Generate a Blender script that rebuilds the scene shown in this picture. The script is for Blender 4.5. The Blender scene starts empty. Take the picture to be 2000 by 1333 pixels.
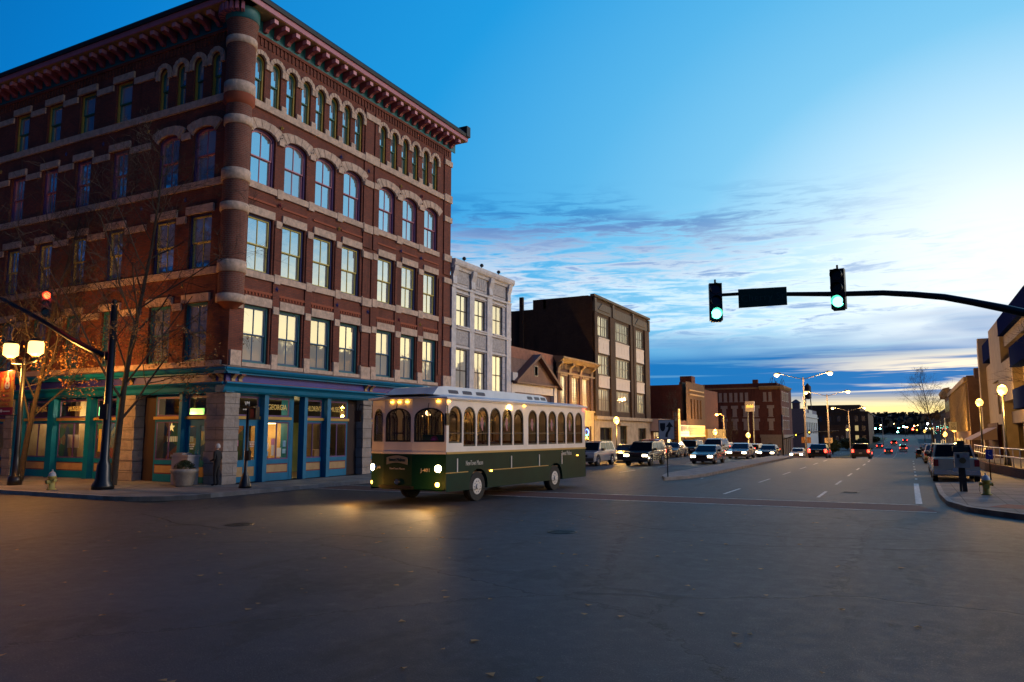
import bpy, bmesh, math, random
from math import sin, cos, pi, radians as R
from mathutils import Vector, Matrix
random.seed(7)
sc = bpy.context.scene
# ------------------------------------------------------------------ camera
cam = bpy.data.objects.new('camera', bpy.data.cameras.new('camera')); sc.collection.objects.link(cam)
cam.location = (0, 0, 2.35)
cam.rotation_euler = (R(90 + 6.944), 0, R(27.5))
cam.data.sensor_width = 36; cam.data.lens = 36 * 1478 / 2000
cam.data.clip_start = .1; cam.data.clip_end = 6000
sc.camera = cam
sc.view_settings.view_transform = 'Standard'; sc.view_settings.look = 'None'
sc.view_settings.exposure = .18; sc.view_settings.gamma = 1
sc.render.resolution_x = 1024; sc.render.resolution_y = 682
# ------------------------------------------------------------------ node helpers
class NT:
    def __init__(s, nt): s.t = nt; s.n = nt.nodes; s.l = nt.links
    def node(s, typ, **kw):
        n = s.n.new(typ)
        for k, v in kw.items(): setattr(n, k, v)
        return n
    def put(s, inp, v):
        if isinstance(v, bpy.types.NodeSocket): s.l.new(v, inp)
        elif isinstance(v, (tuple, list)): inp.default_value = (tuple(v) + (1,))[:len(inp.default_value)] if len(inp.default_value) == 4 else tuple(v)
        else: inp.default_value = v
    def m(s, op, a, b=0., c=0.):
        n = s.node('ShaderNodeMath', operation=op)
        s.put(n.inputs[0], a); s.put(n.inputs[1], b)
        if op in ('MULTIPLY_ADD', 'SMOOTH_MIN'): s.put(n.inputs[2], c)
        return n.outputs[0]
    def ss(s, v, a, b):
        n = s.node('ShaderNodeMapRange', interpolation_type='SMOOTHSTEP')
        s.put(n.inputs[0], v); s.put(n.inputs[1], a); s.put(n.inputs[2], b); return n.outputs[0]
    def mix(s, f, a, b, mode='MIX'):
        n = s.node('ShaderNodeMix', data_type='RGBA', blend_type=mode)
        s.put(n.inputs[0], f); s.put(n.inputs[6], a); s.put(n.inputs[7], b); return n.outputs[2]
    def ramp(s, f, st):
        n = s.node('ShaderNodeValToRGB'); e = n.color_ramp.elements
        while len(e) < len(st): e.new(.5)
        for x, (p, c) in zip(e, st): x.position = p; x.color = tuple(c) + (1,)
        s.put(n.inputs[0], f); return n.outputs[0]
    def noise(s, vec, scale, det=4, rough=.55, dist=0):
        n = s.node('ShaderNodeTexNoise'); s.put(n.inputs['Scale'], scale); s.put(n.inputs['Detail'], det)
        s.put(n.inputs['Roughness'], rough); s.put(n.inputs['Distortion'], dist)
        if vec is not None: s.l.new(vec, n.inputs['Vector'])
        return n.outputs[0]
    def xyz(s, v):
        n = s.node('ShaderNodeSeparateXYZ'); s.l.new(v, n.inputs[0]); return n.outputs
    def cxyz(s, a, b, c=0.):
        n = s.node('ShaderNodeCombineXYZ'); s.put(n.inputs[0], a); s.put(n.inputs[1], b); s.put(n.inputs[2], c); return n.outputs[0]
def srgb(r, g, b):
    f = lambda c: (c / 255 / 12.92) if c / 255 <= .04045 else ((c / 255 + .055) / 1.055) ** 2.4
    return (f(r), f(g), f(b))
# ------------------------------------------------------------------ sky
GLOW_AZ = 8.0
w = bpy.data.worlds.new('World'); sc.world = w; w.use_nodes = True
T = NT(w.node_tree); T.n.clear()
tc = T.node('ShaderNodeTexCoord').outputs['Generated']
vx, vy, vz = T.xyz(tc)
DEG = 57.29578
el = T.m('MULTIPLY', T.m('ARCSINE', vz), DEG)
az = T.m('MULTIPLY', T.m('ARCTAN2', vx, vy), DEG)                     # 0 along the street, + to the right
daz = T.m('SUBTRACT', az, GLOW_AZ)
# asymmetric: the glow reaches further to the right
dR = T.m('MULTIPLY', T.m('MAXIMUM', daz, 0.), .5)
dL = T.m('MULTIPLY', T.m('MINIMUM', daz, 0.), .72)
da = T.m('ADD', dR, dL)
de = T.m('SUBTRACT', el, 9.)
q = T.m('SQRT', T.m('ADD', T.m('MULTIPLY', da, da), T.m('MULTIPLY', de, de)))
qn = T.m('DIVIDE', q, 120.)
def C(*a, k=1.): return tuple(x * k for x in srgb(*a))
base = T.ramp(qn, [(0, C(252, 252, 250, k=1.06)), (6 / 120, C(234, 246, 251)), (11 / 120, C(186, 224, 245)), (17 / 120, C(122, 194, 233)),
                   (24 / 120, C(84, 174, 225)), (34 / 120, C(30, 148, 215)), (50 / 120, C(4, 118, 195)), (66 / 120, C(0, 72, 140)), (92 / 120, C(1, 24, 60)), (1, C(1, 12, 34))])
# wispy clouds: noise stretched along the horizon
n1 = T.noise(T.cxyz(T.m('MULTIPLY', az, .05), T.m('MULTIPLY', el, .42), T.m('MULTIPLY', az, .02)), 4.4, 8, .64, .4)
n2 = T.noise(T.cxyz(T.m('MULTIPLY', az, .035), T.m('MULTIPLY', el, .2), 3.7), 1.3, 3, .5, .4)
n3 = T.noise(T.cxyz(T.m('MULTIPLY', az, .02), T.m('MULTIPLY', el, .55), 8.1), 2.2, 5, .6, .6)
hi = T.m('MULTIPLY', T.ss(el, 8., 12.), T.m('SUBTRACT', 1., T.ss(el, 14.5, 19.)))
hi = T.m('MULTIPLY', hi, T.m('SUBTRACT', 1., T.ss(az, -20., 6.)))
hi = T.m('MULTIPLY', hi, T.ss(n2, .36, .5))
c1 = T.mix(T.m('MULTIPLY', hi, T.ss(n1, .42, .60)), base, C(6, 100, 176))
# pale veil between 6 and 11 degrees
sec = T.m('MULTIPLY', T.ss(az, -70., -45.), T.m('SUBTRACT', 1., T.ss(az, 10., 24.)))
veil = T.m('MULTIPLY', T.m('MULTIPLY', sec, T.ss(el, 5.5, 8.5)), T.m('SUBTRACT', 1., T.ss(el, 11., 17.)))
c2 = T.mix(T.m('MULTIPLY', veil, T.m('MULTIPLY', T.ss(n1, .36, .6), .8)), c1, C(226, 241, 248, k=1.08))
midw = T.m('MULTIPLY', veil, T.m('MULTIPLY', T.ss(n1, .52, .66), .65))
midw = T.m('MULTIPLY', midw, T.m('SUBTRACT', 1., T.ss(az, -8., 8.)))
c2 = T.mix(midw, c2, C(4, 112, 190))
# dark blue band above the horizon with light streaks
edge = T.m('ADD', el, T.m('MULTIPLY', T.m('SUBTRACT', n2, .5), 5.))
band = T.m('MULTIPLY', T.m('MULTIPLY', T.ss(az, -80., -50.), T.m('SUBTRACT', 1., T.ss(edge, 5.6, 8.0))), T.m('SUBTRACT', 1., T.ss(az, 9., 20.)))
bcol = T.mix(T.ss(n3, .5, .72), C(12, 114, 184), C(110, 172, 210))
bcol = T.mix(T.m('MULTIPLY', T.ss(az, -12., 4.), T.m('MULTIPLY', T.ss(n3, .46, .58), T.m('SUBTRACT', 1., T.ss(el, 4.6, 6.)))), bcol, C(255, 240, 212, k=1.05))
c3 = T.mix(band, c2, bcol)
# warm horizon
hw = T.m('MULTIPLY', T.m('SUBTRACT', 1., T.ss(T.m('ADD', el, T.m('MULTIPLY', T.m('SUBTRACT', n3, .5), 1.6)), 1.4, 3.0)), T.m('MULTIPLY', T.ss(az, -17., -7.), T.m('SUBTRACT', 1., T.ss(az, 75., 115.))))
c4 = T.mix(hw, c3, C(255, 228, 150, k=1.2))
pk = T.m('MULTIPLY', T.m('SUBTRACT', 1., T.ss(T.m('ABSOLUTE', T.m('SUBTRACT', el, 1.05)), .1, .55)), T.m('MULTIPLY', hw, T.ss(n3, .4, .6)))
c4 = T.mix(pk, c4, C(176, 160, 176))
# out of frame to the right the low sky stays creamy
rg = T.m('MULTIPLY', T.ss(az, 9., 26.), T.m('MULTIPLY', T.m('SUBTRACT', 1., T.ss(az, 100., 140.)), T.m('SUBTRACT', 1., T.ss(el, 6., 16.))))
c4 = T.mix(rg, c4, C(255, 236, 184, k=1.5))
below = T.m('SUBTRACT', 1., T.ss(el, -2., 0.))
c5 = T.mix(below, c4, (.01, .012, .02))
sky = T.node('ShaderNodeTexSky', sky_type='NISHITA'); sky.sun_disc = False
sky.sun_elevation = R(1.5); sky.sun_rotation = R(GLOW_AZ)
bg1 = T.node('ShaderNodeBackground'); T.put(bg1.inputs[0], c5); bg1.inputs[1].default_value = 1.0
bg2 = T.node('ShaderNodeBackground'); T.put(bg2.inputs[0], sky.outputs[0]); bg2.inputs[1].default_value = .0015
ad = T.node('ShaderNodeAddShader'); T.l.new(bg1.outputs[0], ad.inputs[0]); T.l.new(bg2.outputs[0], ad.inputs[1])
wo = T.node('ShaderNodeOutputWorld'); T.l.new(ad.outputs[0], wo.inputs[0])
# soft directional fill added from upper right to brighten the street fronts
sl = bpy.data.lights.new('facade_fill', 'SUN'); sl.energy = .9; sl.angle = R(14); sl.color = (1, .80, .66)
facade_fill = bpy.data.objects.new('facade_fill', sl); sc.collection.objects.link(facade_fill)
facade_fill.rotation_euler = Vector((sin(R(66)) * cos(R(21)), cos(R(66)) * cos(R(21)), sin(R(21)))).to_track_quat('Z', 'Y').to_euler()
# ------------------------------------------------------------------ materials
MATS = {}
def mat(name, col=(.5, .5, .5), rough=.6, metal=0., emit=None, es=0., var=0., vs=3., bump=0., bs=20., spec=.5, col2=None, coat=0.):
    if name in MATS: return MATS[name]
    m = bpy.data.materials.new(name); m.use_nodes = True; t = NT(m.node_tree)
    b = t.n['Principled BSDF']; b.inputs['Roughness'].default_value = rough; b.inputs['Metallic'].default_value = metal
    b.inputs['Specular IOR Level'].default_value = spec; b.inputs['Coat Weight'].default_value = coat
    geo = t.node('ShaderNodeNewGeometry').outputs['Position']
    if var or col2:
        f = t.noise(geo, vs, 6, .6)
        c = t.mix(t.ss(f, .32, .68), col, col2 or tuple(x * (1 - var) for x in col))
        t.l.new(c, b.inputs['Base Color'])
    else: b.inputs['Base Color'].default_value = tuple(col) + (1,)
    if bump:
        bn = t.node('ShaderNodeBump'); bn.inputs['Strength'].default_value = bump; bn.inputs['Distance'].default_value = .03
        t.l.new(t.noise(geo, bs, 5, .6), bn.inputs['Height']); t.l.new(bn.outputs[0], b.inputs['Normal'])
    if emit: b.inputs['Emission Color'].default_value = tuple(emit) + (1,); b.inputs['Emission Strength'].default_value = es
    MATS[name] = m; return m
def brick(name, c1, c2, mortar, bh=.078, bw=.24, scale=1.):
    if name in MATS: return MATS[name]
    m = bpy.data.materials.new(name); m.use_nodes = True; t = NT(m.node_tree); b = t.n['Principled BSDF']
    geo = t.node('ShaderNodeNewGeometry').outputs['Position']; x, y, z = t.xyz(geo)
    br = t.node('ShaderNodeTexBrick'); t.l.new(t.cxyz(t.m('ADD', x, y), z), br.inputs['Vector'])
    br.inputs['Scale'].default_value = 1; br.inputs['Brick Width'].default_value = bw; br.inputs['Row Height'].default_value = bh
    br.inputs['Mortar Size'].default_value = .011; br.inputs['Color1'].default_value = tuple(c1) + (1,); br.inputs['Color2'].default_value = tuple(c2) + (1,)
    br.inputs['Mortar'].default_value = tuple(mortar) + (1,); br.inputs['Bias'].default_value = -.1
    f = t.noise(geo, .9, 7, .65); g = t.noise(geo, 6., 4, .6)
    c = t.mix(t.m('MULTIPLY', t.ss(f, .35, .7), .55), br.outputs[0], tuple(v * .45 for v in c1))
    c = t.mix(t.m('MULTIPLY', t.ss(g, .55, .75), .35), c, tuple(min(1, v * 1.7) for v in c2))
    sx = t.noise(t.cxyz(t.m('MULTIPLY', t.m('ADD', x, y), 1.3), t.m('MULTIPLY', z, .13)), 1., 5, .65)          # soot streaks running down
    c = t.mix(t.m('MULTIPLY', t.ss(sx, .52, .68), .5), c, tuple(v * .3 for v in c2))
    t.l.new(c, b.inputs['Base Color']); b.inputs['Roughness'].default_value = .85
    bn = t.node('ShaderNodeBump'); bn.inputs['Strength'].default_value = .5; bn.inputs['Distance'].default_value = .01; bn.invert = True
    t.l.new(br.outputs[1], bn.inputs['Height']); t.l.new(bn.outputs[0], b.inputs['Normal'])
    MATS[name] = m; return m
def block(name, c1, c2, mortar, bw=.8, bh=.42, veins=False):
    m = bpy.data.materials.new(name); m.use_nodes = True; t = NT(m.node_tree); b = t.n['Principled BSDF']
    geo = t.node('ShaderNodeNewGeometry').outputs['Position']; x, y, z = t.xyz(geo)
    br = t.node('ShaderNodeTexBrick'); t.l.new(t.cxyz(t.m('ADD', x, y), z), br.inputs['Vector'])
    br.inputs['Scale'].default_value = 1; br.inputs['Brick Width'].default_value = bw; br.inputs['Row Height'].default_value = bh
    br.inputs['Mortar Size'].default_value = .012; br.inputs['Color1'].default_value = tuple(c1) + (1,); br.inputs['Color2'].default_value = tuple(c2) + (1,)
    br.inputs['Mortar'].default_value = tuple(mortar) + (1,)
    f = t.noise(geo, 2.6, 7, .7, 1.2 if veins else .2)
    c = t.mix(t.m('MULTIPLY', t.ss(f, .4, .72), .6), br.outputs[0], tuple(v * .5 for v in c1))
    t.l.new(c, b.inputs['Base Color']); b.inputs['Roughness'].default_value = .8
    bn = t.node('ShaderNodeBump'); bn.inputs['Strength'].default_value = .9; bn.inputs['Distance'].default_value = .06
    h = t.m('SUBTRACT', t.noise(geo, 5., 6, .65), br.outputs[1])
    t.l.new(h, bn.inputs['Height']); t.l.new(bn.outputs[0], b.inputs['Normal'])
    MATS[name] = m; return m
def mirror_glass(name, col=(.75, .8, .85), metal=.75, rough=.02):
    m = bpy.data.materials.new(name); m.use_nodes = True; t = NT(m.node_tree); b = t.n['Principled BSDF']
    b.inputs['Base Color'].default_value = tuple(col) + (1,); b.inputs['Metallic'].default_value = metal; b.inputs['Roughness'].default_value = rough
    geo = t.node('ShaderNodeNewGeometry').outputs['Position']
    bn = t.node('ShaderNodeBump'); bn.inputs['Strength'].default_value = .12; bn.inputs['Distance'].default_value = .05
    t.l.new(t.noise(geo, 1.3, 2, .5), bn.inputs['Height']); t.l.new(bn.outputs[0], b.inputs['Normal'])
    rn = t.node('ShaderNodeObjectInfo').outputs['Random']                      # every pane differs a little: tint, dust
    t.l.new(t.mix(rn, tuple(col) + (1,), tuple(v * .82 for v in col) + (1,)), b.inputs['Base Color'])
    t.l.new(t.m('ADD', metal - .12, t.m('MULTIPLY', t.m('FRACT', t.m('MULTIPLY', rn, 7.3)), .2)), b.inputs['Metallic'])
    MATS[name] = m; return m
def clear_glass(name, fac=.13, tint=(1, 1, 1)):
    m = bpy.data.materials.new(name); m.use_nodes = True; t = NT(m.node_tree); t.n.clear()
    tr = t.node('ShaderNodeBsdfTransparent'); tr.inputs[0].default_value = tuple(tint) + (1,)
    gl = t.node('ShaderNodeBsdfGlossy'); gl.inputs['Roughness'].default_value = .02
    mx = t.node('ShaderNodeMixShader'); lw = t.node('ShaderNodeFresnel'); lw.inputs[0].default_value = 1.45
    f = t.m('ADD', lw.outputs[0], fac - .04)
    t.l.new(f, mx.inputs[0]); t.l.new(tr.outputs[0], mx.inputs[1]); t.l.new(gl.outputs[0], mx.inputs[2])
    o = t.node('ShaderNodeOutputMaterial'); t.l.new(mx.outputs[0], o.inputs[0]); MATS[name] = m; return m
def emis(name, col, s): return mat(name, col, .5, emit=col, es=s)
def asphalt():
    m = bpy.data.materials.new('asphalt'); m.use_nodes = True; t = NT(m.node_tree); b = t.n['Principled BSDF']
    geo = t.node('ShaderNodeNewGeometry').outputs['Position']; x, y, z = t.xyz(geo)
    big = t.noise(geo, .22, 5, .6); streak = t.noise(t.cxyz(t.m('MULTIPLY', x, 1.0), t.m('MULTIPLY', y, .06)), 1.1, 5, .6)
    fine = t.noise(geo, 45., 4, .7); med = t.noise(geo, 3.5, 6, .65)
    c = t.mix(t.ss(big, .3, .7), (.022, .023, .031), (.040, .040, .051))
    c = t.mix(t.m('MULTIPLY', t.ss(streak, .45, .7), .45), c, (.016, .0155, .02))
    c = t.mix(t.m('MULTIPLY', t.ss(med, .5, .75), .4), c, (.054, .053, .064))
    c = t.mix(t.m('MULTIPLY', t.ss(fine, .55, .70), .8), c, (.17, .16, .16))
    stain = t.noise(t.cxyz(t.m('MULTIPLY', x, .8), t.m('MULTIPLY', y, .35), 4.), .8, 8, .7, .8)
    c = t.mix(t.m('MULTIPLY', t.ss(stain, .54, .60), .55), c, (.013, .012, .014))
    c = t.mix(t.m('MULTIPLY', t.ss(t.noise(geo, 1.7, 8, .75), .60, .66), .5), c, (.072, .070, .078))
    vo = t.node('ShaderNodeTexVoronoi', feature='DISTANCE_TO_EDGE'); vo.inputs['Scale'].default_value = .13
    wv = t.node('ShaderNodeVectorMath', operation='ADD'); t.l.new(geo, wv.inputs[0]); t.l.new(t.cxyz(t.m('MULTIPLY', med, 1.2), t.m('MULTIPLY', big, 2.)), wv.inputs[1]); t.l.new(wv.outputs[0], vo.inputs['Vector'])
    crack = t.m('SUBTRACT', 1., t.ss(vo.outputs[0], .0015, .005))
    c = t.mix(t.m('MULTIPLY', crack, .75), c, (.012, .011, .011))
    t.l.new(c, b.inputs['Base Color'])
    t.l.new(t.m('ADD', .46, t.m('MULTIPLY', med, .35)), b.inputs['Roughness']); b.inputs['Specular IOR Level'].default_value = .32
    bn = t.node('ShaderNodeBump'); bn.inputs['Strength'].default_value = .55; bn.inputs['Distance'].default_value = .012
    t.l.new(t.m('SUBTRACT', fine, t.m('MULTIPLY', crack, .8)), bn.inputs['Height']); t.l.new(bn.outputs[0], b.inputs['Normal'])
    MATS['asphalt'] = m; return m
ASPH = asphalt()
BRK = brick('museum_brick', (.25, .060, .032), (.15, .040, .026), (.085, .045, .035))
BRKD = brick('wine_brick', (.12, .03, .025), (.09, .022, .02), (.05, .02, .018))
BRKB = brick('umber_brick', (.10, .055, .03), (.07, .038, .022), (.05, .032, .022))
BRKG = brick('tan_brick', (.26, .13, .09), (.2, .1, .07), (.3, .24, .2))
SAND = mat('sandstone', (.64, .46, .35), .85, var=.35, vs=4., bump=.9, bs=7., col2=(.42, .31, .24))
QUOIN = block('pier_stone', (.36, .31, .27), (.29, .25, .22), (.12, .1, .09), 2.2, .52)
MARB = block('marble_block', (.62, .60, .62), (.52, .50, .52), (.3, .29, .3), 1.1, .42, True)
MARS = mat('marble_smooth', (.62, .60, .62), .6, var=.25, vs=2.5, bump=.2)
MARR = mat('marble_rough', (.5, .48, .48), .9, col2=(.33, .31, .31), vs=6., bump=1., bs=6.)
def slabs():
    m = mat('concrete_paving', (.22, .205, .19), .85, col2=(.13, .12, .115), vs=.8, bump=.3, bs=30.); t = NT(m.node_tree); b = t.n['Principled BSDF']
    geo = t.node('ShaderNodeNewGeometry').outputs['Position']; br = t.node('ShaderNodeTexBrick'); br.offset = 0; t.l.new(geo, br.inputs['Vector'])
    for k, v in (('Scale', 1), ('Brick Width', 1.5), ('Row Height', 1.5), ('Mortar Size', .014)): br.inputs[k].default_value = v
    br.inputs['Color1'].default_value = (1, 1, 1, 1); br.inputs['Color2'].default_value = (.82, .82, .82, 1); br.inputs['Mortar'].default_value = (.25, .25, .25, 1)
    src = b.inputs['Base Color'].links[0].from_socket; sp = t.ss(t.noise(geo, 7., 4, .7), .62, .7)
    c = t.mix(1., src, br.outputs[0], 'MULTIPLY'); t.l.new(t.mix(t.m('MULTIPLY', sp, .5), c, (.05, .045, .04)), b.inputs['Base Color']); return m
CONC = slabs()
KERB = mat('kerb_concrete', (.33, .31, .28), .85, var=.35, vs=2.)
GL_UP = mirror_glass('upper_window_glass', (.76, .80, .80), .8)
GL_CREAM = mirror_glass('cream_reflection_glass', (.98, .95, .80), .62, .04)  # cream sky reflection partly put into the pane colour
GL_FAR = mirror_glass('far_window_glass', (.62, .62, .56), .75, .05)
GL_CL = clear_glass('shop_glass', .10)
GL_TR = clear_glass('trolley_glass', .12, (.75, .7, .62))
GL_CAR = mat('car_glass', (.008, .009, .011), .08, spec=.35)
BLK = mat('black_steel', (.008, .008, .009), .35, spec=.5)
TIRE = mat('tyre_rubber', (.012, .012, .012), .8)
CHROME = mat('chrome', (.7, .7, .72), .15, 1.)
LAMPM = emis('sodium_globe', (1., .55, .12), 2.8)
LAMPW = emis('sodium_white_globe', (1., .60, .16), 3.2)
# ------------------------------------------------------------------ geometry helpers
class MB:
    def __init__(s): s.v = []; s.f = []; s.mi = []; s.sm = []
    def poly(s, pts, m=0, sm=False):
        i = len(s.v); s.v += [tuple(p) for p in pts]; s.f.append(list(range(i, i + len(pts)))); s.mi.append(m); s.sm.append(sm)
    def hexa(s, p, m=0):           # 8 points: bottom ring 0-3, top ring 4-7
        i = len(s.v); s.v += [tuple(a) for a in p]
        for f in ((3, 2, 1, 0), (4, 5, 6, 7), (0, 1, 5, 4), (1, 2, 6, 5), (2, 3, 7, 6), (3, 0, 4, 7)):
            s.f.append([i + k for k in f]); s.mi.append(m); s.sm.append(False)
    def box(s, x0, x1, y0, y1, z0, z1, m=0):
        s.hexa([(x0, y0, z0), (x1, y0, z0), (x1, y1, z0), (x0, y1, z0), (x0, y0, z1), (x1, y0, z1), (x1, y1, z1), (x0, y1, z1)], m)
    def fb(s, F, s0, s1, z0, z1, n0, n1, m=0):
        s.hexa([F(s0, z0, n1), F(s1, z0, n1), F(s1, z0, n0), F(s0, z0, n0), F(s0, z1, n1), F(s1, z1, n1), F(s1, z1, n0), F(s0, z1, n0)], m)
    def tube(s, pts, rad, n=8, m=0, caps=True, sm=True):
        pts = [Vector(p) for p in pts]
        if not isinstance(rad, (list, tuple)): rad = [rad] * len(pts)
        i0 = len(s.v); prev = None
        for k, p in enumerate(pts):
            d = (pts[min(k + 1, len(pts) - 1)] - pts[max(k - 1, 0)]).normalized()
            if prev is None:
                a = d.cross(Vector((0, 0, 1)) if abs(d.z) < .95 else Vector((1, 0, 0))).normalized()
            else: a = (prev - d * prev.dot(d)).normalized()
            prev = a; b = d.cross(a)
            for j in range(n):
                t = 2 * pi * j / n; s.v.append(tuple(p + (a * cos(t) + b * sin(t)) * rad[k]))
        for k in range(len(pts) - 1):
            for j in range(n):
                q0 = i0 + k * n; s.f.append([q0 + j, q0 + (j + 1) % n, q0 + n + (j + 1) % n, q0 + n + j]); s.mi.append(m); s.sm.append(sm)
        if caps:
            s.f.append([i0 + j for j in range(n)][::-1]); s.mi.append(m); s.sm.append(False)
            e = i0 + (len(pts) - 1) * n; s.f.append([e + j for j in range(n)]); s.mi.append(m); s.sm.append(False)
    def lathe(s, c, prof, n=20, m=0, sm=True, a0=0., a1=2 * pi):
        i0 = len(s.v); full = abs(a1 - a0 - 2 * pi) < 1e-6; k = n if full else n + 1
        for r, z in prof:
            for j in range(k):
                t = a0 + (a1 - a0) * j / n; s.v.append((c[0] + r * cos(t), c[1] + r * sin(t), c[2] + z))
        for i in range(len(prof) - 1):
            for j in range(n):
                j2 = (j + 1) % k; s.f.append([i0 + i * k + j, i0 + i * k + j2, i0 + (i + 1) * k + j2, i0 + (i + 1) * k + j]); s.mi.append(m); s.sm.append(sm)
    def prism(s, poly, f0, f1, m=0):   # poly list of 2d; f0,f1 map 2d -> 3d for the two ends
        a = [f0(*p) for p in poly]; b = [f1(*p) for p in poly]
        s.poly(a[::-1], m); s.poly(b, m)
        for k in range(len(poly)):
            k2 = (k + 1) % len(poly); s.poly([a[k], a[k2], b[k2], b[k]], m)
    def mesh(s, name, mats, merge=False):
        me = bpy.data.meshes.new(name); me.from_pydata(s.v, [], s.f)
        for x in (mats if isinstance(mats, (list, tuple)) else [mats]): me.materials.append(x)
        me.polygons.foreach_set('material_index', s.mi); me.polygons.foreach_set('use_smooth', s.sm)
        if merge:
            bm = bmesh.new(); bm.from_mesh(me); bmesh.ops.remove_doubles(bm, verts=bm.verts, dist=1e-4)
            bmesh.ops.recalc_face_normals(bm, faces=bm.faces); bm.to_mesh(me); bm.free()
        me.update(); return me
COL = sc.collection
def tag(o, label=None, cat=None, group=None, kind=None):
    if label: o['label'] = label
    if cat: o['category'] = cat
    if group: o['group'] = group
    if kind: o['kind'] = kind
    return o
def empty(name, loc, label, cat, group=None, rot=0.):
    o = bpy.data.objects.new(name, None); COL.objects.link(o); o.location = loc; o.rotation_euler = (0, 0, rot)
    o.empty_display_size = .3; return tag(o, label, cat, group)
def wm(o):
    B = Matrix.Translation(o.location) @ o.rotation_euler.to_matrix().to_4x4()
    return wm(o.parent) @ o.matrix_parent_inverse @ B if o.parent else B
def add(name, mb, mats, parent=None, local=False, merge=False):
    me = mb.mesh(name, mats, merge) if isinstance(mb, MB) else mb
    o = bpy.data.objects.new(name, me); COL.objects.link(o)
    if parent is not None:
        o.parent = parent
        if not local: o.matrix_parent_inverse = wm(parent).inverted()
    return o
def copy_tree(o, parent=None):
    kids = [c for c in bpy.data.objects if c.parent == o]
    c = o.copy(); COL.objects.link(c)
    if parent is not None: c.parent = parent
    for k in kids: copy_tree(k, c)
    return c
class Fac:                     # facade frame: s along, z up, n outward
    def __init__(s, p0, A): s.p = p0; s.A = A; s.u = (cos(A), sin(A)); s.nn = (sin(A), -cos(A))
    def __call__(s, a, z, n=0.): return (s.p[0] + a * s.u[0] + n * s.nn[0], s.p[1] + a * s.u[1] + n * s.nn[1], z)
def arch_pts(s0, s1, z1, rise, N=10):
    mid = (s0 + s1) / 2; hw = (s1 - s0) / 2
    return [(mid - hw * cos(pi * k / N), z1 - rise + rise * sin(pi * k / N)) for k in range(N + 1)]
def wall(mb, F, s0, s1, z0, z1, ops, n=0., depth=.3, m=0, mr=None, maxc=3.0):
    mr = m if mr is None else mr
    S = {s0, s1}; Z = {z0, z1}
    for o in ops: S |= {o[0], o[1]}; Z |= {o[2], o[3]}
    S = sorted(x for x in S if s0 <= x <= s1); Z = sorted(x for x in Z if z0 <= x <= z1)
    for a, b in zip(S, S[1:]):
        for c, d in zip(Z, Z[1:]):
            ms, mz = (a + b) / 2, (c + d) / 2
            if any(o[0] < ms < o[1] and o[2] < mz < o[3] for o in ops): continue
            mb.poly([F(a, c, n), F(b, c, n), F(b, d, n), F(a, d, n)], m)
    for o in ops:
        rise = o[4] if len(o) > 4 else 0
        if rise:
            A = arch_pts(o[0], o[1], o[3], rise); h = len(A) // 2
            for k in range(len(A) - 1):
                p, q_ = A[k], A[k + 1]
                mb.poly([F(p[0], p[1], n), F(q_[0], q_[1], n), F(q_[0], o[3], n), F(p[0], o[3], n)], m)
                mb.poly([F(p[0], p[1], n), F(q_[0], q_[1], n), F(q_[0], q_[1], n - depth), F(p[0], p[1], n - depth)], mr)
            ring = [(o[0], o[3] - rise), (o[0], o[2]), (o[1], o[2]), (o[1], o[3] - rise)]
        else: ring = [(o[0], o[3]), (o[0], o[2]), (o[1], o[2]), (o[1], o[3]), (o[0], o[3])]
        for p, q_ in zip(ring, ring[1:]):
            mb.poly([F(*p, n), F(*q_, n), F(*q_, n - depth), F(*p, n - depth)], mr)
def hood(mb, F, s0, s1, z1, rise, th, n, m=0, leg=0., n0=0.):
    A = arch_pts(s0, s1, z1, rise, 12); B = arch_pts(s0 - th, s1 + th, z1 + th, rise + th if rise > (s1 - s0) * .4 else rise, 12)
    for k in range(12):
        a, b, c, d = A[k], A[k + 1], B[k + 1], B[k]
        pr = n + (.02 if k % 2 else 0)
        mb.hexa([F(*a, pr), F(*b, pr), F(*b, n0), F(*a, n0), F(*d, pr), F(*c, pr), F(*c, n0), F(*d, n0)], m)
    if leg:
        for e0, e1 in ((s0 - th, s0), (s1, s1 + th)): mb.fb(F, e0, e1, z1 - rise - leg, z1 - rise, n0, n, m)
def text(name, body, F, s, z, n, size, material, parent, sx=1., ext=.004, align='CENTER', local=False, rotz=None, tilt=0.):
    cu = bpy.data.curves.new(name, 'FONT'); cu.body = body; cu.size = size; cu.extrude = ext; cu.align_x = align; cu.align_y = 'CENTER'; cu.resolution_u = 2
    o = bpy.data.objects.new(name, cu); COL.objects.link(o)
    me = bpy.data.meshes.new_from_object(o); bpy.data.objects.remove(o); bpy.data.curves.remove(cu)
    p = F(s, z, n); M = Matrix.Translation(p) @ Matrix.Rotation(F.A, 4, 'Z') @ Matrix.Rotation(pi / 2, 4, 'X') @ Matrix.Rotation(tilt, 4, 'Z') @ Matrix.Diagonal((sx, 1, 1, 1))
    me.transform(M); me.name = name; me.materials.clear(); me.materials.append(material)
    return add(name, me, None, parent, local)
def point(name, loc, watts, col, rad=.15):
    l = bpy.data.lights.new(name, 'POINT'); l.energy = watts; l.color = col; l.shadow_soft_size = rad
    o = bpy.data.objects.new(name, l); COL.objects.link(o); o.location = loc; return o
GP = [(-400, 0), (78, 0), (108, -.95), (136, -1.8), (175, -2.7), (205, -2.9), (320, -1.6), (430, .2), (600, 1.), (760, 4), (1000, 16), (1300, 24), (4000, 24)]
def G(y):
    for (a, b), (c, d) in zip(GP, GP[1:]):
        if y <= c: return b + (d - b) * (y - a) / (c - a)
    return 24
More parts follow.
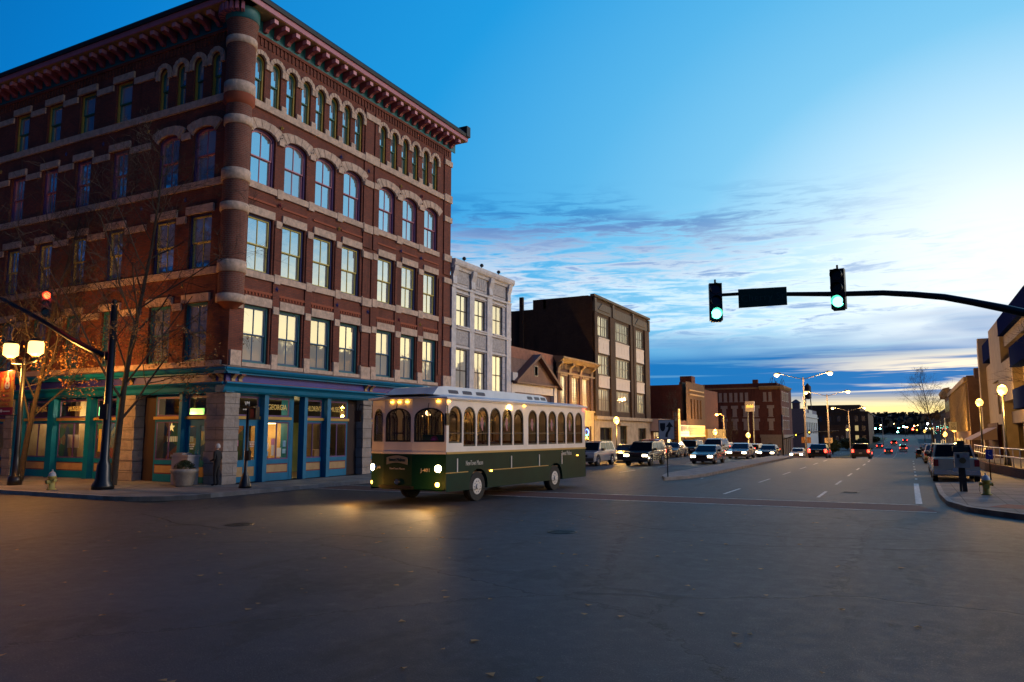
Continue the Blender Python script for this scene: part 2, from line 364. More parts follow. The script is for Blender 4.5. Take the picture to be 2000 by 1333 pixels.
# ------------------------------------------------------------------ ground, roads, pavements
YS = sorted({y for y, _ in GP if y > -400 and y < 2000} | set(range(-60, 700, 20)))
def strip(name, x0, x1, ys, dz, m, th=0., kind='structure'):
    mb = MB()
    for a, b in zip(ys, ys[1:]):
        za, zb = G(a) + dz, G(b) + dz
        mb.poly([(x0, a, za), (x1, a, za), (x1, b, zb), (x0, b, zb)])
        if th:
            for x in (x0, x1): mb.poly([(x, a, za), (x, b, zb), (x, b, zb - th), (x, a, za - th)], 1 if isinstance(m, list) else 0)
    if th:
        for y in (ys[0], ys[-1]): mb.poly([(x0, y, G(y) + dz), (x1, y, G(y) + dz), (x1, y, G(y) + dz - th), (x0, y, G(y) + dz - th)], 1 if isinstance(m, list) else 0)
    return tag(add(name, mb, m), kind=kind)
EARTH = mat('dark_earth', (.05, .045, .035), .9, col2=(.03, .035, .02), vs=.05)
mb = MB()
for a, b in zip([-400] + YS + [1300, 3500], YS + [1300, 3500, 3500]):
    if b <= a: continue
    for xa, xb in ((-2500, -120), (-120, 0), (0, 120), (120, 2500)):
        mb.poly([(xa, a, G(a) - .03), (xb, a, G(a) - .03), (xb, b, G(b) - .03), (xa, b, G(b) - .03)])
tag(add('ground', mb, EARTH), kind='structure')
ysr = [y for y in YS if y <= 600]
strip('road', -22.8, 3.6, [y for y in ysr if y <= 600], 0, ASPH)
mb = MB(); mb.poly([(-140, -40, .004), (-22.8, -40, .004), (-22.8, 17.4, .004), (-140, 17.4, .004)]); mb.poly([(3.6, -40, .004), (140, -40, .004), (140, 25, .004), (3.6, 25, .004)])
mb.poly([(3.6,25,.004),(3.6,26,.004),(.5,26,.004)])
tag(add('cross_street', mb, ASPH), kind='structure')
# left pavement with rounded corner
def pave(name, outline, z, th=.16, m=[CONC, KERB]):
    mb = MB(); top = [(x, y, z) for x, y in outline]; mb.poly(top, 0)
    for k in range(len(outline)):
        a, b = outline[k], outline[(k + 1) % len(outline)]
        mb.poly([(*a, z), (*b, z), (*b, z - th), (*a, z - th)], 1)
    return tag(add(name, mb, m), kind='structure')
cr = [(-22.8 - 2.5 + 2.5 * cos(t), 17.4 + 2.5 + 2.5 * sin(t)) for t in [-pi / 2 + pi / 2 * k / 8 for k in range(9)]]
pave('sidewalk_corner', [(-140, 17.4)] + cr + [(-22.8, 78), (-26.1, 78), (-26.1, 24), (-140, 24)], .15)
strip('sidewalk', -27, -22.8, [y for y in YS if 78 <= y <= 600], .15, [CONC, KERB], .16)
# kerb stones along the left
mb = MB()
for a, b in zip(cr, cr[1:]): mb.hexa([(*a, .0), (*b, .0), (b[0] - .15, b[1] + .1, 0), (a[0] - .15, a[1] + .1, 0), (*a, .158), (*b, .158), (b[0] - .15, b[1] + .1, .158), (a[0] - .15, a[1] + .1, .158)])
mb.box(-22.98, -22.79, 19.9, 78, 0, .158); mb.box(-140, -25.3, 17.39, 17.58, 0, .158)
tag(add('kerb', mb, KERB), kind='structure')
# right corner
rc = [(3.2, 700), (3.2, 41), (.92, 39.4), (.89, 37.2), (.87, 32.3), (.98, 28.9), (1.43, 26.9), (2.01, 25.95), (2.65, 25.1), (3.6, 24.4), (6, 23.9), (140, 23.9), (140, 700)]
mb = MB()
ysx = [41, 78] + [y for y in YS if 78 < y <= 600]
for a, b in zip(ysx, ysx[1:]):
    mb.poly([(3.2, a, G(a) + .15), (60, a, G(a) + .15), (60, b, G(b) + .15), (3.2, b, G(b) + .15)])
    mb.poly([(3.2, a, G(a) + .15), (3.2, b, G(b) + .15), (3.2, b, G(b) - .02), (3.2, a, G(a) - .02)], 1)
tag(add('sidewalk_right', mb, [CONC, KERB]), kind='structure')
corner = [(3.2, 41.0), (.92, 39.4), (.89, 37.2), (.87, 32.3), (.98, 28.9), (1.43, 26.9), (2.01, 25.95), (2.65, 25.1), (3.6, 24.4), (6, 23.9), (60, 23.9), (60, 41.0)]
pave('sidewalk_right_corner', corner, .15)
mb = MB()
for a, b in zip(corner[:-2], corner[1:-1]):
    d = (Vector(b) - Vector(a)).normalized(); nn = Vector((-d.y, d.x)) * .17
    mb.hexa([(*a, 0), (*b, 0), (b[0] + nn.x, b[1] + nn.y, 0), (a[0] + nn.x, a[1] + nn.y, 0), (*a, .157), (*b, .157), (b[0] + nn.x, b[1] + nn.y, .157), (a[0] + nn.x, a[1] + nn.y, .157)])
tag(add('kerb_right', mb, KERB), kind='structure')
# tactile pad, paving joints
mb = MB(); mb.poly([(2.0, 27.2, .156), (3.7, 26.2, .156), (4.3, 27.4, .156), (2.6, 28.4, .156)])
tag(add('tactile_paving', mb, mat('tactile_red', (.22, .06, .04), .8, bump=.5, bs=60.)), kind='structure')
mb = MB()
for y in range(27, 41, 2): mb.box(1.1, 30, y, y + .02, .150, .153)
for x in (2.6, 4.6, 6.6, 8.6): mb.box(x, x + .02, 25.5, 41, .150, .1535)
tag(add('paving_joints', mb, mat('joint_dark', (.04, .04, .04), .9)), kind='structure')
# crosswalk of brick with white borders
PAVB = mat('crosswalk_brick', (.13, .042, .036), .8, col2=(.09, .036, .032), vs=9., bump=.5, bs=40.)
WHITE = mat('road_paint_white', (.72, .72, .70), .6, col2=(.35, .35, .34), vs=6.)
YEL = mat('road_paint_yellow', (.62, .38, .05), .6, col2=(.35, .22, .05), vs=6.)
mb = MB(); mb.poly([(-22.7, 25.35, .005), (.7, 26.3, .005), (.15, 28.5, .005), (-22.7, 27.35, .005)])
tag(add('crosswalk', mb, PAVB), kind='structure')
mb = MB()
for (x0, y0), (x1, y1) in (((-22.7, 25.2), (.6, 26.15)), ((-22.7, 27.4), (.15, 28.56))):
    mb.poly([(x0, y0, .008), (x1, y1, .008), (x1, y1 + .11, .008), (x0, y0 + .11, .008)])
tag(add('crosswalk_lines', mb, WHITE), kind='structure')
mb = MB()
def dash(x, y0, y1, wd=.11):
    mb.poly([(x - wd / 2, y0, G(y0) + .01), (x + wd / 2, y0, G(y0) + .01), (x + wd / 2, y1, G(y1) + .01), (x - wd / 2, y1, G(y1) + .01)])
for k in range(40):
    y = 30.3 + 7.8 * k
    if y > 300: break
    dash(-3.1, y, y + 3.2); dash(-6.5, y, y + 3.2)
dash(.17, 29.0, 40.6, .2)
for y in (44, 48, 52, 56, 60, 66, 72, 78, 84, 92, 100, 112): dash(.2, y, y + 1.2)
for k in range(30):
    y = 44 + 7.8 * k; dash(-15.6, y, y + 3); dash(-19.1, y, y + 3)
dash(-9.75, 40, 110, .12)
tag(add('lane_markings', mb, WHITE), kind='structure')
# patches in the asphalt of the crossing
mb = MB()
mb.poly([(-19.5, 8.0, .007), (-17.2, 8.4, .007), (-17.4, 9.3, .007), (-19.6, 9.0, .007)])
tag(add('asphalt_patches', mb, mat('asphalt_patch', (.045, .042, .04), .55, col2=(.075, .07, .066), vs=12., bump=.5, bs=50.)), kind='structure')
# median with planting
mb = MB(); pts = [(-12.1, 42), (-11.6, 39.3), (-10.9, 37.4), (-10.3, 39.3), (-9.95, 42)]
mb.poly([(x, y, .16) for x, y in pts])
for a, b in zip(pts, pts[1:]): mb.poly([(*a, .16), (*b, .16), (*b, 0), (*a, 0)])
for a, b in zip([42] + [y for y in YS if 42 < y < 112], [y for y in YS if 42 < y < 112] + [112]):
    mb.poly([(-12.1, a, G(a) + .16), (-9.95, a, G(a) + .16), (-9.95, b, G(b) + .16), (-12.1, b, G(b) + .16)])
    for x in (-12.1, -9.95): mb.poly([(x, a, G(a) + .16), (x, b, G(b) + .16), (x, b, G(b) - .02), (x, a, G(a) - .02)])
tag(add('median', mb, KERB), kind='structure')
strip('median_far', -13.2, -9.6, [126] + [y for y in YS if 126 < y <= 420], .16, [mat('median_grass', (.05, .06, .02), .9, col2=(.03, .045, .015), vs=2.), KERB], .18)

# manhole covers and tar seams in the crossing
IRON = mat('cast_iron', (.035, .032, .03), .5, .6, bump=.8, bs=50.)
for x, y in ((-7.5, 17.0), (-15.5, 14.5), (-2.2, 33.5)):
    mb = MB(); mb.lathe((x, y, .0), [(.36, .003), (.36, .011), (.33, .013), (.32, .009), (.0, .010)], 24)
    for k in range(-2, 3): mb.box(x - .25, x + .25, y + k * .1 - .015, y + k * .1 + .015, .009, .014)
    tag(add('manhole_cover', mb, IRON), 'round iron manhole cover in the asphalt ' + {-7.5: 'in the middle of the crossing', -15.5: 'in front of the trolley', -2.2: 'beyond the brick crosswalk'}[x], 'manhole cover')
random.seed(44); mb = MB()
def seam(x, y, a, n, wd=.028):
    p = [(x, y)]
    for k in range(n): a += random.gauss(0, .22); p.append((p[-1][0] + .45 * cos(a), p[-1][1] + .45 * sin(a)))
    for k in range(n):
        (ax, ay), (bx_, by) = p[k], p[k + 1]; d = Vector((bx_ - ax, by - ay)).normalized(); w0, w1 = wd * random.uniform(.5, 1.2), wd * random.uniform(.5, 1.2)
        mb.poly([(ax - d.y * w0, ay + d.x * w0, .0065), (bx_ - d.y * w1, by + d.x * w1, .0065), (bx_ + d.y * w1, by - d.x * w1, .0065), (ax + d.y * w0, ay - d.x * w0, .0065)])
seam(-9, 21, -.6, 22, .016); seam(-20, 15, -.2, 26, .018); seam(3, 18, 3.0, 18, .014)
tag(add('tar_seams', mb, mat('tar', (.012, .012, .013), .85, spec=.2)), kind='structure')
# ------------------------------------------------------------------ the corner museum
X0, Y0 = -26.25, 23.47
FF = Fac((X0, 0), pi / 2)          # front: s = world y
FL = Fac((0, Y0), 0.)              # side:  s = world x
museum = empty('museum_building', (X0, Y0, .15), 'five storey red brick corner building with rounded corner turret and turquoise shopfront', 'building')
OCH = mat('ochre_paint', (.45, .30, .045), .5); GRN = mat('sash_green', (.03, .16, .12), .5); PUR = mat('purple_paint', (.10, .045, .16), .5)
PNK = mat('pink_paint', (.48, .17, .24), .5, var=.15); NAVY = mat('navy_paint', (.025, .035, .16), .5); SYEL = mat('sash_yellow', (.60, .50, .12), .5)
TEAL = mat('teal_paint', (.015, .17, .20), .5, var=.25, vs=2.); BLU = mat('sash_blue', (.02, .10, .20), .5)
TURQ = mat('turquoise_paint', (.002, .165, .31), .5, var=.2, spec=.25, vs=1.5); FRIEZE = mat('frieze_violet', (.028, .03, .30), .5, var=.25, vs=1.)
TAN = mat('panel_tan', (.42, .27, .12), .6, var=.2); GOLD = mat('gold_paint', (.45, .27, .05), .45); MAR = mat('maroon_paint', (.16, .02, .03), .5)
ROOFD = mat('roof_dark', (.012, .02, .03), .6); TERRA = mat('terracotta', (.30, .07, .03), .8, bump=.3)
WIN = {}
def win_mesh(key, wd, h, rise, cf, cs, mull=True):
    """frame (outer colour cf, sash colour cs) and pane for an opening wd x h; local x along, -y outward"""
    if key in WIN: return WIN[key]
    F = Fac((0, 0), 0.); fm = MB(); t = .085; t2 = .07
    def ring(a, b, z0, z1, rs, th, n0, n1, m):
        if rs:
            A = arch_pts(a, b, z1, rs, 10); B = arch_pts(a + th, b - th, z1 - th, rs - th * .3 if rs < (b - a) * .4 else rs - th, 10)
            for k in range(10):
                fm.hexa([F(*A[k], n1), F(*A[k + 1], n1), F(*A[k + 1], n0), F(*A[k], n0), F(*B[k], n1), F(*B[k + 1], n1), F(*B[k + 1], n0), F(*B[k], n0)], m)
            zt = z1 - rs
        else: fm.fb(F, a, b, z1 - th, z1, n0, n1, m); zt = z1 - th
        fm.fb(F, a, a + th, z0 + th, zt, n0, n1, m); fm.fb(F, b - th, b, z0 + th, zt, n0, n1, m); fm.fb(F, a, b, z0, z0 + th, n0, n1, m)
    hw = wd / 2
    ring(-hw, hw, 0, h, rise, t, -.10, -.0, 0)
    mz = h * .5
    ring(-hw + t, hw - t, mz - .03, h - t, max(rise - t * .5, 0) if rise else 0, t2 * .8, -.12, -.045, 1)
    ring(-hw + t, hw - t, t, mz + .03, 0, t2, -.17, -.10, 1)
    if mull:
        fm.fb(F, -.018, .018, t, mz, -.165, -.12, 1); fm.fb(F, -.018, .018, mz, h - t - (.02 if rise else 0), -.115, -.07, 1)
    pm = MB()
    top = arch_pts(-hw + t, hw - t, h - t, max(rise - t * .5, .01) if rise else .001, 10)
    pm.poly([F(hw - t, mz, -.10), F(-hw + t, mz, -.10)][::-1] + [F(a, b, -.10) for a, b in top[::-1]])
    pm.poly([F(-hw + t, t, -.145), F(hw - t, t, -.145), F(hw - t, mz, -.145), F(-hw + t, mz, -.145)])
    WIN[key] = (fm.mesh('window', [cf, cs]), pm.mesh('pane', GL_UP)); return WIN[key]
def put_win(key, F, s, z, n, parent, *a, label=None, **k):
    fr, pn = win_mesh(key, *a, **k)
    if key == 'f2': pn.materials[0] = GL_CREAM
    o = bpy.data.objects.new('window', fr); COL.objects.link(o); o.parent = parent; o.matrix_parent_inverse = wm(parent).inverted()
    o.location = F(s, z, n); o.rotation_euler = (0, 0, F.A)
    p = bpy.data.objects.new('pane', pn); COL.objects.link(p); p.parent = o
    if label: o['label'] = label
    return o
fw = MB(); sb = MB(); opsF = []; opsL = []
f2s = [24.3, 26.45, 28.62, 30.8, 33.9, 36.2, 38.5]; W = 1.52
tiltset = []
for s in f2s:
    opsF += [(s, s + W, 5.5, 8.15), (s, s + W, 9.72, 12.38), (s, s + W, 13.9, 16.6, .34)]
f5 = [24.62 + 1.047 * i for i in range(8)] + [34.12 + 1.1 * i for i in range(6)]
for c in f5: opsF.append((c - .33, c + .33, 17.85, 20.15, .33))
wall(fw, FF, Y0, 41.6, 5.2, 21.9, opsF, 0, .32)
sL = [(-47.0, -45.75), (-43.85, -42.6), (-40.9, -39.65), (-38.05, -36.8), (-35.1, -33.85)]; sA = [(-31.6, -30.1), (-29.15, -27.65)]
for a, b in sL: opsL += [(a, b, 14.0, 16.5), (a, b, 9.85, 12.4), (a, b, 18.0, 20.15), (a, b, 5.6, 8.3)]
for a, b in sA: opsL += [(a, b, 13.95, 16.6, .32), (a, b, 9.8, 12.4), (a, b, 5.55, 8.25)]
a5 = [-31.45, -30.22, -29.02, -27.82]
for c in a5: opsL.append((c - .33, c + .33, 17.95, 20.15, .33))
lw = MB(); wall(lw, FL, -50, X0, 5.2, 21.9, opsL, 0, .32)
for mbx, F, rng in ((fw, FF, (24.3, 41.4)), (lw, FL, (-49.8, -27))):           # corbel table
    k = rng[0]
    while k < rng[1]: mbx.fb(F, k, k + .1, 20.62, 21.0, 0, .05); k += .26
    mbx.fb(F, rng[0] - .2, rng[1], 21.0, 21.15, 0, .09)
# brick pilaster strips
for a, b in [(25.92, 26.35), (28.07, 28.5), (30.22, 30.7), (32.5, 33.1), (33.25, 33.8), (35.5, 36.1), (37.8, 38.4), (40.15, 40.45), (40.7, 41.5)]:
    fw.fb(FF, a, b, 6.0, 12.2 if (b - a) < .5 and a < 32 else 12.2, 0, .07)
for a, b in [(32.45, 33.2), (33.35, 33.75), (40.7, 41.5)]: fw.fb(FF, a, b, 12.6, 20.6, 0, .07)
# corbelled strings beneath the spandrels
for s in f2s:
    fw.fb(FF, s - .1, s + W + .1, 8.75, 8.87, 0, .05, 1); fw.fb(FF, s - .1, s + W + .1, 13.05, 13.15, 0, .05, 1)
    k = s
    while k < s + W: fw.fb(FF, k, k + .09, 8.64, 8.75, 0, .04, 1); k += .2
add('wall', fw, [BRK, TERRA], museum); add('wall', lw, BRK, museum)
# interior blocker, back and far walls, roof
mb = MB(); mb.box(-50, X0 - .5, Y0 + .5, 41.4, 5.25, 21.5); add('core', mb, mat('dark_interior', (.012, .012, .014), .9), museum)
mb = MB()
mb.box(-50.0, -49.7, Y0 + .3, 41.5, .15, 21.85); mb.box(-49.7, X0 - .35, 41.25, 41.58, .15, 21.85); add('wall', mb, BRK, museum)
# stone dressings
st = MB()
def course(F, a, b, z0, z1, n): st.fb(F, a, b, z0, z1, 0, n)
course(FF, 24.1, 32.45, 17.52, 17.85, .12); course(FF, 33.8, 40.6, 17.52, 17.85, .12)
for s in f2s:
    st.fb(FF, s - .12, s + W + .12, 13.6, 13.9, 0, .10); st.fb(FF, s - .12, s + W + .12, 9.42, 9.72, 0, .10); st.fb(FF, s - .1, s + W + .1, 5.32, 5.5, 0, .10)
    st.fb(FF, s - .06, s + W + .06, 8.16, 8.56, 0, .09); st.fb(FF, s - .06, s + W + .06, 12.39, 12.76, 0, .09)
    hood(st, FF, s, s + W, 16.6, .34, .40, .10)
for i in range(len(f2s)):
    s = f2s[i]; e = s + W; nx = f2s[i + 1] if i + 1 < len(f2s) else 40.7
    wide = nx - e > 1
    for z0, z1 in ((16.15, 16.5), (13.5, 13.95), (12.05, 12.4), (9.35, 9.8), (7.9, 8.25), (5.3, 6.0)):
        if wide: st.fb(FF, e + .14, 32.4, z0, z1, 0, .13) if i < 6 else None
        if wide: st.fb(FF, 32.43, 33.22, z0 - .06, z1 - .06, 0, .16); st.fb(FF, 33.33, nx - .14, z0, z1, 0, .13)
        elif i < 6: st.fb(FF, e + .13, nx - .13, z0, z1, 0, .12)
    if not wide: pass
for z0, z1 in ((20.0, 20.35), (17.5, 18.0), (16.15, 16.5), (13.5, 13.95), (12.05, 12.4), (9.35, 9.8), (7.9, 8.25), (5.3, 6.0)):
    st.fb(FF, 40.68, 41.59, z0, z1, 0, .14); st.fb(FF, 23.55, 24.15, z0, z1, 0, .10)
    if z0 > 17: st.fb(FF, 32.43, 33.72, z0, z1, 0, .14)
for i, c in enumerate(f5):
    hood(st, FF, c - .33, c + .33, 20.15, .33, .205, .10, leg=.25)
    if i not in (7, 13): st.fb(FF, c + .36, c + (.69 if i < 8 else .74), 17.86, 18.16, 0, .08)
course(FL, -50, -26.6, 17.6, 17.95, .11); course(FL, -50, -26.6, 13.62, 13.95, .10); course(FL, -50, -26.6, 9.48, 9.8, .10); course(FL, -50, -26.6, 5.25, 5.55, .10)
for a, b in sL:
    for z in (20.15, 16.5, 12.4, 8.3): st.fb(FL, a - .18, b + .18, z + .01, z + .36, 0, .11)
prev = -50
for a, b in sL + [(-31.95, -26.9)]:
    for z in (19.8, 16.15, 12.05, 7.95): st.fb(FL, prev, a - .19, z, z + .32, 0, .08)
    prev = b + .19
for a, b in sA:
    hood(st, FL, a, b, 16.6, .32, .40, .10)
    for z in (12.4, 8.25): st.fb(FL, a - .15, b + .15, z + .01, z + .38, 0, .11)
for z in (16.15, 12.05, 7.95): st.fb(FL, -29.93, -29.32, z, z + .33, 0, .09)
for c in a5: hood(st, FL, c - .33, c + .33, 20.15, .33, .22, .10, leg=.25)
add('stone_dressing', st, SAND, museum)
# windows
for s in f2s:
    c = s + W / 2
    put_win('f2', FF, c, 5.5, -.12, museum, W, 2.65, 0, TEAL, BLU); put_win('f3', FF, c, 9.72, -.12, museum, W, 2.66, 0, NAVY, SYEL)
    put_win('f4', FF, c, 13.9, -.12, museum, W, 2.7, .34, PUR, PNK)
for c in f5: put_win('f5', FF, c, 17.85, -.10, museum, .66, 2.3, .33, OCH, GRN, mull=False)
for a, b in sL:
    c = (a + b) / 2
    put_win('l2', FL, c, 5.6, -.12, museum, 1.25, 2.7, 0, TEAL, BLU); put_win('l3', FL, c, 9.85, -.12, museum, 1.25, 2.55, 0, NAVY, SYEL)
    put_win('l4', FL, c, 14.0, -.12, museum, 1.25, 2.5, 0, PUR, PNK); put_win('l5', FL, c, 18.0, -.12, museum, 1.25, 2.15, 0, OCH, GRN, mull=False)
for a, b in sA:
    c = (a + b) / 2
    put_win('la2', FL, c, 5.55, -.12, museum, 1.5, 2.7, 0, TEAL, BLU); put_win('la3', FL, c, 9.8, -.12, museum, 1.5, 2.6, 0, NAVY, SYEL)
    put_win('la4', FL, c, 13.95, -.12, museum, 1.5, 2.65, .32, PUR, PNK)
for c in a5: put_win('la5', FL, c, 17.95, -.10, museum, .66, 2.2, .33, OCH, GRN, mull=False)
# turret on the corner
tcx, tcy = X0 - .15, Y0 + .15
mb = MB(); rt = .56
def ringm(prof, m): mb.lathe((tcx, tcy, 0), prof, 28, m)
ringm([(rt, 8.4), (rt, 17.2)], 0); ringm([(rt + .08, 18.2), (rt + .08, 20.6), (rt + .16, 21.2)], 0)
ringm([(.02, 7.75), (.3, 7.85), (.55, 8.1), (rt + .02, 8.1)], 2)
ringm([(rt, 17.2), (rt + .13, 17.35), (rt + .13, 17.68)], 2)
for z0, z1 in ((8.08, 8.46), (9.43, 9.98), (12.21, 12.61), (13.63, 14.18), (16.23, 16.66)): ringm([(rt, z0), (rt + .07, z0 + .02), (rt + .07, z1 - .03), (rt, z1)], 1)
for z0, z1 in ((17.68, 18.25), (20.04, 20.42)): ringm([(rt + .05, z0), (rt + .13, z0 + .03), (rt + .13, z1 - .03), (rt + .05, z1)], 1)
ringm([(rt + .16, 21.2), (rt + .2, 21.22), (rt + .2, 21.85)], 3)
add('turret', mb, [brick('turret_brick', (.22, .065, .04), (.14, .045, .03), (.20, .13, .10), .085, .2), SAND, TERRA, TEAL], museum)
mb = MB()
for k in range(14):
    t = -pi * .75 + (k - 7) * .25 + .1
    c, s_ = cos(t), sin(t); p = Vector((tcx + c * .9, tcy + s_ * .9, 0)); u = Vector((-s_, c, 0)) * .07; v = Vector((c, s_, 0)) * .17
    q_ = [p - u - v, p + u - v, p + u + v, p - u + v]
    mb.hexa([(a.x, a.y, 21.42) for a in q_] + [(a.x, a.y, 21.78) for a in q_])
add('turret_bracket', mb, PNK, museum)
# cornice
mb = MB()
for F, a, b in ((FF, 24.2, 42.0), (FL, -50.2, -26.9)):
    mb.fb(F, a, b, 21.16, 21.8, 0, .055, 0)
for F, a, b in ((FF, 23.47 - .95, 42.1), (FL, -50.2, X0 + .95)):
    mb.prism([(0, 21.8), (.93, 21.8), (.93, 21.84), (0, 21.9)], lambda n, z: F(a, z, n), lambda n, z: F(b, z, n), 3)
    mb.prism([(.85, 21.8), (.97, 21.82), (1.0, 22.06), (.86, 22.06)], lambda n, z: F(a - (.04 if F is FF else 0), z, n), lambda n, z: F(b + (.04 if F is FL else 0), z, n), 1)
    mb.prism([(0, 22.06), (1.08, 22.06), (1.12, 22.22), (.95, 22.42), (.6, 22.62), (-.3, 22.66)], lambda n, z: F(a - (.1 if F is FF else 0), z, n), lambda n, z: F(b + (.1 if F is FL else 0), z, n), 2)
mb.box(-50, X0 - .2, Y0 + .2, 41.5, 22.05, 22.5, 2); mb.box(X0 + .5, X0 + 1.15, 41.7, 42.15, 22.1, 22.8, 2)
add('cornice', mb, [TEAL, PNK, ROOFD, TAN], museum)
brk = MB(); B0 = Fac((0, 0), 0.)
brk.prism([(.06, 21.28), (.2, 21.28), (.3, 21.42), (.52, 21.5), (.78, 21.55), (.78, 21.79), (.06, 21.79)], lambda n, z: (-.11, -n, z - 21), lambda n, z: (.11, -n, z - 21), 0)
brk.box(-.125, .125, -.82, -.55, .56, .76, 1)
bme = brk.mesh('cornice_bracket', [mat('bracket_rose', (.30, .08, .11), .5), mat('bracket_pink', (.62, .28, .34), .5)])
def put(name, me, loc, rot, parent):
    o = bpy.data.objects.new(name, me); COL.objects.link(o); o.parent = parent; o.matrix_parent_inverse = wm(parent).inverted(); o.location = loc; o.rotation_euler = (0, 0, rot); return o
k = 24.75
while k < 41.6: put('cornice_bracket', bme, FF(k, 21.0, 0), pi / 2, museum); k += .72
k = -27.6
while k > -50: put('cornice_bracket', bme, FL(k, 21.0, 0), 0, museum); k -= .78
mb = MB(); mb.box(-44.5, -43.2, 24.5, 25.5, 22.5, 23.1); add('roof_hatch', mb, mat('hatch_red', (.12, .03, .03), .8), museum)
# iron star plates
def star_mesh():
    m_ = MB(); P = [(.15 * (1 if i % 2 == 0 else .42) * sin(pi * i / 5), .15 * (1 if i % 2 == 0 else .42) * cos(pi * i / 5)) for i in range(10)]
    c = (0, -.07, 0)
    for i in range(10): a, b = P[i], P[(i + 1) % 10]; m_.poly([(a[0], 0, a[1]), (b[0], 0, b[1]), c])
    return m_
smesh = {k: star_mesh().mesh('star_plate', m_) for k, m_ in (('g', GOLD), ('b', NAVY), ('r', MAR))}
for s, z, k in [(26.1, 17.05, 'g'), (30.45, 17.05, 'b'), (32.8, 17.0, 'b'), (35.9, 17.05, 'g'), (38.1, 17.05, 'r'), (26.15, 13.2, 'r'), (30.45, 13.1, 'g'), (36.0, 13.1, 'b'), (38.1, 13.1, 'b'),
                (26.15, 9.1, 'b'), (30.45, 9.0, 'b'), (33.0, 9.0, 'b'), (35.9, 8.95, 'r'), (38.1, 8.95, 'g')]:
    put('star_plate', smesh[k], FF(s, z, .08), pi / 2, museum)
for s, z, k in [(-32.4, 17.1, 'g'), (-35.9, 17.1, 'b'), (-39.0, 17.1, 'b'), (-45, 17.1, 'g'), (-29.5, 13.2, 'b'), (-32.6, 13.2, 'b'), (-38.9, 13.2, 'g'), (-29.4, 9.1, 'g'), (-32.5, 9.1, 'g')]:
    put('star_plate', smesh[k], FL(s, z, 0), 0, museum)
# shopfront entablature
mb = MB()
for F, a, b in ((FF, 23.47 - .4, 41.6), (FL, -50, X0 + .4)):
    e0 = 0 if F is FL else -.0
    mb.prism([(-.35, 5.2), (.42, 5.2), (.46, 5.14), (.40, 5.04), (.30, 4.98), (.30, 4.93), (-.35, 4.93)], lambda n, z: F(a, z, n), lambda n, z: F(b, z, n), 0)
    mb.prism([(-.35, 5.3), (.1, 5.3), (.36, 5.215), (-.35, 5.215)], lambda n, z: F(a, z, n), lambda n, z: F(b, z, n), 4)
    aa, bb = (a + .33, b) if F is FF else (a, b - .46)
    mb.fb(F, aa, bb, 4.62, 4.93, -.35, .07, 1); mb.fb(F, aa, bb, 4.57, 4.62, -.35, .13, 3)
    mb.prism([(-.35, 4.57), (.34, 4.57), (.38, 4.5), (.26, 4.42), (.2, 4.36), (.16, 4.2), (.08, 4.12), (-.35, 4.12)], lambda n, z: F(aa - (.2 if F is FF else 0), z, n), lambda n, z: F(bb + (.2 if F is FL else 0), z, n), 0)
add('entablature', mb, [TURQ, FRIEZE, PUR, MAR, mat('ledge_tan', (.22, .16, .12), .8)], museum)
con = MB(); con.prism([(.07, 4.62), (.14, 4.62), (.12, 4.72), (.2, 4.80), (.3, 4.88), (.3, 4.94), (.07, 4.94)], lambda n, z: (-.1, -n, z - 4.6), lambda n, z: (.1, -n, z - 4.6), 0)
con.box(-.12, .12, -.33, -.07, .28, .345, 1); cme = con.mesh('console', [TAN, MAR])
for s in (23.75, 24.15, 32.95, 33.4, 41.2): put('console', cme, FF(s, 4.6, 0), pi / 2, museum)
for s in (-26.45, -26.9, -32.4, -32.85, -41.9): put('console', cme, FL(s, 4.6, 0), 0, museum)
# stone piers of the ground floor
def pier(x0, x1, y0, y1):
    mb = MB(); z = .15; i = 0
    while z < 4.1:
        h = .47; j = .03 * ((i * 7) % 3)
        mb.box(x0 - j * .4, x1 + j * .4, y0 - j, y1 + j * .3, z + .012, min(z + h, 4.12)); z += h; i += 1
    mb.box(x0 + .03, x1 - .03, y0 + .03, y1 - .03, .15, 4.12)
    return add('stone_pier', mb, QUOIN, museum)
pier(-27.35, X0 + .03, Y0 - .03, 24.22); pier(-33.1, -32.1, Y0 - .03, 24.2); pier(-27.0, X0 + .03, 32.9, 33.6); pier(-27, X0 + .02, 40.8, 41.55); pier(-42.6, -41.9, Y0 - .03, 24.1)
RD = mat('recess_dark', (.03, .015, .012), .8)
for q_ in ((-26.65, -26.3, 41.6, 41.62, .15, 5.2), (-32.05, -31.15, 23.9, 24.3, .15, 4.12), (-27.2, -26.65, 32.0, 32.88, .15, 4.12)): mb = MB(); mb.box(*q_); add('recess', mb, RD, museum)
LET = mat('gilt_letters', (.85, .62, .16), .4)
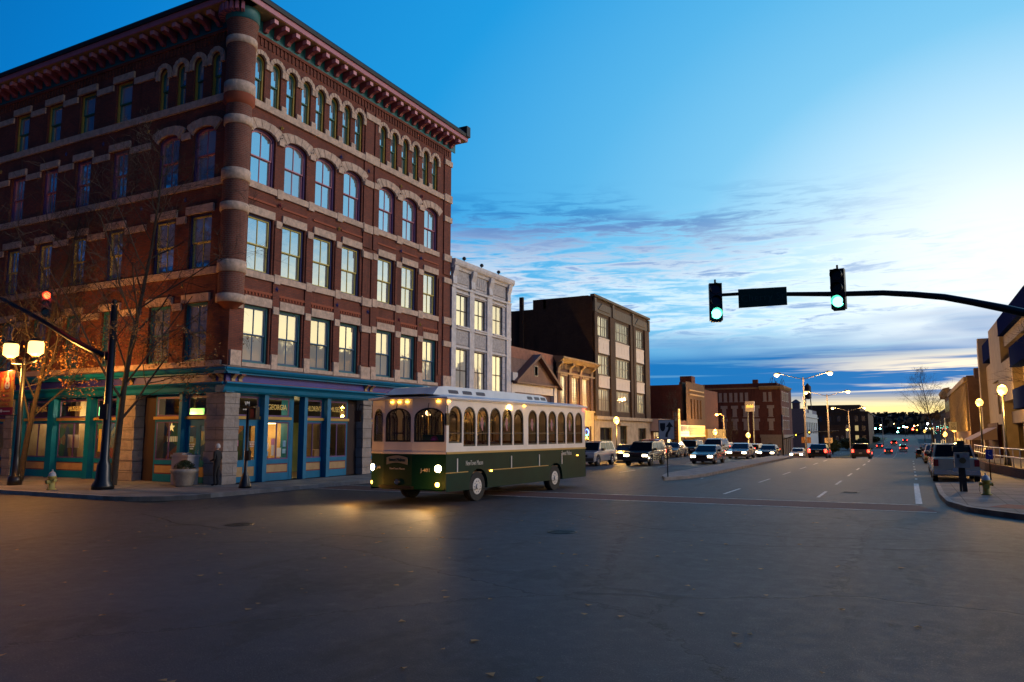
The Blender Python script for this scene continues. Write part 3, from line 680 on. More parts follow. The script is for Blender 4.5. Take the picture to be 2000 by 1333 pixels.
def bay(F, s0, s1, word=None, door=False, n=-.3, mull=1):
    fr = MB(); t = .07
    fr.fb(F, s0, s1, 4.02, 4.12, n - .06, n, 0)
    for a in (s0, s1 - t): fr.fb(F, a, a + t, .15, 4.02, n - .06, n, 0)
    fr.fb(F, s0 + t, s1 - t, 3.93, 4.02, n - .07, n - .01, 2); fr.fb(F, s0 + t, s1 - t, 3.12, 3.19, n - .07, n - .01, 2)
    for a in (s0 + t, s1 - t - .04): fr.fb(F, a, a + .04, 3.19, 3.93, n - .07, n - .01, 2)
    fr.fb(F, s0 - .02, s1 + .02, 2.98, 3.11, n - .02, n + .1, 1); fr.fb(F, s0, s1, 2.88, 2.97, n - .06, n + .02, 0)
    if not door:
        fr.fb(F, s0 + t, s1 - t, .93, 1.13, n - .06, n + .03, 0); fr.fb(F, s0 + t, s1 - t, .15, .5, n - .06, n + .02, 0)
        fr.fb(F, s0 + t, s1 - t, 1.13, 1.19, n - .05, n - .01, 2); fr.fb(F, s0 + t, s1 - t, 2.82, 2.88, n - .05, n - .01, 2)
        for k in range(mull):
            c = s0 + (s1 - s0) * (k + 1) / (mull + 1); fr.fb(F, c - .025, c + .025, 1.19, 2.82, n - .05, n, 2)
        for a in (s0 + t, s1 - t - .04): fr.fb(F, a, a + .04, 1.19, 2.82, n - .05, n - .01, 2)
        fr.fb(F, s0 + t, s1 - t, .5, .93, n - .05, n - .005, 3); fr.fb(F, s0 + t + .05, s1 - t - .05, .55, .88, n - .04, n + .01, 4)
    sh = add('shop_window', fr, [TURQ, GOLD, PUR, MAR, TAN], museum)
    g = MB(); g.poly([F(s0, 3.15, n - .04), F(s1, 3.15, n - .04), F(s1, 4.0, n - .04), F(s0, 4.0, n - .04)])
    if not door: g.poly([F(s0, 1.15, n - .035), F(s1, 1.15, n - .035), F(s1, 2.86, n - .035), F(s0, 2.86, n - .035)])
    add('shop_pane', g, GL_CL, sh)
    if word: text('lettering', word, F, (s0 + s1) / 2, 3.56, n - .01, .36, LET, sh, sx=.62 if len(word) > 7 else .78)
    if door:
        half = (s1 - s0 - 2 * t) / 2
        for k in range(2):
            a = s0 + t + k * half; b = a + half; d = MB()
            for x in (a, b - .13): d.fb(F, x, x + .13, .17, 2.88, n - .05, n, 0)
            for z0, z1 in ((.17, .42), (.85, 1.15), (2.68, 2.88)): d.fb(F, a + .13, b - .13, z0, z1, n - .05, n, 0)
            d.fb(F, a + .13, b - .13, .42, .85, n - .045, n - .01, 1)
            dd = add('door', d, [TURQ, TAN], museum)
            g = MB(); g.poly([F(a + .13, 1.15, n - .03), F(b - .13, 1.15, n - .03), F(b - .13, 2.68, n - .03), F(a + .13, 2.68, n - .03)]); add('door_pane', g, GL_CL, dd)
            g = MB(); x = b - .1 if k == 0 else a + .1; g.tube([F(x, 1.25, n + .05), F(x, 1.65, n + .05)], .015, 6); add('handle', g, CHROME, dd)
            for i, w_ in enumerate(('open daily', 'museum hours', 'welcome')): text('door_lettering', w_, F, (a + b) / 2, 1.75 - i * .1, n - .02, .075, mat('white_vinyl', (.7, .7, .7), .5), dd, sx=.8) if i != 9 and False else None
bay(FF, 24.25, 25.75, None, True); bay(FF, 26.02, 27.72, 'GEORGIA'); bay(FF, 28.62, 30.02, "CHILDREN'S"); bay(FF, 30.32, 31.97, 'MUSEUM')
bay(FF, 33.65, 35.3); bay(FF, 35.6, 37.1, None, True); bay(FF, 37.4, 39.0); bay(FF, 39.3, 40.75)
bay(FL, -29.0, -27.4, None, True); bay(FL, -31.1, -29.2); bay(FL, -35.5, -33.6); bay(FL, -38.5, -35.9, 'MUSEUM'); bay(FL, -41.3, -39.0, "CHILDREN'S"); bay(FL, -45.0, -42.7, 'GEORGIA'); bay(FL, -48, -45.4)
for a, b, n1 in ((25.76, 26.01, .0), (27.74, 28.6, -.02), (30.04, 30.3, .0), (35.31, 35.59, 0), (37.1, 37.4, 0), (39.0, 39.3, 0)):
    cols = MB()
    if b - a > .5: cols.fb(FF, b - .22, b, .15, 4.12, -.36, 0); cols.fb(FF, a, a + .2, .15, 4.12, -.9, -.3); cols.fb(FF, a + .2, b - .22, .15, 4.12, -.95, -.7)
    else: cols.fb(FF, a, b, .15, 4.12, -.36, n1)
    add('shopfront_column', cols, TURQ, museum)
for a, b in ((-29.19, -29.01), (-35.88, -35.52), (-38.98, -38.52), (-42.68, -41.32), (-45.38, -45.02), (-33.58, -33.12)): cols = MB(); cols.fb(FL, a, b, .15, 4.12, -.36, -.02); add('shopfront_column', cols, TURQ, museum)

mb = MB(); c = (tcx, 0); text('transom_lettering', 'VM', FF, 25.0, 3.68, -.31, .26, mat('white_vinyl', (.8, .8, .8), .5), museum, sx=.8)
text('transom_lettering', 'architects', FF, 25.0, 3.42, -.31, .12, MATS['white_vinyl'], museum)
for i, w_ in enumerate(("THE GEORGIA", "CHILDREN'S", "MUSEUM")):
    text('door_lettering', w_, FF, 25.38, 1.95 - i * .1, -.325, .085, MATS['white_vinyl'], museum, sx=.7)
    text('door_lettering', w_, FL, -28.62, 1.85 - i * .1, -.325, .085, MATS['white_vinyl'], museum, sx=.7)
# lit rooms behind the shop windows
FLOORM = mat('shop_floor', (.16, .10, .06), .5); CEIL = mat('shop_ceiling', (.05, .045, .035), .8)
mb = MB()
mb.poly([(-49.6, Y0 + .42, .17), (X0 - .42, Y0 + .42, .17), (X0 - .42, 41.2, .17), (-49.6, 41.2, .17)], 0)
mb.poly([(-49.6, Y0 + 12, .17), (-27, Y0 + 12, .17), (-27, Y0 + 12, 4.1), (-49.6, Y0 + 12, 4.1)], 1)
mb.poly([(-49.6, Y0 + .36, 4.13), (X0 - .36, Y0 + .36, 4.13), (X0 - .36, 41.2, 4.13), (-49.6, 41.2, 4.13)], 1)
add('shop_room', mb, [FLOORM, CEIL], museum)
GRWALL = mat('room_green', (.20, .22, .07), .8, col2=(.12, .16, .05), vs=.7); CRWALL = mat('room_cream', (.42, .30, .16), .8, col2=(.3, .18, .08), vs=1.2)
def mural():
    m = bpy.data.materials.new('mural_paint'); m.use_nodes = True; t = NT(m.node_tree); b = t.n['Principled BSDF']
    geo = t.node('ShaderNodeNewGeometry').outputs['Position']
    v = t.node('ShaderNodeTexVoronoi'); v.inputs['Scale'].default_value = 1.9; t.l.new(geo, v.inputs['Vector'])
    x, y, z = t.xyz(geo)
    h = t.ramp(t.m('ADD', t.m('MULTIPLY', t.xyz(v.outputs['Color'])[0], .75), t.m('MULTIPLY', t.noise(geo, 5., 3), .25)), [(0, (.01, .02, .06)), (.32, (.02, .04, .09)), (.42, (.03, .10, .03)), (.55, (.05, .06, .02)), (.66, (.25, .04, .02)), (.78, (.3, .2, .08)), (.9, (.02, .08, .12)), (1, (.4, .35, .25))])
    t.l.new(h, b.inputs['Base Color']); b.inputs['Roughness'].default_value = .7; MATS['mural_paint'] = m; return m
MUR = mural()
mb = MB()
mb.poly([(-33.6, Y0 + 2.4, .17), (-27.6, Y0 + 2.4, .17), (-27.6, Y0 + 2.4, 3.0), (-33.6, Y0 + 2.4, 3.0)], 0)        # mural partition behind the side windows
mb.poly([(-42.0, Y0 + 2.0, .17), (-34.0, Y0 + 2.0, .17), (-34.0, Y0 + 2.0, 3.1), (-42.0, Y0 + 2.0, 3.1)], 0)
mb.poly([(-49, Y0 + 3.0, .17), (-42.4, Y0 + 3.0, .17), (-42.4, Y0 + 3.0, 2.95), (-49, Y0 + 3.0, 2.95)], 1)
mb.box(-38.1, -37.7, Y0 + .9, Y0 + 1.3, .17, 4.1, 2)
add('mural_screen', mb, [MUR, CRWALL, TAN], museum)
mb = MB()
mb.poly([(-31.2, 26.3, .17), (-31.2, 33.5, .17), (-31.2, 33.5, 2.95), (-31.2, 26.3, 2.95)], 0)
mb.poly([(-31.2, 28.3, .17), (-26.9, 28.3, .17), (-26.9, 28.3, 2.95), (-31.2, 28.3, 2.95)], 1)
mb.poly([(-31.2, 33.7, .17), (-31.2, 41, .17), (-31.2, 41, 2.95), (-31.2, 33.7, 2.95)], 1)
mb.poly([(-31.2, 26.3, .17), (-27.3, 26.0, .17), (-27.3, 26.0, 2.95), (-31.2, 26.3, 2.95)], 1)
mb.box(-28.6, -27.9, 31.0, 32.4, .17, 1.5, 2); mb.box(-28.2, -27.6, 26.4, 27.4, .17, 1.25, 2); mb.box(-29.9, -29.5, 29.0, 30.4, 1.6, 2.3, 2)
add('room_partition', mb, [GRWALL, CRWALL, mat('desk_wood', (.35, .2, .08), .6)], museum)
# posters and cards in the windows
pc = {'w': mat('poster_white', (.65, .62, .58), .6), 'p': mat('poster_pink', (.6, .25, .4), .6), 'b': mat('poster_blue', (.15, .35, .6), .6), 'y': mat('poster_yellow', (.7, .5, .08), .6)}
for k, F, s, z, a, b in [('w', FF, 26.35, 1.75, .22, .3), ('b', FF, 26.35, 1.4, .22, .22), ('p', FF, 26.75, 1.95, .24, .3), ('w', FF, 26.75, 1.55, .2, .5), ('w', FF, 27.15, 1.45, .26, .42), ('b', FF, 27.48, 1.85, .2, .3), ('b', FF, 27.48, 1.5, .22, .22),
                        ('w', FF, 28.85, 1.35, .2, .3), ('p', FF, 24.55, 1.9, .2, .26), ('w', FL, -29.55, 1.65, .18, .35), ('w', FL, -29.3, 1.7, .2, .4), ('y', FL, -35.1, 2.0, .45, 1.1), ('w', FL, -37.3, 1.95, .95, .65), ('w', FL, -30.2, 2.3, .01, .01)]:
    mb = MB(); mb.fb(F, s - a / 2, s + a / 2, z - b / 2, z + b / 2, -.40, -.39); add('poster', mb, pc[k], museum)
mb = star_mesh(); mb.v = [(x * 1.6 - 30.6, y + Y0 + .8, z * 1.6 + 2.62) for x, y, z in mb.v]; add("window_star", mb, emis("window_star_glow", (.9, .6, .2), .8), museum)
mb = MB()
for k in range(14): mb.box(-31.0 + k * .13, -30.93 + k * .13, Y0 + .9, Y0 + .93, 1.95, 2.2)
add('picket_garland', mb, mat('picket_white', (.6, .58, .5), .6), museum)
mb = MB(); mb.fb(FL, -30.9, -29.4, 3.2, 3.52, -1.6, -1.55); add('green_sign', mb, emis('green_sign_light', (.25, .75, .16), 1.0), museum)
mb = MB(); mb.fb(FL, -37.6, -37.1, 3.2, 3.7, -1.6, -1.55); mb.fb(FL, -34.2, -33.8, 3.2, 3.4, -1.6, -1.55); add('green_panel', mb, emis('green_panel_light', (.2, .8, .4), .9), museum)
mb = MB()
for y in (26.6, 27.3): mb.box(-28.6, -27.3, y, y + .35, 2.80, 2.86)
mb.box(-32.4, -31.4, Y0 + 1.0, Y0 + 1.2, 2.86, 2.9); mb.box(-30.8, -29.4, Y0 + 1.5, Y0 + 1.65, 2.9, 2.94)
add('ceiling_light', mb, emis('tube_light', (1, .82, .4), 7.), museum)
for loc, wt, c in (((-28.6, 27.2, 2.7), 38, (1, .62, .22)), ((-29.2, 30.6, 3.2), 38, (1, .78, .35)), ((-29.5, 25.0, 3.1), 16, (1, .7, .3)), ((-30.2, Y0 + 1.4, 3.2), 20, (1, .75, .4)), ((-36.8, Y0 + 1.1, 3.3), 34, (1, .75, .4)),
                   ((-44, Y0 + 1.6, 3.3), 36, (1, .75, .4)), ((-40.3, Y0 + 1.2, 3.2), 10, (1, .6, .3)), ((-28.8, 36, 3.2), 40, (1, .7, .35))):
    point('room_lamp', loc, wt * 2.3, c, .2)
# ------------------------------------------------------------------ generic house pieces
def simple_win(F, s0, s1, z0, z1, n, parent, frame, glass, nx=1, nz=1, t=.06, rail=True):
    fr = MB()
    for a in (s0, s1 - t): fr.fb(F, a, a + t, z0, z1, n - .05, n + .03)
    fr.fb(F, s0 + t, s1 - t, z0, z0 + t, n - .05, n + .03); fr.fb(F, s0 + t, s1 - t, z1 - t, z1, n - .05, n + .03)
    for k in range(1, nx): c = s0 + (s1 - s0) * k / nx; fr.fb(F, c - .02, c + .02, z0 + t, z1 - t, n - .04, n + .02)
    for k in range(1, nz): c = z0 + (z1 - z0) * k / nz; fr.fb(F, s0 + t, s1 - t, c - (.035 if rail else .015), c + (.035 if rail else .015), n - .03, n + .015)
    o = add('window', fr, frame, parent); g = MB(); g.poly([F(s0 + t, z0 + t, n - .01), F(s1 - t, z0 + t, n - .01), F(s1 - t, z1 - t, n - .01), F(s0 + t, z1 - t, n - .01)])
    add('pane', g, glass, o); return o
WDARK = mat('window_frame_dark', (.05, .035, .03), .6); WWHITE = mat('window_frame_cream', (.45, .42, .33), .6)
# ------------------------------------------------------------------ marble building
mar = empty('marble_building', (X0, 41.65, .15), 'narrow pale grey marble building three storeys tall beside the red brick corner museum', 'building')
ops = []; mw = [42.35, 44.75, 47.35]
for s in mw: ops += [(s, s + 1.55, 9.45, 11.6), (s, s + 1.55, 5.1, 7.92), (s, s + 1.9 if s > 47 else s + 1.6, .6, 3.4)]
mb = MB(); wall(mb, FF, 41.66, 50.05, .15, 13.2, ops, 0, .4)
for a, b in ((41.66, 42.2), (43.98, 44.6), (46.42, 47.15), (49.35, 50.05)): mb.fb(FF, a, b, .15, 12.1, 0, .12, 1)
add('wall', mb, [MARB, MARS], mar)
mb = MB(); mb.box(X0 - 14, X0 - .45, 41.66, 50.05, .15, 12.9); add('body', mb, BRKD, mar)
mb = MB()
for a, b in ((42.2, 43.98), (44.6, 46.42), (47.15, 49.35)):
    for z0, z1 in ((8.2, 9.15), (12.35, 13.3)): mb = MB(); mb.fb(FF, a + .1, b - .1, z0, z1, 0, .06); add('rough_panel', mb, MARR, mar)
mb = MB()
for z0, z1, n in ((11.95, 12.1, .16), (11.68, 11.76, .08), (9.22, 9.42, .14), (7.98, 8.12, .1), (4.9, 5.08, .16), (4.1, 4.35, .2)): mb.fb(FF, 41.66, 50.06, z0, z1, 0, n)
for s in mw: mb.fb(FF, s - .08, s + 1.65, 9.36, 9.46, 0, .19)
mb.prism([(0, 13.2), (.14, 13.2), (.2, 13.36), (.34, 13.46), (.4, 13.62), (.4, 13.82), (-.6, 13.9), (-.6, 13.2)], lambda n, z: FF(41.62, z, n), lambda n, z: FF(50.15, z, n))
for s in (41.7, 44.1, 46.6, 49.4):                                                    # scrolled brackets
    mb.prism([(0.1, 12.1), (.2, 12.2), (.16, 12.7), (.3, 13.1), (.34, 13.4), (.1, 13.4)], lambda n, z: FF(s, z, n), lambda n, z: FF(s + .5, z, n))
for k in range(4): mb.fb(FF, 45.05 + .28 * k, 45.12 + .28 * k, 12.55, 13.1, 0, .09)
add('cornice', mb, MARS, mar)
for s in mw:
    simple_win(FF, s, s + 1.55, 9.45, 11.6, -.12, mar, WDARK, GL_CREAM, 2, 2); simple_win(FF, s, s + 1.55, 5.1, 7.92, -.12, mar, WDARK, GL_CREAM, 2, 2)
    simple_win(FF, s, s + (1.9 if s > 47 else 1.6), .6, 3.4, -.3, mar, WDARK, GL_CL, 2, 1)
for s in (43.2, 45.6, 48.1):
    mb = MB(); mb.tube([FF(s, 13.85, .1), FF(s, 14.02, .1)], .03, 6); mb.lathe(FF(s, 14.0, .1), [(.02, 0), (.12, .05), (.14, .15), (.08, .24), (.01, .26)], 10); add('roof_lamp', mb, BLK, mar)
mb = MB(); mb.poly([(X0 - .44, 41.9, .3), (X0 - .44, 49.9, .3), (X0 - .44, 49.9, 3.6), (X0 - .44, 41.9, 3.6)]); add('shop_back', mb, mat('dim_shop', (.12, .07, .03), .8), mar)
# ------------------------------------------------------------------ gabled brick building
gab = empty('gabled_building', (X0, 50.1, .15), 'low brown brick building with a timber edged triangular gable over a white band', 'building')
mb = MB(); wall(mb, FF, 50.1, 58.5, .15, 8.1, [(51, 53.5, .5, 3.3), (55.3, 57.9, .5, 3.3)], -.25, .3)
mb.fb(FF, 50.1, 58.5, 8.1, 8.95, -.7, -.25, 1); mb.box(X0 - 14, X0 - .6, 50.1, 58.5, .15, 8.2)
add('wall', mb, [BRKG, mat('cap_brick', (.36, .15, .09), .8, var=.3, vs=3., bump=.3)], gab)
mb = MB(); tri = [(50.6, 6.25), (58.4, 6.25), (54.5, 8.4)]
mb.prism(tri, lambda s, z: FF(s, z, -.3), lambda s, z: FF(s, z, .05)); add('gable', mb, BRKG, gab)
mb = MB()
for a, b in (((50.35, 6.25), (54.5, 8.62)), ((54.5, 8.62), (58.75, 6.2))):
    mb.prism([a, b, (b[0], b[1] - .26), (a[0], a[1] - .22)], lambda s, z: FF(s, z, -.2), lambda s, z: FF(s, z, .5))
mb.fb(FF, 50.4, 58.7, 6.12, 6.26, -.2, .28); add('gable_trim', mb, mat('brown_timber', (.14, .06, .045), .6), gab)
mb = MB(); mb.fb(FF, 50.4, 58.5, 5.45, 6.12, -.25, .02); mb.fb(FF, 50.2, 51.0, 6.3, 6.9, -.25, .2)
for s in (50.15, 57.9): mb.fb(FF, s, s + .6, 4.3, 6.12, -.25, .1)
add('white_band', mb, mat('white_stucco', (.72, .66, .60), .7, var=.12), gab)
simple_win(FF, 54.15, 54.8, 6.85, 7.7, .06, gab, WWHITE, GL_FAR, 1, 1)
for s0, s1 in ((51, 53.5), (55.3, 57.9)): simple_win(FF, s0, s1, .5, 3.3, -.45, gab, WDARK, GL_CL, 3, 1)
mb = MB(); mb.poly([(X0 - .55, 50.5, .3), (X0 - .55, 58.2, .3), (X0 - .55, 58.2, 3.6), (X0 - .55, 50.5, 3.6)]); add('shop_back', mb, MATS['dim_shop'], gab)
# ------------------------------------------------------------------ bracketed brick building
bra = empty('bracketed_building', (X0, 58.5, .15), 'brick building with bracketed tan cornice and three tall windows beside the umber block', 'building')
OLDB = brick('old_brick', (.19, .09, .06), (.14, .07, .05), (.12, .09, .07)); STU = mat('tan_trim', (.34, .24, .13), .7, var=.25, vs=3.)
bw = [59.25, 61.85, 64.3]; ops = [(s, s + 1.25, 4.75, 7.25) for s in bw] + [(59.2, 60.6, .5, 3.0), (61.3, 63.9, .3, 3.0), (64.6, 66.4, .5, 3.0)]
mb = MB(); wall(mb, FF, 58.55, 67.05, .15, 8.6, ops, 0, .35); mb.box(X0 - 14, X0 - .5, 58.55, 67.05, .15, 8.3)
for s in (58.55, 61.0, 63.45, 66.1): mb.fb(FF, s, s + .6, 4.3, 7.9, 0, .14)
add('wall', mb, OLDB, bra)
mb = MB(); mb.fb(FF, 58.5, 67.1, 7.45, 7.6, 0, .18)
mb.prism([(0, 8.35), (.35, 8.4), (.6, 8.6), (.72, 8.72), (.72, 8.84), (-.3, 8.95)], lambda n, z: FF(58.5, z, n), lambda n, z: FF(67.2, z, n))
for s in (58.65, 61.1, 63.55, 66.2): mb.prism([(0, 7.5), (.15, 7.6), (.2, 8.0), (.5, 8.25), (.5, 8.42), (0, 8.42)], lambda n, z: FF(s, z, n), lambda n, z: FF(s + .4, z, n))
k = 59.2
while k < 66.1: mb.fb(FF, k, k + .1, 7.85, 8.3, 0, .15); k += .3
for s in bw: mb.fb(FF, s - .15, s + 1.4, 7.26, 7.42, 0, .16)
add('cornice', mb, STU, bra)
mb = MB(); wall(mb, FF, 58.56, 67.04, .16, 4.3, [(59.2, 60.6, .5, 3.0), (61.3, 63.9, .3, 3.0), (64.6, 66.4, .5, 3.0)], .05, .1); mb.fb(FF, 58.5, 67.1, 4.25, 4.4, 0, .16)
add('ground_storey', mb, mat('yellow_lit_plaster', (.55, .42, .22), .8, var=.2), bra)  # yellow light on the wall put into the plaster colour
for s in bw: simple_win(FF, s, s + 1.25, 4.75, 7.25, -.08, bra, WWHITE, GL_CREAM, 2, 6, .05, False)
for a, b in ((59.2, 60.6), (61.3, 63.9), (64.6, 66.4)): simple_win(FF, a, b, .5, 3.0, -.15, bra, WWHITE, GL_CL, 2, 1)
mb = MB(); mb.poly([(X0 - .48, 58.7, .3), (X0 - .48, 66.9, .3), (X0 - .48, 66.9, 3.2), (X0 - .48, 58.7, 3.2)]); add('shop_back', mb, MATS['dim_shop'], bra)
# neon signs in the shop windows, seen through the trolley
def neon(pts_list, cols, label, s, z, n=-.02):
    e = empty('neon_sign', FF(s, z - .4, n), label, 'neon sign', 'neon signs in the shop windows across the street')
    for k, (pts, c) in enumerate(zip(pts_list, cols)):
        m_ = MB(); m_.tube([FF(s + a, z + b, n) for a, b in pts], .03, 5); add('neon_tube', m_, emis('neon_%s' % c[0], c[1], 9.), e)
NB = ('blue', (.1, .25, 1)); NR = ('red', (1, .06, .04)); NG = ('green', (.1, 1, .5)); NP = ('magenta', (1, .1, .6)); NY = ('amber', (1, .75, .1))
neon([[(-.5, 0), (-.4, .5), (-.2, .1), (0, .5)], [(-.5, -.3), (.5, -.2)], [(.1, .1), (.4, .4), (.5, 0)]], [NB, NR, NP], 'blue and magenta neon sign glowing in a shop window, left one of the row', 61.9, 2.1)
neon([[(-.4, -.3), (-.3, .4), (-.1, -.3), (.1, .4), (.3, -.3)]], [NR], 'red zigzag neon sign glowing in a shop window behind the trolley', 63.4, 1.95)
neon([[(.4 * cos(t), .3 + .25 * sin(t)) for t in [pi * k / 8 - 1.2 for k in range(9)]], [(-.3, 0), (.3, .05)], [(-.3, -.3), (0, -.1), (.3, -.35)]], [NB, NG, NY], 'blue and green curled neon sign, the one nearest the yellow plaster wall', 65.4, 2.15)
neon([[(-.2, 0), (0, .25), (.2, 0), (0, -.25), (-.2, 0)]], [NP], 'small magenta neon sign in the window of the marble building', 48.2, 2.2)
# ------------------------------------------------------------------ umber brick block
umb = empty('umber_building', (X0, 67.15, .15), 'dark umber brick block four storeys tall with white panels between its window rows', 'building')
bays = [(68.5, 71.45, 3), (73.05, 77.65, 5), (79.95, 82.75, 3)]; ops = []
for a, b, k in bays: ops += [(a, b, 11.75, 13.75), (a, b, 8.0, 9.95), (a, b, 4.5, 6.6)]
mb = MB(); wall(mb, FF, 67.15, 84.7, 3.9, 15.55, ops, 0, .35); mb.box(X0 - 22, X0 - .45, 67.15, 84.68, -.2, 14.6)
mb.box(X0 - .45, X0 - .0, 67.15, 67.5, -.2, 15.5); mb.box(X0 - 5.2, X0 - .45, 67.15, 67.5, 14.6, 15.55)
mb.box(-31.2, X0 - 5.2, 67.15, 67.5, 14.6, 15.2); mb.box(-32.6, -31.2, 67.15, 67.5, 14.6, 15.55); mb.box(-27.5, -27.1, 67.14, 67.51, 15.2, 15.56)
for s in (67.3, 71.6, 72.3, 77.85, 78.9, 82.95): mb.fb(FF, s, s + .75 if s not in (82.95,) else s + 1.6, 3.95, 14.0, 0, .16)
mb.box(-34.0, -33.6, 66.9, 67.15, 4, 15.9)
add('wall', mb, BRKB, umb)
mb = MB()
for a, b, k in bays:
    for z0, z1 in ((10.1, 11.65), (6.75, 7.92)):
        mb.fb(FF, a, b, z0, z1, 0, .05); 
        for j in range(k): c = a + (b - a) * (j + .5) / k; mb.lathe((0, 0, 0), [(0, 0)], 3) if False else mb.fb(FF, c - .16, c + .16, (z0 + z1) / 2 - .3, (z0 + z1) / 2 + .3, .05, .065)
        mb.fb(FF, a, b, z1 - .12, z1, .05, .1); mb.fb(FF, a, b, z0, z0 + .08, .05, .09)
add('white_panel', mb, mat('panel_white', (.74, .66, .58), .6, var=.08), umb)
mb = MB(); mb.fb(FF, 67.2, 84.7, 14.0, 15.0, 0, .1); mb.fb(FF, 67.1, 84.8, 15.42, 15.65, -.2, .25)
for a, b in ((68.3, 71.6), (79.6, 83)): mb.prism([(a, 14.3), (b, 14.3), ((a + b) / 2 + .6, 15.0), ((a + b) / 2 - .6, 15.0)], lambda s, z: FF(s, z, .1), lambda s, z: FF(s, z, .17))
for s in (67.2, 72.2, 78.5, 84.2): mb.fb(FF, s, s + .45, 14.0, 15.3, .1, .24)
add('frieze', mb, mat('terracotta_grey', (.15, .13, .10), .8, var=.3, vs=4., bump=.5), umb)
LST = mat('limestone', (.48, .38, .26), .8, var=.3, vs=1.5, bump=.2)
gops = [(68.6, 71.9, .4, 2.9), (74.3, 76.4, .2, 3.1), (80.2, 83.0, .4, 2.9)]
mb = MB(); wall(mb, FF, 67.15, 84.7, -.1, 3.9, gops, .06, .3); mb.fb(FF, 67.1, 84.8, 3.65, 3.98, 0, .35); mb.fb(FF, 73.8, 76.9, 3.1, 3.35, .06, .3)
add('ground_storey', mb, LST, umb)
for a, b, k in bays:
    for z0, z1 in ((11.75, 13.75), (8.0, 9.95), (4.5, 6.6)):
        for j in range(k): simple_win(FF, a + (b - a) * j / k, a + (b - a) * (j + 1) / k, z0, z1, -.07, umb, WDARK if False else mat('bronze_frame', (.10, .09, .07), .5), GL_CREAM if z0 < 8 or j == 0 else GL_FAR, 2, 2, .1)
for a, b, z0, z1 in gops: simple_win(FF, a, b, z0, z1, -.1, umb, mat('green_frame', (.06, .08, .04), .6), GL_FAR if False else GL_CL, 2, 2)
mb = MB(); mb.poly([(X0 - .44, 67.5, 0), (X0 - .44, 84.5, 0), (X0 - .44, 84.5, 3.6), (X0 - .44, 67.5, 3.6)]); add('shop_back', mb, mat('shop_back_dark', (.03, .028, .025), .8), umb)
# ------------------------------------------------------------------ theatre group
low = empty('low_shop', (X0, 84.75, 0), 'low dark shopfront with striped white canopy between umber block and theatre', 'building')
mb = MB(); wall(mb, FF, 84.75, 100.9, -.5, 4.0, [(86, 90, .3, 2.5), (91.5, 95, .3, 2.5), (96, 100, .3, 2.5)], 0, .4); mb.box(X0 - 10, X0 - .5, 84.75, 100.9, -.5, 3.9); add('wall', mb, BRKD, low)
mb = MB(); mb.fb(FF, 84.9, 94, 2.6, 4.0, 0, 1.0); k = 85.0
while k < 94: mb.fb(FF, k, k + .08, 2.6, 4.02, 1.0, 1.04, 1); k += .45
add('canopy', mb, [mat('canopy_white', (.5, .42, .45), .6), WDARK], low)
for a, b in ((86, 90), (91.5, 95), (96, 100)): simple_win(FF, a, b, .3, 2.5, -.2, low, WDARK, GL_FAR, 3, 1)
the = empty('theatre', (X0, 101, -.7), 'brick theatre with plain dark red side wall and four vertical slots in its front', 'building')
mb = MB(); mb.box(-48, -26.9, 101.0, 123, -1.6, 8.85); mb.box(-28.9, -27.2, 108, 110, 8, 10.5, 0)
add('wall', mb, BRKD, the)
mb = MB(); F2 = FF
wall(mb, F2, 101.0, 111.5, 3.2, 9.3, [(103.2 + 1.75 * k, 104.0 + 1.75 * k, 4.3, 7.0) for k in range(4)], .02, .5)
mb.fb(F2, 101, 111.5, -1.2, 3.2, -.3, .02); mb.box(-27.2, -26.8, 101.2, 111.3, 3.2, 9.2)
for z in (7.5, 8.1): mb.fb(F2, 102.4, 110.6, z, z + .2, .02, .16, 1)
add('front_wall', mb, [BRKB, STU], the)
mb = MB()
mar_e = empty('marquee', (-25.5, 98, 2.0), 'lit white theatre marquee projecting over the pavement', 'marquee')
mb.box(-26.2, -25.0, 91.5, 106, 1.95, 3.35, 0); mb.box(-26.2, -24.95, 91.4, 106.1, 1.85, 1.94, 1)
for z in (2.3, 2.62, 2.95): mb.box(-25.0, -24.97, 91.6, 105.9, z, z + .03, 1)
add('marquee_box', mb, [emis('marquee_light', (1, .78, .42), .75), GOLD], mar_e)
mb = MB(); k = 97.4
while k < 105.8: mb.box(-24.99, -24.95, k, k + .05, 2.0, 3.3); k += .35
add('marquee_rib', mb, mat('rib_brown', (.3, .18, .06), .6), mar_e)
mb = MB()
random.seed(3)
for k in range(16):
    s = 91.7 + k * .35
    mb.box(-24.97, -24.93, s, s + .12, 2.55 + .2 * random.random(), 3.25)
add('marquee_letters', mb, mat('letters_grey', (.25, .22, .3), .5), mar_e)
point('marquee_lamp', (-24.3, 99, 1.5), 160, (1, .75, .35), .6)
bl = empty('blade_sign', (-24.75, 90, .15), 'tall narrow orange blade sign standing up beside the marquee', 'sign')
mb = MB(); mb.box(-25.1, -24.4, 90.0, 90.35, -.2, 5.0, 0); mb.box(-24.4, -24.28, 89.96, 90.4, .9, 5.25, 1)
for k in range(2): mb.box(-24.98, -24.55, 89.96, 90.0, 4.35 - k * .55, 4.8 - k * .55, 2)
for k in range(7): mb.box(-24.88, -24.64, 89.96, 90.0, .8 + k * .35, 1.0 + k * .35, 3)
add('sign_box', mb, [mat('blade_orange', (.30, .10, .03), .6), emis('blade_edge', (1, .6, .15), 1.6), WWHITE, WDARK], bl)
sho = empty('yellow_shop', (X0, 111.6, -1), 'one storey shop with big yellow lit fascia right of the theatre', 'building')
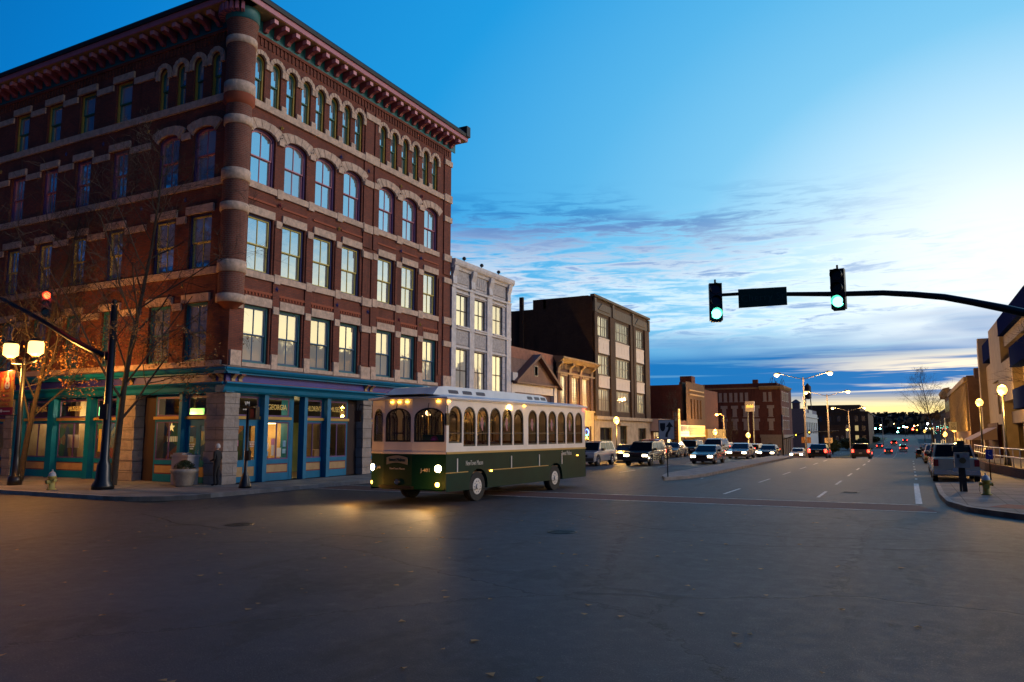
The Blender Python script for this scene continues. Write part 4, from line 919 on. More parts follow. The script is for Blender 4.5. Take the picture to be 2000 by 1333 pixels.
mb = MB(); mb.box(X0 - 9, X0 - .3, 111.6, 125, -2, 2.9); mb.fb(FF, 111.6, 112.2, -2, 1.2, -.3, .1); mb.fb(FF, 124.4, 125, -2, 1.2, -.3, .1); mb.fb(FF, 117.8, 118.2, -2, 1.2, -.3, .1); add('wall', mb, OLDB, sho)
mb = MB(); mb.fb(FF, 111.3, 123.7, .8, 2.95, 0, .35); add('fascia', mb, mat('fascia_yellow', (.50, .36, .12), .7, var=.3, vs=1.), sho)
mb = MB(); mb.fb(FF, 112.2, 124.4, -1.7, .8, -.28, -.25); add('shop_pane', mb, mat('lit_shop', (.06, .05, .03), .3, emit=(.8, .5, .2), es=.12), sho)
mb = MB(); mb.fb(FF, 113, 116.8, .45, .58, -.2, .1); add('strip_light', mb, emis('strip_lit', (1, .9, .5), 5.), sho)
# ------------------------------------------------------------------ old hotel block
hot = empty('hotel_building', (X0, 187, -2.9), 'dark red brick four storey block with pale shuttered windows behind the street lamps', 'building')
FH = Fac((0, 187), 0.); HB = brick('hotel_brick', (.15, .045, .035), (.11, .035, .03), (.06, .03, .025), .1, .3); PAL = mat('pale_shutter', (.34, .30, .30), .7, var=.15)
mb = MB(); mb.box(-60, -26.2, 187, 205, -3.2, 13.6); mb.box(-30.8, -26.15, 186.9, 199, 11.3, 13.7); mb.box(-60, -27, 187.3, 204, 13.6, 14.2); mb.box(-32.6, -31.4, 187.5, 188.6, 13.6, 15.1)
add('wall', mb, HB, hot)
mb = MB()
mb.prism([(-.05, 12.6), (.3, 12.7), (.8, 13.1), (.9, 13.4), (-.05, 13.5)], lambda n, z: (-31, 186.9 - n, z), lambda n, z: (-25.3, 186.9 - n, z))
FX = Fac((-26.15, 0), pi / 2); mb.prism([(-.05, 12.6), (.3, 12.7), (.8, 13.1), (.9, 13.4), (-.05, 13.5)], lambda n, z: FX(186.1, z, n), lambda n, z: FX(199.5, z, n))
mb.box(-60, -31, 186.9, 187.05, 12.9, 13.2); add('cornice', mb, STU, hot)
for c in (-42.2, -39.6, -37.1, -34.6, -29.2):
    if c > -30 or True:
        for o in (-.6, .6): mb = MB(); mb.box(c + o - .36, c + o + .36, 186.88, 187.02, 9.9, 12.0); mb.box(c + o - .5, c + o + .5, 186.82, 187.02, 9.75, 9.9); add('window', mb, PAL, hot)
for c in (-39.4, -36.9, -34.4, -31.9, -28.6):
    for z in (6.3, 3.2) if c != -99 else ():
        mb = MB(); mb.box(c - .48, c + .48, 186.88, 187.02, z, z + 2.5); mb.box(c - .8, c + .8, 186.85, 187.02, z + 1.9, z + 2.6); mb.box(c - .62, c + .62, 186.8, 187.02, z - .15, z); add('window', mb, PAL, hot)
mb = MB(); mb.box(-31.0, -26.1, 186.75, 187.05, -3, 1.3); mb.box(-31.2, -25.9, 186.6, 187.1, 1.3, 2.0)
for s in (187.2, 190, 193, 196, 199): mb.fb(FX, s, s + .5, -3, 2, 0, .2)
mb.fb(FX, 187, 204, 1.3, 2.0, 0, .35); add('ground_storey', mb, mat('hotel_stone', (.30, .26, .22), .8, var=.2), hot)
mb = MB(); A = arch_pts(-29.9, -28.0, 0, .95, 12); mb.poly([(a, 186.7, z) for a, z in A] + [(-28.0, 186.7, -2.9), (-29.9, 186.7, -2.9)]); add('arch_door', mb, mat('door_dark', (.02, .015, .015), .6), hot)
for s in (188.2, 191.3, 194.4, 197):
    for z in (9.9, 6.3, 3.2): simple_win(FX, s, s + 2, z, z + 2.3, .03, hot, PAL, mat('window_dull', (.08, .09, .1), .2), 3, 1, .2)
    mb = MB(); mb.fb(FX, s, s + 2, -2.6, 1.1, .01, .05); add('shop_pane', mb, mat('hotel_shop', (.03, .025, .02), .2), hot)
random.seed(5); mb = MB()
for k in range(10):
    a = Vector((-29 + .4 * k, 188 + random.random(), 13.7)); mb.tube([a, a + Vector((random.uniform(-.7, .9), .3, 1 + random.random()))], .05, 4)
add('roof_scaffold', mb, BLK, hot)
# ------------------------------------------------------------------ beyond the crossing
gw = empty('white_facade_building', (-27, 230, -2.7), 'grey two storey building with stepped white front far down the street', 'building')
mb = MB(); mb.box(-33.5, -26.0, 229, 262, -3, 9.3); add('wall', mb, mat('blue_grey_wall', (.17, .18, .24), .8, var=.2), gw)
FW = Fac((-25.8, 0), pi / 2); mb = MB(); mb.fb(FW, 229.5, 262, -3, 8.2, -.3, 0); mb.fb(FW, 229.5, 234, 8.2, 9.6, -.3, 0); mb.fb(FW, 239, 248, 8.2, 9.2, -.3, 0); mb.fb(FW, 229.4, 262.2, 6.9, 7.2, 0, .3); add('front_wall', mb, mat('white_front', (.5, .55, .55), .7), gw)
for s in (232, 237, 242, 247, 252, 257): simple_win(FW, s, s + 2, 2.2, 5.6, .02, gw, WWHITE, mat('far_blue_window', (.05, .14, .2), .2), 2, 2)
st_ = empty('stucco_cupola', (-29, 236, 9.3), 'small hipped cupola on the roof of the grey building', 'cupola')
mb = MB(); mb.box(-30, -28, 236, 238, 9.3, 11.2); mb.hexa([(-30.4, 235.6, 11.2), (-27.6, 235.6, 11.2), (-27.6, 238.4, 11.2), (-30.4, 238.4, 11.2), (-29.2, 236.8, 12.2), (-28.8, 236.8, 12.2), (-28.8, 237.2, 12.2), (-29.2, 237.2, 12.2)])
add('cupola_roof', mb, mat('slate', (.10, .09, .13), .7), st_)
gb = empty('grand_building', (-22, 300, -2), 'large dark brown building with a raised attic far down the left side', 'building')
mb = MB(); mb.box(-34, -12.6, 300, 345, -3, 10.2); mb.box(-33, -15.2, 302, 340, 10.2, 12.6); mb.box(-34.3, -12.3, 299.7, 345.3, 9.5, 9.9)
add('wall', mb, mat('grand_brick', (.13, .08, .045), .8, col2=(.09, .06, .04), vs=.6), gb)
FG = Fac((0, 300), 0.); random.seed(11)
for s in (-31.5, -28.5, -25.5, -22.3, -19.2, -16.5, -14.2):
    for z in (6.6, 3.2, -.3): mb = MB(); mb.box(s - .55, s + .55, 299.94, 300.0, z, z + 1.9); add('window', mb, mat('grand_window', (.05, .08, .12), .2) if random.random() < .8 else emis('grand_lit', (.8, .6, .25), .5), gb)
rb = empty('stone_civic_building', (-27, 268, -2.5), 'brown stone building with arched openings between white front and large dark block', 'building')
mb = MB(); mb.box(-26.4, -18.5, 275, 296, -3, 4.6); mb.box(-26.5, -18.3, 274.8, 296.1, 4.6, 5.1); add('wall', mb, mat('civic_stone', (.17, .09, .045), .8, var=.3), rb)
for s in (-25.3, -23.2, -21.2, -19.6): A = arch_pts(s - .5, s + .5, 1.6, .5, 8); mb = MB(); mb.poly([(a, 274.9, z) for a, z in A] + [(s + .5, 274.9, -1.4), (s - .5, 274.9, -1.4)]); add('window', mb, MATS['grand_window'], rb)
# water tower
wt = empty('water_tower', (-28.1, 260, -2.5), 'dark water tank on a four legged steel tower rising behind the tall street lamp', 'water tower')
mb = MB(); mb.lathe((-28.1, 260, 0), [(1.05, 13.4), (1.05, 17.2), (.0, 18.4)], 16); mb.lathe((-28.1, 260, 0), [(0, 13.1), (1.05, 13.4)], 16); add('tank', mb, mat('tank_dark', (.05, .035, .03), .7), wt)
mb = MB()
for a, b in ((-1, -1), (1, -1), (1, 1), (-1, 1)): mb.tube([(-28.1 + a * .7, 260 + b * .7, 13.3), (-28.1 + a * 1.7, 260 + b * 1.7, -3)], .08, 5)
for z in (11, 8, 5): r = .7 + (13.3 - z) / 16.3; mb.tube([(-28.1 - r, 260 - r, z), (-28.1 + r, 260 - r, z), (-28.1 + r, 260 + r, z), (-28.1 - r, 260 + r, z), (-28.1 - r, 260 - r, z)], .05, 4)
add('tower_frame', mb, MATS['tank_dark'], wt)
# distant blocks, each a house with windows
def far_house(name, x0, x1, y0, y1, z0, z1, col, label, side, nwin=5, rows=2, lit=.15):
    e = empty(name, ((x0 + x1) / 2, y0, z0), label, 'building'); mb = MB(); mb.box(x0, x1, y0, y1, z0 - 1, z1); mb.box(x0 - .2, x1 + .2, y0 - .2, y1 + .2, z1 - .5, z1 - .25)
    add('wall', mb, mat('wall_' + name + str(int(y0)), col, .85, var=.3, vs=1.), e)
    F = Fac((x1 + .02, 0), pi / 2) if side > 0 else Fac((x0 - .02, y0 + y1), -pi / 2)
    L = y1 - y0; H_ = (z1 - z0 - .8) / rows
    for r_ in range(rows):
        for k in range(nwin):
            s = y0 + L * (k + .3) / nwin; l = random.random() < lit
            mb = MB(); mb.fb(F, s, s + L * .35 / nwin, z0 + .6 + r_ * H_, z0 + .6 + r_ * H_ + H_ * .62, -.05, .02)
            add('window', mb, emis('far_lit_window', (1, .7, .35), .8) if l else mat('far_window', (.04, .05, .07), .15), e)
    return e
random.seed(21)
far_house('far_block', -30, -24, 352, 395, -1.5, 7, (.10, .07, .05), 'low dark block on the left beyond the large brown building', 1)
far_house('far_block', -29, -24.5, 420, 470, 0, 7.5, (.08, .06, .05), 'far dark block left of the green traffic lights', 1)
# ------------------------------------------------------------------ right hand side of the street
CRE = mat('concrete_cream', (.40, .31, .22), .8, var=.18, vs=1.2, bump=.15); BLP = mat('balcony_blue', (.010, .018, .085), 1., spec=0.)
apt = empty('balcony_building', (8, 62, .2), 'cream concrete building with dark blue balcony panels at the right edge', 'building')
FR = Fac((8.0, 0), -pi / 2)      # s = -y ; outward -x
def fy(mb, y0, y1, z0, z1, x0, x1, m=0): mb.box(x0, x1, y0, y1, z0, z1, m)
mb = MB()
fy(mb, 50, 101, -.8, 10.6, 9.6, 22)
fy(mb, 50, 92, 10.0, 11.0, 8.0, 9.6); fy(mb, 50, 92, 6.3, 7.4, 8.0, 9.6); fy(mb, 50, 92, 3.2, 4.2, 8.0, 9.6)
for y in (52.5, 60, 66.5, 73.5, 80.2, 86.8): fy(mb, y, y + .8, -.3, 10.0, 8.3, 9.6)
fy(mb, 80.4, 90.0, 7.3, 12.6, 7.7, 9.4); fy(mb, 69.5, 80.0, 5.0, 8.3, 7.35, 8.9); fy(mb, 78.4, 80.0, -.4, 5.0, 7.4, 8.4)
for k in range(4): fy(mb, 101 + k * .9, 102 + k * .9, -1.2, 13.1 - k * .28, 7.55 + .05 * k, 9.6)
fy(mb, 91, 101, -1, 9.8, 8.2, 9.6)
add('wall', mb, CRE, apt)
def bal(y0, y1, z0, z1, x): m_ = MB(); fy(m_, y0, y1, z0, z1, x, x + .12); fy(m_, y0, y1, z0 - .12, z0, x - .03, x + 1.6); return add('balcony', m_, BLP, apt)
bal(50, 62, 11.1, 12.5, 7.6); bal(62.3, 80.2, 11.1, 12.5, 7.6); bal(50, 69.3, 7.5, 8.9, 7.2); bal(50, 70.0, 4.3, 5.7, 7.3); bal(91, 100.5, 10.3, 12.2, 7.9)
random.seed(9)
for z0, z1 in ((7.5, 9.9), (4.3, 6.2), (.2, 3.1)):
    for y in (53.8, 57, 61.2, 64, 67.8, 70.6, 74.8, 77.6, 81.5, 84.2, 88, 92.5, 96.5):
        e = MB(); fy(e, y, y + 2.1, z0 + .1, z1 - .1, 9.56, 9.62); add('window', e, mat('apt_window', (.05, .035, .025), .12), apt)
mb = MB()
for y in (56.3, 64.5, 70.8, 88.7): mb = MB(); fy(mb, y, y + 2.6, -.3, 3.1, 8.5, 9.5); add('brick_infill', mb, BRKD, apt)
mb = MB(); fy(mb, 90, 101, -1, 3.4, 7.9, 8.2); add('brick_infill', mb, BRKD, apt)
# low brick ramp wall with a steel rail
ramp = empty('ramp_wall', (4.3, 48, .15), 'low dark brick ramp wall topped by a grey steel rail', 'wall')
def rx(y): return 3.85 + (52.6 - y) * .112
mb = MB()
for a, b in ((70, 60), (60, 52.6), (52.6, 46), (46, 38), (38, 30)):
    xa, xb = (rx(a) if a <= 52.6 else 3.85), (rx(b) if b <= 52.6 else 3.85); h = .62
    mb.hexa([(xa, a, .1), (xb, b, .1), (xb + .3, b, .1), (xa + .3, a, .1), (xa, a, h), (xb, b, h), (xb + .3, b, h), (xa + .3, a, h)])
add('brick_wall', mb, BRKD, ramp)
mb = MB(); mb.poly([(4.15, 70, .45), (6.65, 30, .45), (14, 30, .45), (14, 70, .45)]); add('terrace', mb, CONC, ramp)
rail = MB(); STEEL = mat('grey_steel', (.45, .42, .4), .35, .7)
def rp(y, z): return ((rx(y) if y <= 52.6 else 3.85) + .15, y, z)
for z in (1.55, 1.12): rail.tube([rp(y, z) for y in (62, 52.6, 46, 38, 30)], .03, 6)
y = 62
while y > 30: rail.tube([rp(y, .6), rp(y, 1.55)], .022, 5); y -= 1.4
add('rail', rail, STEEL, ramp)
# old blocks behind on the right
ob = empty('old_corner_building', (8, 150, -2), 'dark old brick building with heavy cornice and chimneys down the right side', 'building')
mb = MB(); mb.box(6.6, 22, 106, 150, -2.5, 9.0); mb.box(6.6, 22, 150, 171, -3, 9.9); 
for y in (118, 133, 150, 155): mb.box(8.2, 9.2, y, y + 1.4, 8.8, 11)
add('wall', mb, OLDB, ob)
mb = MB(); mb.prism([(0, 8.9), (.3, 9.0), (.9, 9.6), (1.0, 10.0), (0, 10.2)], lambda n, z: (6.6 - n, 149.8, z), lambda n, z: (6.6 - n, 171.9, z)); mb.prism([(0, 8.9), (.3, 9.0), (.9, 9.6), (1.0, 10.0), (0, 10.2)], lambda n, z: (5.8, 171 + n, z), lambda n, z: (22, 171 + n, z))
mb.box(6.2, 6.6, 106, 149.8, 8.5, 9.1); k = 107
while k < 149: mb.box(6.35, 6.6, k, k + .5, 2.6, 8.4); k += 2.6
add('cornice', mb, STU, ob)
for y in range(108, 170, 4):
    for z in (3.2, 6.2):
        e = MB(); e.box(6.5, 6.62, y, y + 1.4, z, z + 1.9); add('window', e, mat('dull_window', (.05, .05, .06), .2), ob)
mb = MB(); k = 107
while k < 168: mb.box(6.45, 6.62, k, k + 4.5, -1.9, 1.6); k += 6
add('shop_front', mb, mat('shop_front_warm', (.14, .09, .04), .4), ob)
aw = empty('shop_awning', (5.6, 92, 1.5), 'sloping pale awning over the pavement in front of the old building', 'awning')
mb = MB(); mb.prism([(0, 1.7), (0, 2.9), (-2.2, 1.7)], lambda n, z: (7.5 + n, 86, z), lambda n, z: (7.5 + n, 97, z)); add('canvas', mb, mat('awning_canvas', (.5, .36, .3), .8), aw)
random.seed(31)
far_house('far_block', 7, 20, 176, 215, -2.5, 7.5, (.09, .06, .05), 'dark brick block beyond the old corniced building on the right', -1)
far_house('far_block', 7.5, 20, 225, 300, -2.5, 6.0, (.07, .055, .05), 'long low dark block far down the right side', -1, 7)
far_house('far_block', 9, 22, 330, 400, -.6, 8.0, (.06, .05, .05), 'farthest dark block on the right before the wooded hill', -1, 6)
# wooded hill at the end of the street: dense far-off wood reads as one mass
random.seed(4); hb = MB()
for k in range(5200):
    x = random.uniform(-260, 160); y = random.uniform(620, 1300); g = G(y); h = random.uniform(3, 9) * (1 + .5 * (random.random() < .06))
    c = Vector((x, y, g + h * .6)); r_ = random.uniform(2.0, 4.5)
    for j in range(3):
        d = Vector((random.gauss(0, 1), random.gauss(0, 1), random.gauss(0, 1))).normalized(); u = d.orthogonal().normalized(); v = d.cross(u)
        p = c + Vector((random.uniform(-2, 2), random.uniform(-2, 2), random.uniform(-h * .5, h * .45)))
        hb.poly([p + u * r_, p + v * r_ * .8, p - u * r_ * .9, p - v * r_ * .7])
tag(add('wooded_hill', hb, mat('far_wood', (.02, .025, .018), .9, var=.4, vs=.1)), 'dark wooded hill closing the end of the street', 'wood', kind='stuff')
# ------------------------------------------------------------------ vehicles
def car(kind, paint, loc, rot, label, lights=None, name=None, group=None, lit=1.):
    P = {'suv': dict(L=4.75, w=.93, prof=[(0, .42), (0, .78), (.12, .98), (1.15, 1.08), (4.66, 1.12), (4.75, .95), (4.75, .42)], gh=[(1.1, 1.06), (1.72, 1.68), (2.2, 1.76), (4.35, 1.74), (4.68, 1.12)], wh=(.86, 3.75), r=.37, sp=[(1.62, 2.65), (2.75, 3.6), (3.7, 4.35)]),
         'sedan': dict(L=4.6, w=.89, prof=[(0, .32), (0, .6), (.14, .74), (1.3, .92), (3.95, .98), (4.55, .92), (4.6, .7), (4.6, .32)], gh=[(1.25, .9), (2.0, 1.38), (2.5, 1.44), (3.3, 1.42), (4.0, .97)], wh=(.85, 3.7), r=.32, sp=[(1.8, 2.6), (2.68, 3.45)]),
         'pickup': dict(L=5.5, w=.98, prof=[(0, .45), (0, .88), (.12, 1.06), (1.35, 1.14), (3.6, 1.16), (5.46, 1.18), (5.5, 1.1), (5.5, .5)], gh=[(1.3, 1.12), (2.0, 1.72), (2.4, 1.8), (3.35, 1.79), (3.6, 1.15)], wh=(.95, 4.35), r=.39, sp=[(1.9, 2.6), (2.7, 3.3)]),
         'van': dict(L=4.9, w=.95, prof=[(0, .38), (0, .8), (.1, .95), (.8, 1.08), (4.8, 1.1), (4.9, .9), (4.9, .38)], gh=[(.75, 1.06), (1.6, 1.78), (2.2, 1.86), (4.55, 1.82), (4.84, 1.1)], wh=(.85, 3.9), r=.34, sp=[(1.55, 2.5), (2.6, 3.6), (3.7, 4.5)])}[kind]
    L, w_, r = P['L'], P['w'], P['r']
    e = empty(name or {'suv': 'parked_suv', 'sedan': 'parked_sedan', 'pickup': 'pickup_truck', 'van': 'parked_van'}[kind], loc, label, {'suv': 'suv', 'sedan': 'car', 'pickup': 'pickup truck', 'van': 'van'}[kind], group, rot)
    y0 = -L / 2; prof = [(a + y0, b) for a, b in P['prof']]; bot = []
    zb = prof[0][1] - .12
    for c in reversed(P['wh']):
        c += y0; bot += [(c + (r + .07) * cos(t), max(zb, r + (r + .07) * sin(t))) for t in [pi * k / 8 for k in range(9)]]
    poly = prof + [(prof[-1][0] - .05, zb)] + bot + [(prof[0][0] + .05, zb)]
    b = MB(); n = len(poly)
    zt = prof[3][1]
    def X(z): return w_ if z < .75 else w_ - (z - .75) * .12
    A = [(-X(z), y, z) for y, z in poly]; B = [(X(z), y, z) for y, z in poly]
    b.poly(A, 0); b.poly(B[::-1], 0)
    for k in range(n): k2 = (k + 1) % n; b.poly([A[k], A[k2], B[k2], B[k]], 0, False)
    me = b.mesh('body', [paint, TIRE, CHROME], True)
    bm = bmesh.new(); bm.from_mesh(me); ed = [x for x in bm.edges if len(x.link_faces) == 2 and x.calc_face_angle(0) > .6 and min(v.co.z for v in x.verts) > .5 and abs(x.verts[0].co.x) > .5]
    bmesh.ops.bevel(bm, geom=ed, offset=.05, segments=2, affect='EDGES', profile=.6); bm.to_mesh(me); bm.free(); add('body', me, None, e, True)
    # greenhouse
    gh = [(a + y0, z) for a, z in P['gh']]; wr = w_ - .2; wb = w_ - .05
    def gx(z): return wb + (wr - wb) * (z - gh[0][1]) / (gh[2][1] - gh[0][1])
    b = MB(); A = [(-gx(z), y, z) for y, z in gh]; B = [(gx(z), y, z) for y, z in gh]; b.poly(A); b.poly(B[::-1])
    for k in range(len(gh) - 1): b.poly([A[k], A[k + 1], B[k + 1], B[k]])
    add('cabin', b, paint, e, True)
    def glass(nm, p): b_ = MB(); b_.poly(p); add(nm, b_, GL_CAR, e, True)
    def lerp(p, q_, t): return tuple(p[i] + (q_[i] - p[i]) * t for i in range(3))
    def inset(p4, o):                                  # p4 quad, slight inset, pushed outward by o
        c = tuple(sum(q_[i] for q_ in p4) / 4 for i in range(3)); nv = (Vector(p4[1]) - Vector(p4[0])).cross(Vector(p4[3]) - Vector(p4[0])).normalized()
        if nv.dot(Vector(c) - Vector((0, 0, 1.1))) < 0: nv = -nv
        return [tuple(Vector(lerp(q_, c, .09)) + nv * o) for q_ in p4]
    glass('windshield', inset([A[0], B[0], B[1], A[1]], .012)); glass('rear_window', inset([A[-1], B[-1], B[-2], A[-2]], .012))
    for sx in (-1, 1):
        for a, c in P['sp']:
            ya, yc = a + y0, c + y0; zb_ = gh[0][1] + .08; zt_ = gh[2][1] - .1
            fa = 0 if a > 1.7 and kind != 'pickup' or a > 2.3 else .25; ya2 = ya + (.18 if fa else 0); yc2 = yc - (.15 if c == P['sp'][-1][1] else 0)
            glass('side_window', [(sx * (gx(zb_) + .012), ya, zb_), (sx * (gx(zb_) + .012), yc, zb_), (sx * (gx(zt_) + .012), yc2, zt_), (sx * (gx(zt_) + .012), ya2, zt_)])
        for c in P['wh']:
            t_ = MB(); x = sx * (w_ - .1); t_.tube([(x - .11, c + y0, r), (x + .11, c + y0, r)], r, 18); o = add('wheel', t_, TIRE, e, True)
            t_ = MB(); t_.tube([(x + sx * .08, c + y0, r), (x + sx * .125, c + y0, r)], r * .58, 12); add('rim', t_, CHROME, o, True)
        t_ = MB(); t_.box(*sorted((sx * (w_ - .42), sx * (w_ - .06))), y0 - .02, y0 + .12, prof[1][1] - .1, prof[1][1] + .05); add('headlight', t_, emis('headlight_on', (1, .82, .5), 22. * lit) if lights else mat('headlight_off', (.5, .5, .48), .1, coat=1.), e, True)
        zz = .98 if kind in ('suv', 'van', 'pickup') else .82
        t_ = MB(); t_.box(*sorted((sx * (w_ - .24), sx * (w_ - .03))), L / 2 - .12, L / 2 + .02, zz - .2, zz + .12); add('taillight', t_, emis('taillight_on', (1, .03, .015), 12.) if lights else mat('taillight_off', (.35, .01, .01), .2, coat=.6), e, True)
        t_ = MB(); t_.box(*sorted((sx * (w_ - .04), sx * (w_ + .17))), y0 + P['gh'][1][0] - .1, y0 + P['gh'][1][0] + .06, gh[0][1] + .02, gh[0][1] + .2); add('mirror', t_, BLK, e, True)
    bpm = CHROME if kind == 'pickup' else mat('bumper_dark', (.03, .03, .03), .5)
    for yy, s_ in ((y0, -1), (L / 2, 1)): t_ = MB(); t_.box(-w_ + .03, w_ - .03, *sorted((yy, yy + s_ * .1)), prof[0][1] - .06, prof[0][1] + .16); add('bumper', t_, bpm, e, True)
    t_ = MB(); t_.box(-.4, .4, y0 - .012, y0 + .05, prof[1][1] - .16, prof[1][1] + .04); add('grille', t_, BLK, e, True)
    zp = .62 if kind == 'pickup' else .72
    t_ = MB(); t_.box(-.16, .16, L / 2 + .09, L / 2 + .112, zp - .08, zp + .08); add('license_plate', t_, mat('plate_white', (.6, .6, .58), .5), e, True)
    if kind == 'pickup':
        t_ = MB(); t_.box(-w_ + .15, w_ - .15, 3.75 + y0, L / 2 - .12, 1.165, 1.195); add('bed_liner', t_, mat('liner_black', (.01, .01, .01), .8), e, True)
        t_ = MB(); t_.box(-w_ + .27, w_ - .27, L / 2 + .0, L / 2 + .012, .72, 1.12); t_.box(-.13, .13, L / 2 + .012, L / 2 + .03, .96, 1.03); add('tailgate', t_, paint, e, True)
        t_ = MB(); t_.box(-.11, .11, L / 2 + .02, L / 2 + .035, .97, 1.02); add('handle', t_, BLK, e, True)
    return e
pt = lambda n_, c, r_=.25: mat('car_paint_' + n_, c, r_, spec=.6, coat=.6)
SIL, DRK, GRY, WHT, REDP, TANP = pt('silver', (.28, .30, .34)), pt('black', (.012, .013, .018)), pt('grey', (.10, .11, .13)), pt('white', (.5, .5, .5)), pt('wine', (.12, .02, .02)), pt('champagne', (.68, .55, .38))
gl_ = 'cars parked along the left kerb'
car('suv', SIL, (-20.9, 53.4, 0), 0, 'silver suv parked just behind the rear end of the trolley', group=gl_)
car('sedan', DRK, (-21.0, 61.4, 0), 0, 'black sedan parked right behind the silver suv', group=gl_)
car('pickup', REDP, (-21.0, 68.6, 0), 0, 'dark pickup truck parked in front of the umber brick block', group=gl_, name='parked_pickup')
car('sedan', GRY, (-21.0, 75.4, 0), 0, 'grey sedan parked left of the keep right sign post', group=gl_)
car('suv', DRK, (-21.0, 82.3, G(82)), 0, 'black suv parked right of the keep right sign post', group=gl_)
car('sedan', REDP, (-21.0, 90, G(90)), 0, 'wine red sedan parked before the striped canopy', group=gl_)
car('van', WHT, (-21.0, 98.5, G(98.5)), 0, 'white van parked by the theatre marquee', group=gl_)
car('sedan', SIL, (-21.0, 107, G(107)), 0, 'silver sedan parked beneath the theatre front', group=gl_)
car('suv', WHT, (-21.0, 126, G(126)), 0, 'white suv parked beyond the yellow shop', group=gl_)
gm = 'oncoming traffic with headlights on'
for k, (x, y, kd, pp, lb) in enumerate([(-14.2, 61, 'sedan', GRY, 'grey oncoming sedan first in the inner lane'), (-17.6, 55.5, 'suv', DRK, 'black suv with headlights on beside the parked cars'), (-14.1, 74, 'sedan', SIL, 'silver oncoming sedan second in the inner lane'),
                                     (-17.6, 79, 'van', GRY, 'grey oncoming van in the outer lane near the umber block'), (-14.1, 90, 'sedan', DRK, 'black oncoming sedan third in the inner lane'), (-17.7, 101, 'suv', SIL, 'silver oncoming suv in the outer lane by the marquee'), (-14.2, 116, 'sedan', WHT, 'white oncoming sedan on the slope past the theatre')]):
    car(kd, pp, (x, y, G(y)), 0, lb, True, {'sedan': 'moving_car', 'suv': 'moving_suv', 'van': 'moving_van'}[kd], gm)
go = 'departing traffic with red tail lights'
for k, (x, y, kd, pp, lb) in enumerate([(-8.2, 84, 'sedan', DRK, 'black sedan driving away nearest the median with tail lights on'), (-4.9, 96, 'suv', GRY, 'grey suv driving away in the middle lane with tail lights on'), (-8.3, 190, 'sedan', SIL, 'silver car driving away at the bottom of the dip'), (-4.8, 215, 'sedan', DRK, 'black car driving away at the foot of the rise'),
                                     (-1.6, 235, 'suv', WHT, 'white suv driving away in the kerb lane far off'), (-8.2, 262, 'sedan', GRY, 'grey car driving away half way up the rise'), (-4.8, 300, 'suv', DRK, 'black suv driving away up the rise'), (-1.5, 345, 'sedan', REDP, 'wine red car farthest up the street')]):
    car(kd, pp, (x, y, G(y)), pi, lb, True, {'sedan': 'moving_car', 'suv': 'moving_suv', 'van': 'moving_van'}[kd], go)
gr_ = 'vehicles parked along the right kerb'
car('pickup', TANP, (1.92, 44.9, 0), pi, 'champagne pickup truck parked tail towards us behind the right corner', group=gr_)
car('suv', DRK, (1.9, 52.2, 0), pi, 'dark suv parked directly ahead of the champagne pickup', group=gr_)
car('sedan', WHT, (1.85, 70, 0), pi, 'white sedan parked ahead of the dark suv on the right', group=gr_)
car('sedan', GRY, (1.85, 78, G(78)), pi, 'grey sedan parked in front of the white one on the right', group=gr_)
car('van', DRK, (1.9, 170, G(170)), pi, 'dark van stopped far ahead at the right kerb', group=gr_)
# ------------------------------------------------------------------ trolley bus (local frame: x right, y towards its rear)
tro = empty('trolley_bus', (-13.607, 21.423, 0), 'white and dark green trolley bus with arched side windows and lit headlights', 'trolley bus', rot=-R(3.1))
TWH = mat('trolley_white', (.80, .72, .66), .35, var=.12, vs=1.5, coat=.4); TGR = mat('trolley_green', (.002, .030, .021), .5, var=.3, vs=1., spec=.15)
TROOF = mat('trolley_roof', (.55, .6, .7), .4, coat=.3); TWD = mat('trolley_window_dark', (.02, .014, .01), .5); TIN = mat('trolley_inside', (.22, .13, .06), .7)
Wd, Ln = 3.2, 10.8; FN = Fac((0, 0), pi / 2); FO = Fac((-Wd, Ln), -pi / 2)
sw = [(.16 + .85 * k, .16 + .85 * k + .76) for k in range(6)]; sw[0] = (.14, .92); sw += [(5.54 + .845 * k, 5.54 + .845 * k + .74) for k in range(6)]
opsN = [(a, b, 1.9 if k else 2.02, 3.27, (b - a) / 2) for k, (a, b) in enumerate(sw)]; opsO = [(Ln - b, Ln - a, 1.9, 3.27, (b - a) / 2) for a, b in sw]
mb = MB(); wall(mb, FN, 0, Ln, 1.72, 3.5, opsN, 0, .07); wall(mb, FO, 0, Ln, 1.72, 3.5, opsO, 0, .07)
mb.box(-Wd, 0, Ln - .08, Ln, 1.66, 3.5)
P0, P1, P2, P3 = (0, 0), (-1.2, -.28), (-2.42, -.28), (-Wd, 0)
fronts = []
for (a, b), (w0, w1) in (((P3, P2), (.12, .72)), ((P2, P1), (.07, 1.15)), ((P1, P0), (.07, 1.16))):
    d = Vector((b[0] - a[0], b[1] - a[1])); Lg = d.length; F = Fac(a, math.atan2(d.y, d.x)); fronts.append((F, Lg, w0, w1))
    wall(mb, F, 0, Lg, 1.72, 3.5, [(w0, min(w1, Lg - .07), 2.06, 3.2, .32 if Lg > 1 else .3)], 0, .07)
add('body_upper', mb, TWH, tro, True)
mb = MB()                                             # lower body with wheel arches
def lower(F, L_, arches):
    wall(mb, F, 0, L_, .42, 1.66, [(c - .58, c + .58, .42, 1.12, .55) for c in arches], .0, .3, 0)
lower(FN, Ln, [1.98, 7.9]); lower(FO, Ln, [Ln - 1.98, Ln - 7.9])
for F, Lg, a, b in fronts: mb.fb(F, 0, Lg, .5, 1.66, -.05, 0)
